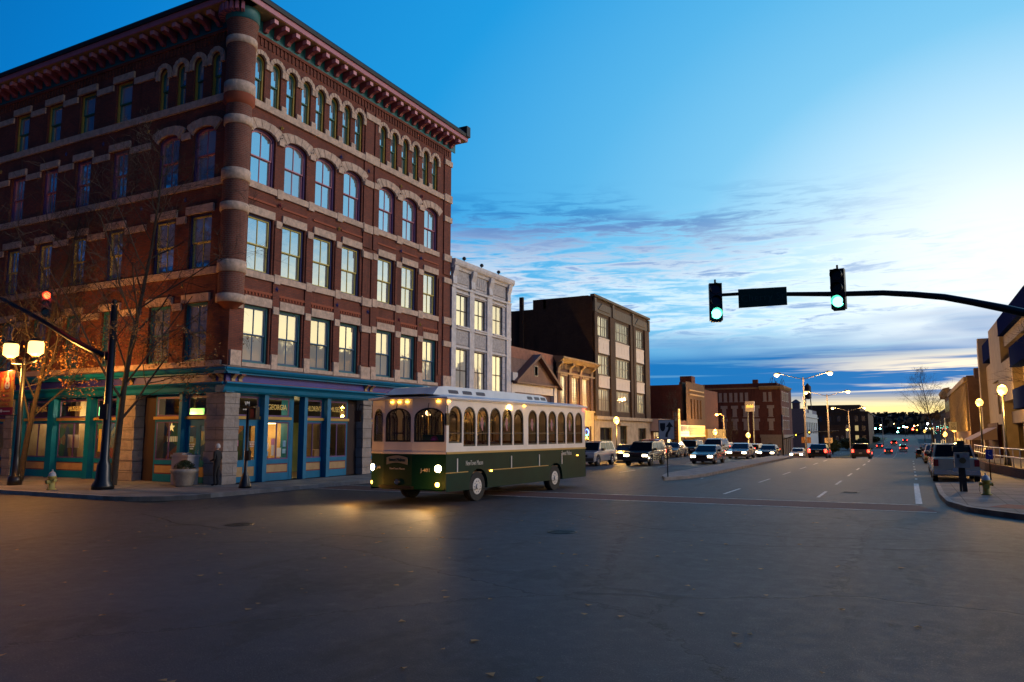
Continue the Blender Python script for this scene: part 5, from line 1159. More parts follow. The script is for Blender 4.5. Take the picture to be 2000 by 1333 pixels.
mb.box(-Wd, 0, Ln - .06, Ln, .45, 1.66); mb.box(-Wd + .3, -.3, .2, Ln - .1, .42, .55); add('body_lower', mb, TGR, tro, True)
mb = MB(); mb.fb(FN, 0, Ln, 1.655, 1.725, -.02, .03); mb.fb(FO, 0, Ln, 1.655, 1.725, -.02, .03)
mb.fb(FN, 0, 1.3, 1.02, 1.05, 0, .012); mb.fb(FN, 2.6, 7.2, 1.02, 1.05, 0, .012)
add('gold_stripe', mb, mat('gold_stripe', (.45, .28, .08), .4), tro, True)
mb = MB()
for F, Lg, a, b in fronts: mb.fb(F, 0, Lg, 1.655, 1.73, -.01, .02)
for s in (.62, 4.2, 6.4, 8.4): mb.fb(FN, s, s + .05, 1.05, 1.5, 0, .02)
mb.fb(FN, 0, Ln, 3.46, 3.52, -.02, .05); add('trim', mb, TWH, tro, True)
# window frames and panes
for F, ops_ in ((FN, opsN), (FO, opsO)):
    for a, b, z0, z1, rs in ops_:
        fm = MB(); A = arch_pts(a, b, z1, rs, 12); B = arch_pts(a + .05, b - .05, z1 - .05, rs - .05, 12)
        for k in range(12): fm.hexa([F(*A[k], -.02), F(*A[k + 1], -.02), F(*A[k + 1], -.06), F(*A[k], -.06), F(*B[k], -.02), F(*B[k + 1], -.02), F(*B[k + 1], -.06), F(*B[k], -.06)])
        for x in (a, b - .05): fm.fb(F, x, x + .05, z0, z1 - rs, -.06, -.02)
        fm.fb(F, a + .05, b - .05, z0, z0 + .06, -.06, -.02); fm.fb(F, a + .05, b - .05, 2.33, 2.37, -.06, -.02)
        o = add('side_window', fm, TWD, tro, True); g = MB(); g.poly([F(a, z0, -.04), F(b, z0, -.04)] + [F(p, q_, -.04) for p, q_ in A[::-1]]); add('pane', g, GL_TR, o, True)
ROSE = mat('decal_rose', (.40, .16, .16), .6); ROSG = mat('decal_leaf', (.06, .12, .05), .6)
for k in (2, 4, 6, 8, 10):
    a, b = sw[k]; c = (a + b) / 2; m_ = MB()
    for (u, v, r_) in ((0, .12, .09), (.05, .0, .08), (-.05, -.02, .08), (0, -.13, .09), (.03, -.24, .05)): m_.poly([FN(c + u + r_ * .8 * cos(t), 2.72 + v + r_ * sin(t), -.036) for t in [2 * pi * j / 8 for j in range(8)]], 0)
    for sg in (-1, 1): m_.poly([FN(c + sg * .13, 2.55, -.035), FN(c + sg * .22, 2.68, -.035), FN(c + sg * .15, 2.8, -.035)], 1)
    add('flower_decal', m_, [ROSE, ROSG], tro, True)
for F, Lg, a, b in fronts:
    b = min(b, Lg - .07); rs = .32 if Lg > 1 else .3; A = arch_pts(a, b, 3.2, rs, 12); Bq = arch_pts(a + .05, b - .05, 3.15, rs - .03, 12); fm = MB()
    for k in range(12): fm.hexa([F(*A[k], .0), F(*A[k + 1], .0), F(*A[k + 1], -.06), F(*A[k], -.06), F(*Bq[k], .0), F(*Bq[k + 1], .0), F(*Bq[k + 1], -.06), F(*Bq[k], -.06)])
    for x in (a, b - .05): fm.fb(F, x, x + .05, 2.06, 3.2 - rs, -.06, .01)
    fm.fb(F, a + .05, b - .05, 2.06, 2.11, -.06, .01); o = add('windshield_frame', fm, BLK, tro, True)
    g = MB(); g.poly([F(a, 2.06, -.03), F(b, 2.06, -.03)] + [F(p, q_, -.03) for p, q_ in A[::-1]]); add('windshield', g, GL_TR, o, True)
for F, Lg, a, b in fronts[1:]:
    m_ = MB(); m_.tube([F(Lg * .5, 3.35, .06), F(Lg * .5, 3.25, .1), F(Lg * .42, 2.7, .05)], .014, 5); add('wiper', m_, BLK, tro, True)
# roof: eaves, curved deck, clerestory with small windows
outl = [(.1, -.12), (-1.2, -.45), (-2.45, -.45), (-Wd - .1, -.12), (-Wd - .1, Ln + .06), (.1, Ln + .06)]
mb = MB(); inn = [(-.35, .35), (-1.2, .2), (-2.4, .2), (-Wd + .35, .35), (-Wd + .35, Ln - .3), (-.35, Ln - .3)]
for (o_, zo), (i_, zi) in (((outl, 3.5), (outl, 3.56)), ((outl, 3.56), (inn, 3.66))):
    for k in range(6): k2 = (k + 1) % 6; mb.poly([(*o_[k], zo), (*o_[k2], zo), (*i_[k2], zi), (*i_[k], zi)], 0, True)
mb.poly([(*p, 3.66) for p in inn]); mb.poly([(*p, 3.5) for p in outl[::-1]]); add('roof', mb, TROOF, tro, True)
mb = MB(); x0, x1 = -Wd + .62, -.42
prof = [(-.62, 3.64), (-.2, 3.66), (.25, 3.92), (.7, 3.97), (7.6, 3.93), (8.0, 3.86), (8.15, 3.66)]
for (ya, za), (yb, zb) in zip(prof, prof[1:]):
    mb.poly([(x0 + .12, ya, za), (x1 - .12, ya, za), (x1 - .12, yb, zb), (x0 + .12, yb, zb)], 0, True)
    for x, xi in ((x0, x0 + .12), (x1, x1 - .12)): mb.poly([(x, ya, min(za, 3.64)), (x, yb, min(zb, 3.64)), (xi, yb, zb), (xi, ya, za)])
add('clerestory', mb, TWH, tro, True)
for s in (.75, 1.62, 2.5, 6.3, 6.9, 7.45):
    L_ = .6 if s < 4 else .42; m_ = MB(); cx_ = x1 - .045; pts = [(s + L_ * .5 + (L_ * .5) * (1 if abs(cos(t)) > .8 else cos(t) / .8) * (1 if cos(t) > 0 or abs(cos(t)) <= .8 else -1), 3.78 + .065 * max(-1, min(1, sin(t) * 1.4))) for t in [2 * pi * (j + .5) / 14 for j in range(14)]]
    m_.prism(pts, lambda a, b: (x1 - .075 - (b - 3.78) * .37, a, b), lambda a, b: (x1 - .05 - (b - 3.78) * .37, a, b)); add('roof_window', m_, mat('roof_window', (.10, .03, .015), .15), tro, True)
# lamps of the trolley
HLM = emis('trolley_headlight', (1, .80, .38), 40.); AMB = emis('amber_lamp', (1, .45, .05), 12.)
Ff = fronts[2][0]
def disc_lamp(F, s, z, r_, m_, name, n=.0):
    b_ = MB(); p = Vector(F(s, z, n)); q_ = Vector(F(s, z, n + .05)); b_.tube([p, q_], r_, 16); o = add(name, b_, m_, tro, True)
    b_ = MB(); b_.tube([p, Vector(F(s, z, n + .06))], [r_ * 1.18, r_ * 1.02], 16, caps=False); add('lamp_ring', b_, CHROME, o, True); return o
disc_lamp(Ff, .97, 1.18, .12, HLM, 'headlight'); disc_lamp(fronts[0][0], .18, 1.18, .12, HLM, 'headlight')
disc_lamp(Ff, .95, .66, .075, emis('turn_signal_lit', (1, .5, .06), 30.), 'turn_signal'); disc_lamp(fronts[0][0], .14, .66, .06, AMB, 'turn_signal')
disc_lamp(fronts[1][0], .62, .72, .09, CHROME, 'emblem')
for F, ss_ in ((fronts[1][0], (.3, .62, .95)), (fronts[2][0], (.9,)), (FN, (.05, 5.15))):
    for s in ss_: m_ = MB(); m_.fb(F, s, s + .09, 3.38, 3.43, 0, .06); add('marker_lamp', m_, AMB, tro, True)
m_ = MB(); m_.fb(FN, 10.65, 10.74, 3.36, 3.42, 0, .05); add('marker_lamp', m_, emis('red_marker', (1, .05, .02), 14.), tro, True)
m_ = MB(); m_.fb(FN, 2.72, 2.8, .98, 1.04, 0, .05); m_.fb(FN, 9.9, 9.96, 1.36, 1.4, 0, .04); add('marker_lamp', m_, AMB, tro, True)
for c in (1.98, 7.9):
    for x in (-.2, -Wd + .2):
        m_ = MB(); m_.tube([(x - .14, c, .5), (x + .14, c, .5)], .5, 24); o = add('wheel', m_, TIRE, tro, True)
        sg = 1 if x > -1 else -1; m_ = MB(); m_.tube([(x + sg * .1, c, .5), (x + sg * .15, c, .5)], [.33, .27], 20)
        m_.tube([(x + sg * .14, c, .5), (x + sg * .2, c, .5)], .1, 12)
        for k in range(10): t = 2 * pi * k / 10; m_.tube([(x + sg * .14, c + .19 * cos(t), .5 + .19 * sin(t)), (x + sg * .18, c + .19 * cos(t), .5 + .19 * sin(t))], .025, 6)
        add('rim', m_, mat('rim_white', (.6, .55, .5), .4), o, True)
CRE2 = mat('vinyl_cream', (.55, .52, .45), .5)
text('lettering', 'NewTown Macon', FN, 1.7, 1.32, .006, .24, CRE2, tro, sx=.62, local=True); text('lettering', 'Sweet Melissa', FN, 8.9, 1.5, .006, .27, CRE2, tro, sx=.62, local=True)
b_ = MB(); F = fronts[1][0]; A = [(.14 + .9 * k / 10, 1.53 + .07 * sin(pi * k / 10)) for k in range(11)]
for k in range(10): b_.hexa([F(A[k][0], A[k][1] - .24, .02), F(A[k + 1][0], A[k + 1][1] - .24, .02), F(A[k + 1][0], A[k + 1][1] - .24, 0), F(A[k][0], A[k][1] - .24, 0), F(*A[k], .02), F(*A[k + 1], .02), F(*A[k + 1], 0), F(*A[k], 0)])
o = add('name_plate', b_, mat('plate_grey', (.16, .16, .15), .5), tro, True); text('lettering', 'Sweet Melissa', F, .59, 1.45, .024, .17, MATS['trolley_green'], o, sx=.72, local=True)
text('lettering', 'NewTown Macon', F, .6, 1.16, .01, .09, CRE2, tro, local=True); text('lettering', 'J-401', Ff, .5, 1.12, .006, .17, CRE2, tro, local=True); text('lettering', 'J-401', fronts[0][0], .52, 1.18, .006, .12, CRE2, tro, local=True)
b_ = MB(); F = fronts[1][0]; b_.fb(F, -.1, 1.3, .5, .6, 0, .12); add('bumper', b_, BLK, tro, True)
# inside
b_ = MB(); b_.box(-Wd + .1, -.1, .1, Ln - .1, .95, 1.0); b_.box(-Wd + .1, -.1, .1, Ln - .1, 3.42, 3.46); add('inner_floor', b_, TIN, tro, True)
for k in range(7):
    for x in (-2.9, -1.15):
        b_ = MB(); b_.box(x, x + .9, 2.3 + k * 1.05, 2.72 + k * 1.05, 1.35, 1.47); b_.box(x, x + .9, 2.72 + k * 1.05, 2.8 + k * 1.05, 1.35, 2.02); b_.box(x + .4, x + .5, 2.4 + k * 1.05, 2.6 + k * 1.05, 1, 1.35); add('bench_seat', b_, mat('bench_wood', (.16, .07, .025), .5), tro, True)
for y in (1.6, 4.9, 8.6):
    for x in (-1.35, -1.95): b_ = MB(); b_.tube([(x, y, 1), (x, y, 3.42)], .02, 6); add('grab_pole', b_, mat('brass', (.5, .35, .12), .3, 1.), tro, True)
b_ = MB(); b_.box(-1.0, -.2, .02, .3, 1.7, 2.3); add('dashboard', b_, mat('dash_green', (.05, .12, .09), .6), tro, True)
b_ = MB(); b_.lathe((-.5, .05, 2.06), [(.01, .2), (.12, .17), (.17, .05), (.15, -.02)], 12); add('bow', b_, mat('bow_pink', (.5, .05, .2), .6, bump=.8, bs=30.), tro, True)
b_ = MB(); b_.box(-1.75, -1.55, 1.2, 1.4, 3.36, 3.42); b_.box(-1.75, -1.55, 5.2, 5.4, 3.36, 3.42); add('dome_light', b_, emis('dome_light', (1, .65, .25), 6.), tro, True)
for y, wv in ((1.3, 5), (5.3, 9), (8.8, 7)):
    o = point('cabin_lamp', (-1.6, y, 3.2), wv, (1, .62, .28), .12); o.parent = tro
for F, s in ((Ff, .97), (fronts[0][0], .18)):
    l = bpy.data.lights.new('headlight_beam', 'SPOT'); l.energy = 1100; l.color = (1, .62, .26); l.spot_size = R(80); l.spot_blend = .9; l.shadow_soft_size = .1
    o = bpy.data.objects.new('headlight_beam', l); COL.objects.link(o); o.parent = tro; o.location = F(s, 1.16, .12); o.rotation_euler = (R(86), 0, pi)
for F, s in ((Ff, .95), (fronts[0][0], .14)):
    o = point('turn_signal_light', F(s, .62, .8), 40, (1, .42, .05), .08); o.parent = tro
b_ = MB(); b_.tube([FN(-.05, 3.3, .02), FN(-.25, 3.25, .22), FN(-.28, 3.0, .25)], .018, 6); b_.fb(FN, -.38, -.2, 2.6, 3.0, .2, .27); add('side_mirror', b_, BLK, tro, True)
b_ = MB(); b_.tube([(-Wd, -.1, 3.3), (-Wd - .3, -.35, 3.35), (-Wd - .32, -.4, 3.1)], .018, 6); b_.box(-Wd - .45, -Wd - .2, -.44, -.36, 2.75, 3.15); add('side_mirror', b_, BLK, tro, True)
# ------------------------------------------------------------------ people
SKIN = mat('skin', (.42, .24, .17), .6)
def person(loc, rot, label, cloth, legs, hairc, seated=False, sc_=1.):
    e = empty('person', loc, label, 'person', rot=rot)
    hip = .5 if seated else .93
    J = {'pelvis': (0, 0, hip), 'waist': (0, .01, hip + .16), 'chest': (0, 0, hip + .4), 'neck': (0, -.01, hip + .56), 'head': (0, -.03, hip + .66), 'crown': (0, -.02, hip + .76)}
    Ed = [('pelvis', 'waist'), ('waist', 'chest'), ('chest', 'neck'), ('neck', 'head'), ('head', 'crown')]; Rd = {'pelvis': .15, 'waist': .135, 'chest': .155, 'neck': .055, 'head': .09, 'crown': .075}
    for s, n_ in ((-1, 'l'), (1, 'r')):
        J['sh' + n_] = (s * .18, .0, hip + .47); J['el' + n_] = (s * .26, .04, hip + .2); J['wr' + n_] = (s * .14, -.2, hip + .12) ; J['ha' + n_] = (s * .08, -.25, hip + .13)
        Rd.update({'sh' + n_: .07, 'el' + n_: .05, 'wr' + n_: .032, 'ha' + n_: .036}); Ed += [('chest', 'sh' + n_), ('sh' + n_, 'el' + n_), ('el' + n_, 'wr' + n_), ('wr' + n_, 'ha' + n_)]
        if seated: J['kn' + n_] = (s * .11, -.42, hip + .02); J['an' + n_] = (s * .11, -.42, .08); J['to' + n_] = (s * .11, -.55, .05)
        else: J['kn' + n_] = (s * .10, -.02, .5); J['an' + n_] = (s * .11, .02, .09); J['to' + n_] = (s * .12, -.14, .05)
        J['hi' + n_] = (s * .09, 0, hip - .06); Rd.update({'hi' + n_: .1, 'kn' + n_: .065, 'an' + n_: .045, 'to' + n_: .04}); Ed += [('pelvis', 'hi' + n_), ('hi' + n_, 'kn' + n_), ('kn' + n_, 'an' + n_), ('an' + n_, 'to' + n_)]
    K = list(J); me = bpy.data.meshes.new('body'); me.from_pydata([tuple(c * sc_ for c in J[k]) for k in K], [(K.index(a), K.index(b)) for a, b in Ed], [])
    o = bpy.data.objects.new('body', me); COL.objects.link(o); sk = o.modifiers.new('skin', 'SKIN'); su = o.modifiers.new('sub', 'SUBSURF'); su.levels = su.render_levels = 2
    for k, v in zip(K, me.skin_vertices[0].data): v.radius = (Rd[k] * sc_, Rd[k] * sc_ * (.8 if k in ('pelvis', 'waist', 'chest') else 1))
    me.skin_vertices[0].data[0].use_root = True
    bpy.context.view_layer.update(); dg = bpy.context.evaluated_depsgraph_get(); m2 = bpy.data.meshes.new_from_object(o.evaluated_get(dg)); bpy.data.objects.remove(o)
    m2.materials.clear(); [m2.materials.append(x) for x in (cloth, legs, SKIN)]
    for p in m2.polygons:
        z = p.center.z / sc_; d = math.hypot(p.center.x / sc_, p.center.y / sc_ + .25)
        p.material_index = 2 if z > hip + .57 or (d < .13 and z > hip and p.center.y < -.17 * sc_) else (1 if z < hip + .04 else 0); p.use_smooth = True
    m2.name = 'body'; ob_ = bpy.data.objects.new('body', m2); COL.objects.link(ob_); ob_.parent = e
    hd = MB(); hz = (hip + .73) * sc_
    hd.lathe((0, .015 * sc_, hz - .02), [(.0, .135 * sc_), (.05 * sc_, .125 * sc_), (.088 * sc_, .08 * sc_), (.103 * sc_, .0), (.098 * sc_, -.05 * sc_)], 14); add('hair', hd, hairc, e, True)
    fc = MB()
    for s in (-1, 1): fc.box(s * .035 - .012, s * .035 + .012, -.128, -.11, hz - .015, hz + .003, 0); fc.tube([(s * .095, 0, hz - .03), (s * .108, .0, hz + .02)], .015, 5, 1)
    fc.tube([(0, -.115, hz), (0, -.145, hz - .04)], [.01, .018], 5, 1); fc.box(-.03, .03, -.122, -.105, hz - .08, hz - .07, 2); add('face', fc, [BLK, SKIN, mat('lips', (.3, .1, .09), .6)], e, True)
    return e
DKC = mat('cloth_black', (.012, .011, .013), .9); person((-25.78, 22.75, .15), R(-75), 'white haired person in black standing by the corner stone pier', DKC, DKC, mat('hair_white', (.55, .5, .45), .8))
person((-14.35, 22.75, 1.0), 0, 'trolley driver in a dark jacket seated behind the windshield', DKC, DKC, mat('hair_dark', (.02, .015, .012), .8), True)
person((-13.95, 24.0, .97), pi, 'passenger in a pale pink shirt seated behind the trolley driver', mat('cloth_pink', (.45, .25, .28), .8), DKC, MATS['hair_dark'], True)
# ------------------------------------------------------------------ street furniture left
lp = empty('twin_street_lamp', (-34.0, 19.3, .15), 'black post with two lit drum lanterns at the left edge', 'street lamp')
mb = MB(); mb.tube([(-34.0, 19.3, .15), (-34.0, 19.3, .5), (-34.0, 19.3, .55), (-34, 19.3, 1.5), (-34, 19.3, 5.3)], [.28, .26, .16, .12, .085], 12); mb.tube([(-35.0, 19.3, 5.62), (-34.9, 19.3, 5.42), (-34, 19.3, 5.34), (-33.15, 19.3, 5.42), (-33.05, 19.3, 5.62)], .035, 6); mb.lathe((-34, 19.3, 5.3), [(.09, 0), (.12, .1), (.04, .2), (.06, .28), (0, .34)], 10)
add('post', mb, BLK, lp)
for x in (-35.05, -33.2):
    mb = MB(); mb.lathe((x, 19.3, 5.62), [(.10, 0), (.2, .1), (.30, .16), (.30, .58), (.26, .66), (0, .68)], 18); o = add('lantern', mb, LAMPW, lp)
    mb = MB(); mb.lathe((x, 19.3, 5.62), [(.12, -.02), (.13, .02)], 14); mb.lathe((x, 19.3, 6.29), [(.31, 0), (.26, .06), (.0, .14)], 18); add('cap', mb, BLK, o)
    point('lantern_light', (x, 19.3, 5.15), 580, (1, .42, .08), .25).parent = None
bn = empty('street_banner', (-34.9, 19.3, 3.2), 'red and gold banner with a white guitar hanging from the twin lamp post', 'banner')
FB = Fac((-35.62, 19.25), 0.); BW = 1.12
mb = MB(); mb.fb(FB, 0, BW, 3.95 + .3, 5.05, -.01, .01, 0); mb.fb(FB, 0, BW, 3.48, 4.25, -.01, .01, 1); mb.fb(FB, 0, BW, 3.15, 3.48, -.01, .01, 2)
add('cloth', mb, [mat('banner_red', (.50, .05, .02), .8), mat('banner_gold', (.62, .36, .06), .8), mat('banner_maroon', (.28, .015, .05), .8)], bn)
mb = MB()
for z in (5.07, 3.13): mb.tube([(-35.7, 19.27, z), (-34, 19.27, z)], .02, 6)
add('bracket', mb, BLK, bn)
BWHT = mat('banner_white', (.75, .7, .65), .8); mb = MB()
gc = .62
for r_, z in ((.2, 4.45), (.15, 4.68)): mb.poly([FB(gc + r_ * cos(t), z + r_ * sin(t) * .9, .016 + r_ * .01) for t in [2 * pi * k / 18 for k in range(18)]])
mb.fb(FB, gc - .03, gc + .03, 4.75, 4.98, .01, .02)
mb.poly([FB(gc - .05, 4.96, .02), FB(gc + .05, 4.96, .02), FB(gc + .06, 5.03, .02), FB(gc - .04, 5.03, .02)]); add('guitar_print', mb, BWHT, bn)
mb = MB(); mb.poly([FB(gc + .055 * cos(t), 4.52 + .055 * sin(t), .022) for t in [2 * pi * k / 12 for k in range(12)]]); mb.fb(FB, gc - .08, gc + .08, 4.37, 4.39, .018, .023); add('sound_hole', mb, mat('banner_red2', (.4, .05, .03), .8), bn)
mb = MB()
for sx, c in ((-1, .24), (1, .98)):
    mb.poly([FB(c - .12, 4.26, .013), FB(c + .12, 4.26, .013), FB(c + .1, 4.62, .013), FB(c - .08, 4.62, .013)]); mb.poly([FB(c + .06 * cos(t), 4.72 + .07 * sin(t), .013) for t in [2 * pi * k / 10 for k in range(10)]]); mb.poly([FB(c - .08 * sx, 4.6, .014), FB(c - .02 * sx, 4.55, .014), FB(c - .12 * sx, 4.9, .014), FB(c - .16 * sx, 4.88, .014)][::1])
add('figure_print', mb, MATS['banner_gold'], bn)
for t_, z, sz, c in (('WELCOME TO', 4.17, .13, 'banner_red'), ("Macon's", 4.0, .24, 'banner_maroon'), ('Museum', 3.79, .24, 'banner_maroon'), ('DISTRICT', 3.58, .16, 'banner_red')): text('lettering', t_, FB, BW / 2, z, .012, sz, MATS[c], bn, sx=.95)
mb = MB(); mb.poly([FB(.3 + .1 * cos(t), 3.32 + .07 * sin(t), .012) for t in [2 * pi * k / 12 for k in range(12)]]); mb.fb(FB, .42, .95, 3.28, 3.32, .01, .012); add('emblem_print', mb, BWHT, bn)
def signal_head(name, parent, loc, az_, lit, sect=3, col=BLK, vis=True):
    """vertical signal; faces direction az_ (radians, 0 = -y)"""
    F = Fac((loc[0], loc[1]), az_); h = .36; z0 = loc[2]
    b_ = MB(); b_.fb(F, -.18, .18, z0, z0 + h * sect, -.12, .1); b_.tube([F(0, z0 + h * sect, 0), F(0, z0 + h * sect + .12, 0)], .03, 6); b_.fb(F, -.14, .14, z0 - .04, z0, -.08, .06)
    o = add(name, b_, col, parent)
    for k in range(sect):
        z = z0 + h * (sect - k - .5)
        b_ = MB(); r_ = .15; N = 14; arc = [(pi * (-.15) + pi * 1.3 * j / N) for j in range(N + 1)]
        for j in range(N): a, c = arc[j], arc[j + 1]; b_.poly([F(r_ * cos(a), z + r_ * sin(a), .1), F(r_ * cos(c), z + r_ * sin(c), .1), F(r_ * cos(c), z + r_ * sin(c), .34), F(r_ * cos(a), z + r_ * sin(a), .3)])
        add('visor', b_, col, o); b_ = MB(); b_.tube([F(0, z, .1), F(0, z, .13)], .14, 16)
        on = lit == k; cc = [('red', (1, .04, .02)), ('amber', (1, .5, .05)), ('green', (.12, 1, .62))][k]
        add('lens', b_, emis('signal_%s_on' % cc[0], (1, .07, .02) if k == 0 else cc[1], 7. if k == 0 else 6.) if on else mat('signal_%s_off' % cc[0], tuple(.04 * v + .008 for v in cc[1]), .2), o)
    return o
sp_ = empty('signal_mast', (-28.4, 19.5, .15), 'black traffic signal mast with red light in front of the museum', 'traffic light')
mb = MB(); mb.tube([(-28.4, 19.5, .15), (-28.4, 19.5, .3), (-28.4, 19.5, .5), (-28.4, 19.5, 1.1), (-28.4, 19.5, 1.3), (-28.4, 19.5, 7.5)], [.42, .42, .3, .26, .17, .12], 16); mb.lathe((-28.4, 19.5, 7.5), [(.12, 0), (.05, .04), (.11, .12), (.11, .2), (.0, .28)], 12); add('post', mb, BLK, sp_)
mb = MB(); mb.tube([(-28.5, 19.5, 5.4), (-29.6, 19.5, 5.72), (-31.0, 19.5, 6.25), (-32.85, 19.5, 7.05), (-34.5, 19.5, 7.72), (-36.6, 19.5, 8.5), (-38.5, 19.5, 8.9), (-41, 19.5, 9.2)], [.12, .115, .11, .1, .09, .08, .07, .06], 10)
mb.tube([(-28.55, 19.5, 5.25), (-28.55, 19.5, 5.6)], .17, 10); add('arm', mb, BLK, sp_)
signal_head('signal_head', sp_, (-32.75, 19.35, 7.35), R(52), 0)
mb = MB(); mb.box(-28.62, -28.18, 19.3, 19.36, 2.9, 3.5); mb.tube([(-28.4, 19.5, 3.2), (-28.7, 19.4, 3.2)], .04, 6); add('walk_signal', mb, BLK, sp_)
point('red_spill', (-32.4, 19.0, 8.25), 25, (1, .05, .02), .1)
pd = empty('pedestrian_signal', (-23.95, 22.6, .15), 'short black post with a dark pedestrian signal at the museum corner', 'pedestrian signal')
mb = MB(); mb.tube([(-23.95, 22.6, .15), (-23.95, 22.6, .25), (-23.95, 22.6, .6), (-23.95, 22.6, .8), (-23.95, 22.6, 3.45)], [.26, .24, .16, .075, .06], 12); mb.lathe((-23.95, 22.6, 3.45), [(.06, 0), (.07, .05), (0, .12)], 8); add('post', mb, BLK, pd)
mb = MB(); mb.box(-23.75, -23.35, 22.45, 22.65, 2.9, 3.4); mb.tube([(-23.95, 22.6, 3.3), (-23.7, 22.55, 3.3)], .025, 5); mb.tube([(-23.95, 22.6, 3.0), (-23.7, 22.55, 3.0)], .025, 5); mb.box(-23.76, -23.34, 22.3, 22.45, 3.36, 3.42); o = add('signal_box', mb, BLK, pd)
mb = MB(); mb.box(-23.64, -23.46, 22.43, 22.45, 2.98, 3.32); add('lens', mb, mat('hand_red', (.22, .02, .015), .3), o)
mb = MB(); mb.box(-23.9, -23.7, 22.5, 22.62, 1.25, 1.65); add('push_button_box', mb, BLK, pd)
# planter, box, hydrants
pl = empty('stone_planter', (-27.0, 22.15, .15), 'round stone planter with a small dark shrub beside the museum corner', 'planter')
mb = MB(); mb.lathe((-27.0, 22.15, .15), [(.0, .0), (.33, 0), (.38, .08), (.47, .5), (.52, .55), (.56, .62), (.56, .72), (.46, .72), (.42, .6), (0, .6)], 24); add('pot', mb, mat('planter_stone', (.38, .33, .27), .8, var=.25, vs=6., bump=.3), pl)
random.seed(12); mb = MB()
for k in range(1500):
    t = random.uniform(0, 2 * pi); ph = random.uniform(0, pi / 2 * 1.1); r_ = .36 * random.uniform(.6, 1.12); p = Vector((-27.0 + r_ * cos(t) * cos(ph) * 1.15, 22.15 + r_ * sin(t) * cos(ph), .88 + r_ * sin(ph) * .85)); d = Vector((random.gauss(0, 1), random.gauss(0, 1), random.gauss(0, 1))).normalized(); u = d.orthogonal().normalized() * .035; v = d.cross(u).normalized() * .018
    mb.poly([p - u, p + v, p + u, p - v])
add('shrub', mb, mat('shrub_leaf', (.02, .04, .015), .7, col2=(.05, .07, .02), vs=20.), pl)
bx = empty('utility_box', (-27.9, 22.9, .15), 'pale square utility box behind the stone planter', 'utility box')
mb = MB(); mb.box(-28.45, -27.45, 22.65, 23.25, .15, 1.42); mb.box(-28.35, -27.75, 22.62, 23.1, 1.42, 1.5); mb.box(-28.5, -27.4, 22.62, 23.28, 1.34, 1.42); add('cabinet', mb, mat('box_pale', (.42, .38, .36), .7, var=.15), bx)
def hydrant(loc, label, body, cap):
    e = empty('fire_hydrant', loc, label, 'fire hydrant'); b_ = MB(); b_.lathe((0, 0, 0), [(.0, 0), (.17, 0), (.17, .04), (.12, .05), (.115, .46), (.15, .47), (.15, .52), (.12, .53)], 18)
    for sg, r_ in ((1, .055), (-1, .055)): b_.tube([(0, 0, .38), (sg * .19, 0, .38)], r_, 10); b_.tube([(sg * .18, 0, .38), (sg * .22, 0, .38)], .07, 6)
    b_.tube([(0, 0, .3), (0, -.2, .3)], .075, 12); b_.tube([(0, -.19, .3), (0, -.23, .3)], .09, 6); add('barrel', b_, body, e, True)
    b_ = MB(); b_.lathe((0, 0, .53), [(.135, 0), (.13, .05), (.1, .13), (.05, .17), (.03, .18)], 18); b_.tube([(0, 0, .7), (0, 0, .78)], .03, 5); add('bonnet', b_, cap, e, True)
    b_ = MB(); b_.tube([(-.2, -.02, .34), (-.23, -.04, .2), (-.2, -.04, .05)], .008, 4); add('chain', b_, BLK, e, True); return e
HY = mat('hydrant_yellow', (.45, .34, .05), .5, var=.2, vs=8.)
hydrant((2.36, 32.35, .155), 'yellow fire hydrant with silver cap on the right corner pavement', HY, mat('hydrant_silver', (.45, .5, .55), .4)); hydrant((-29.85, 18.35, .155), 'yellow and white fire hydrant near the kerb by the signal mast', mat('hydrant_dull', (.40, .32, .08), .6), mat('hydrant_grey', (.4, .4, .42), .5))
# right corner objects
mt = empty('meter_post', (1.79, 33.85, .15), 'grey box with a round dial mounted on a dark wooden post at the right corner', 'meter box')
mb = MB(); mb.hexa([(1.70, 33.8, .15), (1.86, 33.8, .15), (1.86, 33.96, .15), (1.70, 33.96, .15), (1.66, 33.8, 1.05), (1.82, 33.8, 1.05), (1.82, 33.96, 1.05), (1.66, 33.96, 1.05)]); mb.box(1.60, 1.68, 33.78, 33.84, .15, 1.2); add('post', mb, mat('weathered_post', (.03, .025, .02), .8), mt)
mb = MB(); mb.box(1.48, 1.98, 33.62, 33.85, 1.05, 1.62, 0); mb.box(1.44, 1.96, 33.6, 33.87, 1.66, 1.86, 1); mb.box(1.58, 1.84, 33.66, 33.82, 1.86, 2.06, 1); mb.box(1.56, 1.66, 33.61, 33.62, 1.42, 1.55, 1); mb.box(1.78, 1.92, 33.61, 33.62, 1.45, 1.54, 2); add('box', mb, [mat('meter_grey', (.36, .36, .33), .5, var=.2, vs=5.), mat('meter_dark', (.015, .02, .015), .5), mat('meter_sticker', (.4, .3, .3), .5)], mt)
mb = MB(); mb.tube([(1.75, 33.61, 1.32), (1.75, 33.56, 1.32)], .11, 18); add('dial', mb, mat('dial_brown', (.14, .09, .03), .4), mt)
def post_sign(name, loc, h, label, wsg, hsg, col, F=None, ang=0., cat='sign'):
    e = empty(name, loc, label, cat); b_ = MB(); b_.tube([loc, (loc[0], loc[1], loc[2] + h)], .03, 6); add('post', b_, BLK, e)
    F = Fac((loc[0], loc[1] - .045), ang); z1 = loc[2] + h; b_ = MB(); b_.fb(F, -wsg / 2, wsg / 2, z1 - hsg, z1, -.01, .0); o = add('plate', b_, col, e); return e, F, z1, o
SGW = mat('sign_white', (.62, .60, .56), .5); SGK = mat('sign_black', (.01, .01, .01), .5)
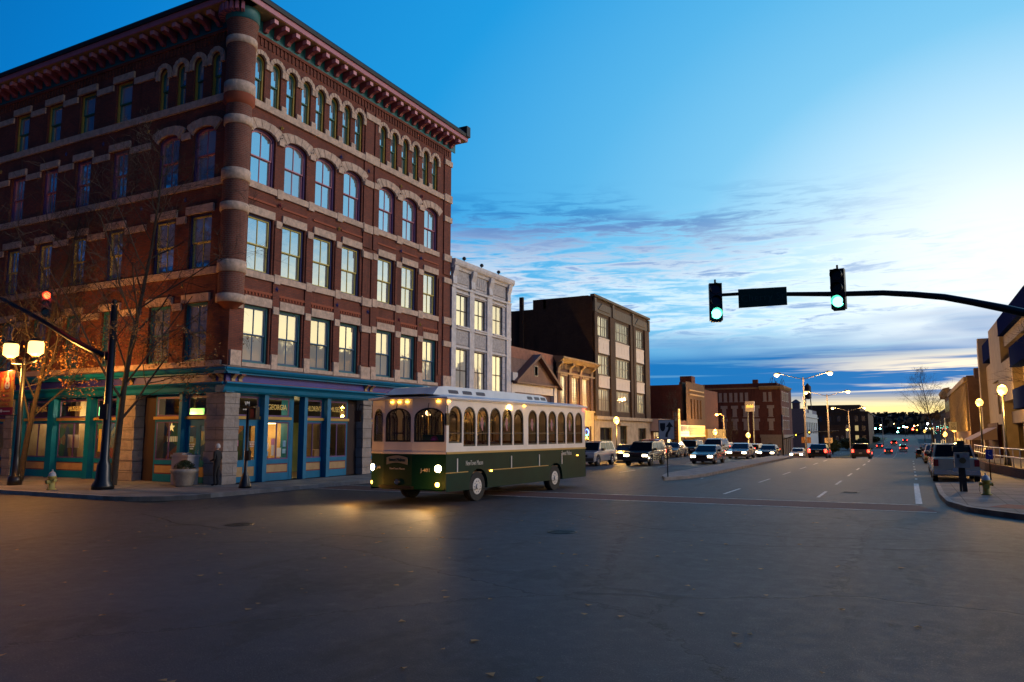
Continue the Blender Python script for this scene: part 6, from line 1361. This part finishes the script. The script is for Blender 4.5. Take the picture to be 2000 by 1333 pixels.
e, F, z1, o = post_sign('keep_right_sign', (-10.91, 38.0, .16), 2.87, 'white keep right sign with curved black arrow on the median', .80, 1.0, SGK, ang=R(12))
b_ = MB(); b_.fb(F, -.375, .375, z1 - .975, z1 - .025, 0, .006); add('sign_face', b_, SGW, e)
b_ = MB(); isl = [(-.32, -.17), (-.06, -.17)] + [(-.19 + .13 * cos(t), -.36 + .23 * sin(t)) for t in [-pi * k / 10 for k in range(11)]]
b_.poly([F(a, z1 + b, .01) for a, b in [(-.32, -.17), (-.32, -.36)] + [(-.19 - .13 * cos(t), -.36 - .23 * sin(t)) for t in [pi * k / 10 for k in range(1, 10)]] + [(-.06, -.36), (-.06, -.17)]])
cl = [(.0, -.88), (.0, -.76), (.03, -.66), (.10, -.56), (.14, -.47), (.155, -.36)]; hw_ = .062
Lp = [(a - hw_, b) for a, b in cl]; Rp = [(a + hw_, b) for a, b in cl]
for k in range(5): b_.poly([F(Lp[k][0], z1 + Lp[k][1], .01), F(Rp[k][0], z1 + Rp[k][1], .01), F(Rp[k + 1][0], z1 + Rp[k + 1][1], .01), F(Lp[k + 1][0], z1 + Lp[k + 1][1], .01)])
b_.poly([F(-.03, z1 - .37, .01), F(.34, z1 - .37, .01), F(.155, z1 - .1, .01)]); add('arrow', b_, SGK, e)
e, F, z1, o = post_sign('speed_limit_sign', (3.55, 79.0, .15), 3.2, 'white speed limit 30 sign standing behind the parked pickup', .62, .78, SGW)
text('lettering', 'SPEED', F, 0, z1 - .13, .004, .15, SGK, e); text('lettering', 'LIMIT', F, 0, z1 - .28, .004, .15, SGK, e); text('lettering', '30', F, 0, z1 - .55, .004, .42, SGK, e)
e, F, z1, o = post_sign('accessible_parking_sign', (3.35, 43.0, .15), 1.42, 'small blue sign on a dark post left of the steel rail', .3, .46, mat('sign_blue', (.02, .05, .35), .5))
b_ = MB(); b_.tube([F(-.05, z1 - .2, .01), F(0, z1 - .28, .01), F(.07, z1 - .3, .01)], .014, 5); b_.tube([F(-.02, z1 - .1, .01), F(-.01, z1 - .12, .01)], .025, 6); add('symbol', b_, SGW, e)
# big signal arm over the junction
ga = empty('traffic_light', (4.6, 22, 0), 'curved black signal arm with two green lights hanging over the junction', 'traffic light')
mb = MB(); mb.tube([(-4.95, 22, 6.34), (-4.1, 22, 6.32), (-2.76, 22, 6.2), (-1.45, 22, 6.09), (-.4, 22, 6.03), (.3, 22, 5.93), (1.0, 22, 5.8), (1.61, 22, 5.62), (2.3, 22, 5.4), (3.0, 22, 5.15), (3.9, 22, 4.7), (4.55, 22, 4.1)], [.045, .05, .06, .07, .075, .08, .085, .09, .1, .11, .12, .13], 12)
mb.tube([(4.6, 22, .15), (4.6, 22, 1.0), (4.6, 22, 6.9)], [.2, .15, .12], 14); add('mast', mb, BLK, ga)
signal_head('signal_head', ga, (-4.74, 21.85, 5.57), R(18), 2); signal_head('signal_head', ga, (-1.47, 21.85, 5.66), R(-6), 2)
FS = Fac((0, 21.9), 0.); sg = empty('street_name_sign', (-3.45, 21.9, 5.9), 'dark green street name plate hanging between the two green lights', 'sign')
A2 = math.atan2(0, 1); b_ = MB(); b_.hexa([(-4.1, 21.86, 5.89), (-2.79, 21.86, 5.88), (-2.79, 21.9, 5.88), (-4.1, 21.9, 5.89), (-4.1, 21.86, 6.43), (-2.79, 21.86, 6.39), (-2.79, 21.9, 6.39), (-4.1, 21.9, 6.43)]); add('plate', b_, mat('sign_green', (.004, .05, .03), .5), sg)
text('lettering', 'Cherry St', FS, -3.44, 6.14, .045, .3, mat('sign_letter_dim', (.03, .09, .07), .6), sg)
# globe lamps
def globe_lamp(loc, h, label, wv, group, r_=.24, arm=None):
    e = empty('street_lamp', loc, label, 'street lamp', group); b_ = MB(); x, y, z = loc
    b_.tube([(x, y, z), (x, y, z + .25), (x, y, z + .8), (x, y, z + .9), (x, y, z + h - r_ * 1.1)], [.2, .18, .12, .075, .055], 12); add('post', b_, BLK, e)
    b_ = MB(); b_.lathe((x, y, z + h), [(0, -r_ * 1.2), (r_ * .5, -r_ * 1.1), (r_ * .62, -r_ * .8), (r_, -r_ * .1), (r_ * .95, r_ * .4), (r_ * .6, r_ * .9), (0, r_ * 1.2)], 16); o = add('globe', b_, LAMPM, e)
    b_ = MB(); b_.lathe((x, y, z + h), [(r_ * .55, -r_ * 1.2), (r_ * .66, -r_ * .95), (r_ * .4, -r_ * .85)], 12); add('collar', b_, BLK, o)
    if wv:
        l = point('lamp_light', (x, y, z + h + r_ * 1.9), wv * .8, (1, .52, .11), .2)
        l = point('lamp_light', (x + (.3 if x < 0 else -.3), y - .3, z + h - r_ * 1.7), wv * .8, (1, .52, .11), .2)
    return e
gR = 'globe lamps along the right pavement'; gL_ = 'globe lamps along the left pavement'
globe_lamp((5.0, 52.7, .45), 4.4, 'globe lamp on the terrace nearest the balcony building', 1500, gR, .27); globe_lamp((5.0, 69.1, .15), 4.55, 'second globe lamp on the right, between the parked white sedan and the rail', 420, gR, .27)
globe_lamp((5.0, 108.5, G(108.5) + .15), 3.6, 'third globe lamp on the right before the old corniced building', 450, gR, .3); globe_lamp((5.0, 136.5, G(136.5) + .15), 3.8, 'farthest globe lamp on the right, left of the other three', 400, gR, .32)
globe_lamp((-22.9, 64.0, .15), 3.3, 'globe lamp in front of the pale ground storey of the umber block', 1000, gL_, .27); globe_lamp((-22.9, 102.6, G(102.6) + .15), 3.1, 'globe lamp by the yellow fascia beside the theatre marquee', 900, gL_, .3); globe_lamp((-22.9, 126, G(126) + .15), 3.35, 'globe lamp standing before the red brick hotel block', 700, gL_, .36)
e = empty('street_lamp', (-22.3, 105.4, G(105) + .15), 'thin tall lamp with small orange head above the yellow shop', 'street lamp'); b_ = MB(); b_.tube([(-22.3, 105.4, -.8), (-22.3, 105.4, 4.7), (-22.6, 105.2, 4.95), (-23.0, 105, 4.95)], .06, 8); add('post', b_, mat('galvanised', (.35, .3, .25), .5, .3), e); b_ = MB(); b_.lathe((-23.1, 104.9, 4.8), [(0, -.1), (.22, 0), (.15, .16), (0, .2)], 12); add('lamp_head', b_, emis('orange_head', (1, .4, .06), 25.), e); point('lamp_light', (-23.1, 104.6, 4.5), 500, (1, .42, .08), .15)
# tall double arm lamps on the median
def mast_lamp(y, hz, wv, label, lit=True, x=-11.05, arm=3.25):
    z0 = G(y) + .16; e = empty('double_arm_lamp', (x, y, z0), label, 'street lamp', 'tall double arm lamps on the median'); b_ = MB(); top = hz - .75
    b_.tube([(x, y, z0), (x, y, z0 + .5), (x, y, top + .3)], [.2, .13, .08], 10)
    for s in (-1, 1): b_.tube([(x, y, top), (x + s * .4, y, top + .12), (x + s * arm * .75, y, hz - .06), (x + s * (arm - .5), y, hz)], [.05, .05, .04, .035], 6)
    add('pole', b_, mat('lamp_pole_grey', (.30, .26, .22), .5, .2), e)
    for s in (-1, 1):
        b_ = MB(); b_.tube([(x + s * (arm - .75), y, hz + .02), (x + s * (arm - .4), y, hz + .06), (x + s * (arm + .15), y, hz + .02)], [.07, .16, .06], 8); o = add('lamp_head', b_, mat('head_grey', (.3, .28, .25), .5), e)
        b_ = MB(); b_.lathe((x + s * (arm - .2), y - .05, hz - .1), [(0, -.28), (.24, -.2), (.34, 0), (.2, .14)], 12); add('lens', b_, emis('mast_lamp_glow', (1, .62, .22), 4.) if lit else mat('lens_dull', (.1, .1, .1), .3), o)
        if lit and wv: point('lamp_light', (x + s * (arm - .2), y, hz - .7), wv * 2.8, (1, .55, .18), .2)
mast_lamp(98, 9.6, 900, 'nearest tall double arm lamp with both heads lit, on the median'); mast_lamp(128, 8.85, 900, 'second tall double arm lamp down the median, heads lit'); mast_lamp(175, 7.75, 700, 'third tall double arm lamp, beside the large dark building'); mast_lamp(300, 8.5, 0, 'farthest double arm lamp with unlit heads', False, -8.2, 1.4 + 1.3)
# far signals and small lights
def far_signal(x, y, z, k, label):
    e = empty('traffic_light', (x, y, z), label, 'traffic light', 'traffic lights far down the street'); b_ = MB(); b_.box(x - .2, x + .2, y, y + .3, z - .6, z + .6); add('housing', b_, BLK, e)
    c = [('red', (1, .04, .02)), ('amber', (1, .5, .05)), ('green', (.12, 1, .62))][k]; b_ = MB(); b_.tube([(x, y - .05, z + .4 - .4 * k), (x, y, z + .4 - .4 * k)], .34, 12); add('lens', b_, emis('far_signal_' + c[0], c[1] if k != 2 else (.15, 1, .7), 60.), e)
    b_ = MB(); b_.tube([(x, y + .15, z + .5), (x, y + .15, z + 1.2)], .04, 4); add('hanger', b_, BLK, e)
far_signal(-14.5, 415, 5.0, 2, 'traffic light glowing green, left of the two brightest far down the street'); far_signal(-12.4, 415, 5.0, 2, 'green light just right of the leftmost bright green one'); far_signal(-4.2, 415, 5.4, 2, 'right hand bright green light at the far crossing'); far_signal(-2.2, 415, 5.9, 2, 'green light highest of the far right pair'); far_signal(-4.8, 415, 3.4, 2, 'lowest green light of the far right cluster')
far_signal(1.3, 300, 3.4, 0, 'red light to the right of the far green lights')
am = empty('signal_mast', (4.6, 190, -2.7), 'black signal mast reaching over the road far right', 'traffic light'); b_ = MB(); b_.tube([(4.6, 190, -2.8), (4.6, 190, 2.6)], .15, 8); b_.tube([(4.6, 190, 2.3), (1, 190, 3.3), (-4.5, 190, 3.9)], .1, 6); add('mast', b_, BLK, am); signal_head('signal_head', am, (1.6, 189.8, 2.5), 0, 1); signal_head('signal_head', am, (4.3, 189.8, 3.2), 0, 2)
am = empty('signal_mast', (-25, 180, -2.6), 'black signal mast reaching in from the left in front of the white facade', 'traffic light'); b_ = MB(); b_.tube([(-25.2, 180, -2.8), (-25.2, 180, 6.5)], .17, 8); b_.tube([(-25, 180, 1.0), (-20.5, 180, 2.5), (-13.5, 180, 2.9)], .1, 6); add('mast', b_, BLK, am); signal_head('signal_head', am, (-19.5, 179.8, 2.0), 0, 1); signal_head('signal_head', am, (-22.3, 179.8, 1.4), 0, 1)
random.seed(17); 
for k in range(26):
    y = random.uniform(340, 900); x = random.choice([-1, 1]) * random.uniform(4, 18) - 6; z = G(y) + random.uniform(3, 7)
    e = empty('distant_lamp', (x, y, G(y)), '', 'street lamp', 'tiny street lamps far up the hill'); e['label'] = 'tiny lit street lamp among many near the wooded hill'
    c = random.choice([(1, .6, .2), (1, .55, .15), (.9, .95, 1)]); b_ = MB(); b_.lathe((x, y, z), [(0, -.5), (.45, 0), (0, .5)], 6); add('globe', b_, emis('far_lamp_%d' % int(c[2] * 100), c, 25.), e); b_ = MB(); b_.tube([(x, y, G(y)), (x, y, z - .4)], .1, 4); add('post', b_, BLK, e)
for (px_, Y, z_, rr, lb) in ((-17.0, 260, 3.4, .45, 'orange lamp left of the dark unlit lamp heads'), (-15.6, 240, -.2, .4, 'low orange lamp left of the green lights'), (3.3, 205, 2.8, .4, 'orange lamp at the right above the far red light'), (4.9, 215, 3.5, .42, 'orange lamp beside its twin at the far right'), (-17.6, 180, -.6, .35, 'white lamp on a thin post by the third tall median lamp')):
    e = empty('street_lamp', (px_, Y, G(Y)), lb, 'street lamp'); b_ = MB(); b_.lathe((px_, Y, z_), [(0, -rr), (rr, 0), (0, rr)], 10); add('globe', b_, emis('white_far', (.9, .9, 1), 30.) if 'white' in lb else LAMPM, e); b_ = MB(); b_.tube([(px_, Y, G(Y)), (px_, Y, z_ - .3)], .08, 5); add('post', b_, BLK, e)
e, F, z1, o = post_sign('back_of_sign', (-14.4, 128, G(128)), 3.3, 'orange lit blank sign back standing on the far left island', 1.4, .95, mat('sign_orange', (.5, .25, .1), .6)); e, F, z1, o = post_sign('road_sign', (-11.9, 137, G(137)), 3.4, 'cream lettered road sign between the two tall median poles', 1.2, .85, mat('sign_cream', (.6, .45, .3), .6))
for i in range(3): b_ = MB(); b_.fb(F, -.42 + .1 * i, .42 - .1 * i, z1 - .25 - .24 * i, z1 - .14 - .24 * i, .0, .01); add('printed_line', b_, SGK, e)
e = empty('pole_sign', (-24, 130, -1.7), 'pale box sign with yellow lettering on two tall posts', 'sign'); b_ = MB(); b_.box(-23.6, -23.45, 130, 130.2, -1.8, 6.2); b_.box(-22.75, -22.6, 130, 130.2, -1.8, 6.2); add('post', b_, mat('post_blue_grey', (.15, .18, .24), .5), e); b_ = MB(); b_.box(-23.9, -22.45, 129.7, 130.3, 5.9, 7.6); add('sign_box', b_, mat('sign_lilac', (.5, .46, .5), .5), e); b_ = MB(); 
for k in range(6): b_.box(-23.7 + k * .2, -23.57 + k * .2, 129.66, 129.7, 6.55, 6.95 + .12 * (k % 2))
add('sign_letters', b_, emis('yellow_letters', (1, .7, .15), .8), e)
# ------------------------------------------------------------------ trees
BARK = mat('bark', (.05, .038, .028), .9, var=.4, vs=8., bump=.8, bs=18.); TWIG = mat('twig', (.06, .045, .033), .9); DEAD = mat('dead_leaf', (.45, .22, .06), .8, col2=(.28, .12, .04), vs=9.)
def tree(loc, h, label, seed, spread=.5, leaves=0, levels=5, trunk=.16, first=.25, group=None, lean=(0, 0), lzone=(3., 6.)):
    rnd = random.Random(seed); e = empty('bare_tree', loc, label, 'tree', group); tb = MB(); bb = MB(); tips = []
    def grow(p, d, L_, r_, lv):
        pts = [p]; rr = [r_]; n = 7 if lv == 0 else (5 if lv < 3 else 3)
        for k in range(n):
            j = .035 if lv == 0 else .10 + .03 * lv
            d = (d + Vector((rnd.gauss(0, j), rnd.gauss(0, j), rnd.gauss(0, j * .5) + (.05 if 0 < lv < 4 else 0)))).normalized(); pts.append(pts[-1] + d * L_ / n); rr.append(r_ * (1 - (.82 if lv == 0 else .6) * (k + 1) / n))
        (tb if lv == 0 else bb).tube(pts, rr, 8 if lv < 2 else (5 if lv < 3 else 3), caps=False, sm=lv < 3)
        if lv >= 2: tips.append(pts[-1])
        if lv >= levels: return
        nc = [17, 7, 6, 4, 3][lv] if lv < 5 else 2; a = rnd.uniform(0, 6)
        for c in range(nc):
            t = first + (1 - first) * (c + rnd.uniform(.2, .8)) / nc if lv == 0 else rnd.uniform(.2, 1)
            i = min(int(t * n), n - 1); q_ = pts[i].lerp(pts[i + 1], t * n - i); a += 2.4 + rnd.gauss(0, .3); sd = Matrix.Rotation(a, 3, d) @ d.orthogonal().normalized()
            sp = spread * rnd.uniform(.75, 1.15); nd = (d * (1 - sp) + sd * sp).normalized()
            l_ = h * .46 * (1.12 - t) ** .75 * rnd.uniform(.8, 1.1) if lv == 0 else L_ * rnd.uniform(.42, .66)
            grow(q_, nd, l_, max(.006, rr[i] * (.42 if lv == 0 else .5)), lv + 1)
    grow(Vector((0, 0, 0)), Vector((lean[0], lean[1], 1)).normalized(), h, trunk, 0)
    add('trunk', tb, BARK, e, True)
    if leaves:
        lf = MB(); cand = [t for t in tips if lzone[0] < t.z < lzone[1]] or tips
        for q_ in rnd.sample(cand, min(len(cand), 1000)):
            for c in range(3):
                d = Vector((rnd.gauss(0, 1), rnd.gauss(0, 1), rnd.gauss(0, .6) - .5)).normalized(); m_ = q_ + d * .35; bb.tube([q_, m_, m_ + (d + Vector((rnd.gauss(0, .3), rnd.gauss(0, .3), -.5))).normalized() * .4], [.008, .006, .004], 3, caps=False)
        for k in range(leaves):
            t = rnd.choice(cand) + Vector((rnd.gauss(0, .13), rnd.gauss(0, .13), rnd.gauss(0, .13) - .15)); u = Vector((rnd.gauss(0, 1), rnd.gauss(0, 1), rnd.gauss(0, 1))).normalized() * .055; v = u.orthogonal().normalized() * .035; lf.poly([t - u, t + v, t + u, t - v])
        add('dead_leaves', lf, DEAD, e, True)
    add('branches', bb, TWIG, e, True)
    return e
tree((-30.2, 21.2, .15), 14.6, 'tall bare tree with dead brown leaves behind the signal mast', 3, .5, 1500, 4, .15, .16, lzone=(2.8, 6.8)); tree((-36.6, 21.0, .15), 13.0, 'bare tree behind the twin lamp post at the left edge', 8, .5, 1300, 4, .14, .16, lzone=(2.5, 6.5)); tree((-42.0, 20.9, .15), 13.5, 'bare tree partly out of frame at the far left', 15, .5, 400, 4, .14, .2, lzone=(2.5, 5.2))
tree((7.9, 45, .4), 8.2, 'bare tree whose branches reach across the balcony building', 22, .5, 0, 3, .13, .3, lean=(-.12, .1)); tree((3.9, 150, G(150) + .1), 14.5, 'bare tree rising above the old corniced building', 5, .5, 0, 4, .16, .35); tree((3.9, 118, G(118) + .1), 7.5, 'thin bare street tree near the third globe lamp', 6, .5, 0, 3, .08, .3)
tree((-23.6, 85, .1), 6.5, 'slim bare tree before the striped white canopy', 9, .5, 0, 3, .07, .3); tree((-23.8, 118, G(118) + .1), 5.5, 'slim bare tree in front of the hotel block', 10, .5, 0, 3, .07, .3)
for k, (x, y, s) in enumerate([(-17, 205, 31), (-16, 240, 32), (-13.5, 270, 33), (-12, 330, 34)]):
    e = empty('evergreen_tree', (x, y, G(y)), ['rounded evergreen tree left of the third tall median lamp', 'evergreen tree on the far median left of the white lamp', 'evergreen tree below the far green lights', 'farthest median evergreen tree'][k], 'tree', 'dark trees on the far median'); rnd = random.Random(s); b_ = MB(); hh = 3.6 - .4 * k
    for i in range(900):
        t = rnd.uniform(0, 2 * pi); ph = math.asin(rnd.uniform(-1, 1)); r_ = rnd.uniform(.55, 1.1); c = Vector((r_ * 1.9 * cos(t) * cos(ph), r_ * 1.9 * sin(t) * cos(ph), hh * .6 + r_ * hh * .42 * sin(ph))); d = Vector((rnd.gauss(0, 1), rnd.gauss(0, 1), rnd.gauss(0, 1))).normalized(); u = d.orthogonal().normalized() * .28; v = d.cross(u).normalized() * .22; b_.poly([c - u, c + v, c + u, c - v])
    add('crown', b_, mat('evergreen_leaf', (.02, .04, .015), .8, col2=(.04, .06, .02), vs=1.), e, True); b_ = MB(); b_.tube([(0, 0, 0), (0, 0, hh * .6)], [.15, .08], 6); add('trunk', b_, BARK, e, True)
# fallen leaves on the asphalt
random.seed(2); mb = MB()
for k in range(160):
    d = random.uniform(5, 24); a = R(random.uniform(-62, 0)); x, y = d * sin(a), d * cos(a); r_ = random.uniform(.02, .045); t0 = random.uniform(0, 6); c = random.random()
    pts = [(x + r_ * (1.6 if j % 2 else .8) * cos(t0 + j * pi / 3), y + r_ * (1.6 if j % 2 else .8) * sin(t0 + j * pi / 3), .012 + .012 * random.random()) for j in range(6)]; mb.poly(pts)
tag(add('fallen_leaves', mb, mat('fallen_leaf', (.30, .17, .06), .8)), 'scattered dry leaves lying on the asphalt', 'leaves', kind='stuff')
# parent loose lamps' light objects nowhere: they are lights, not things
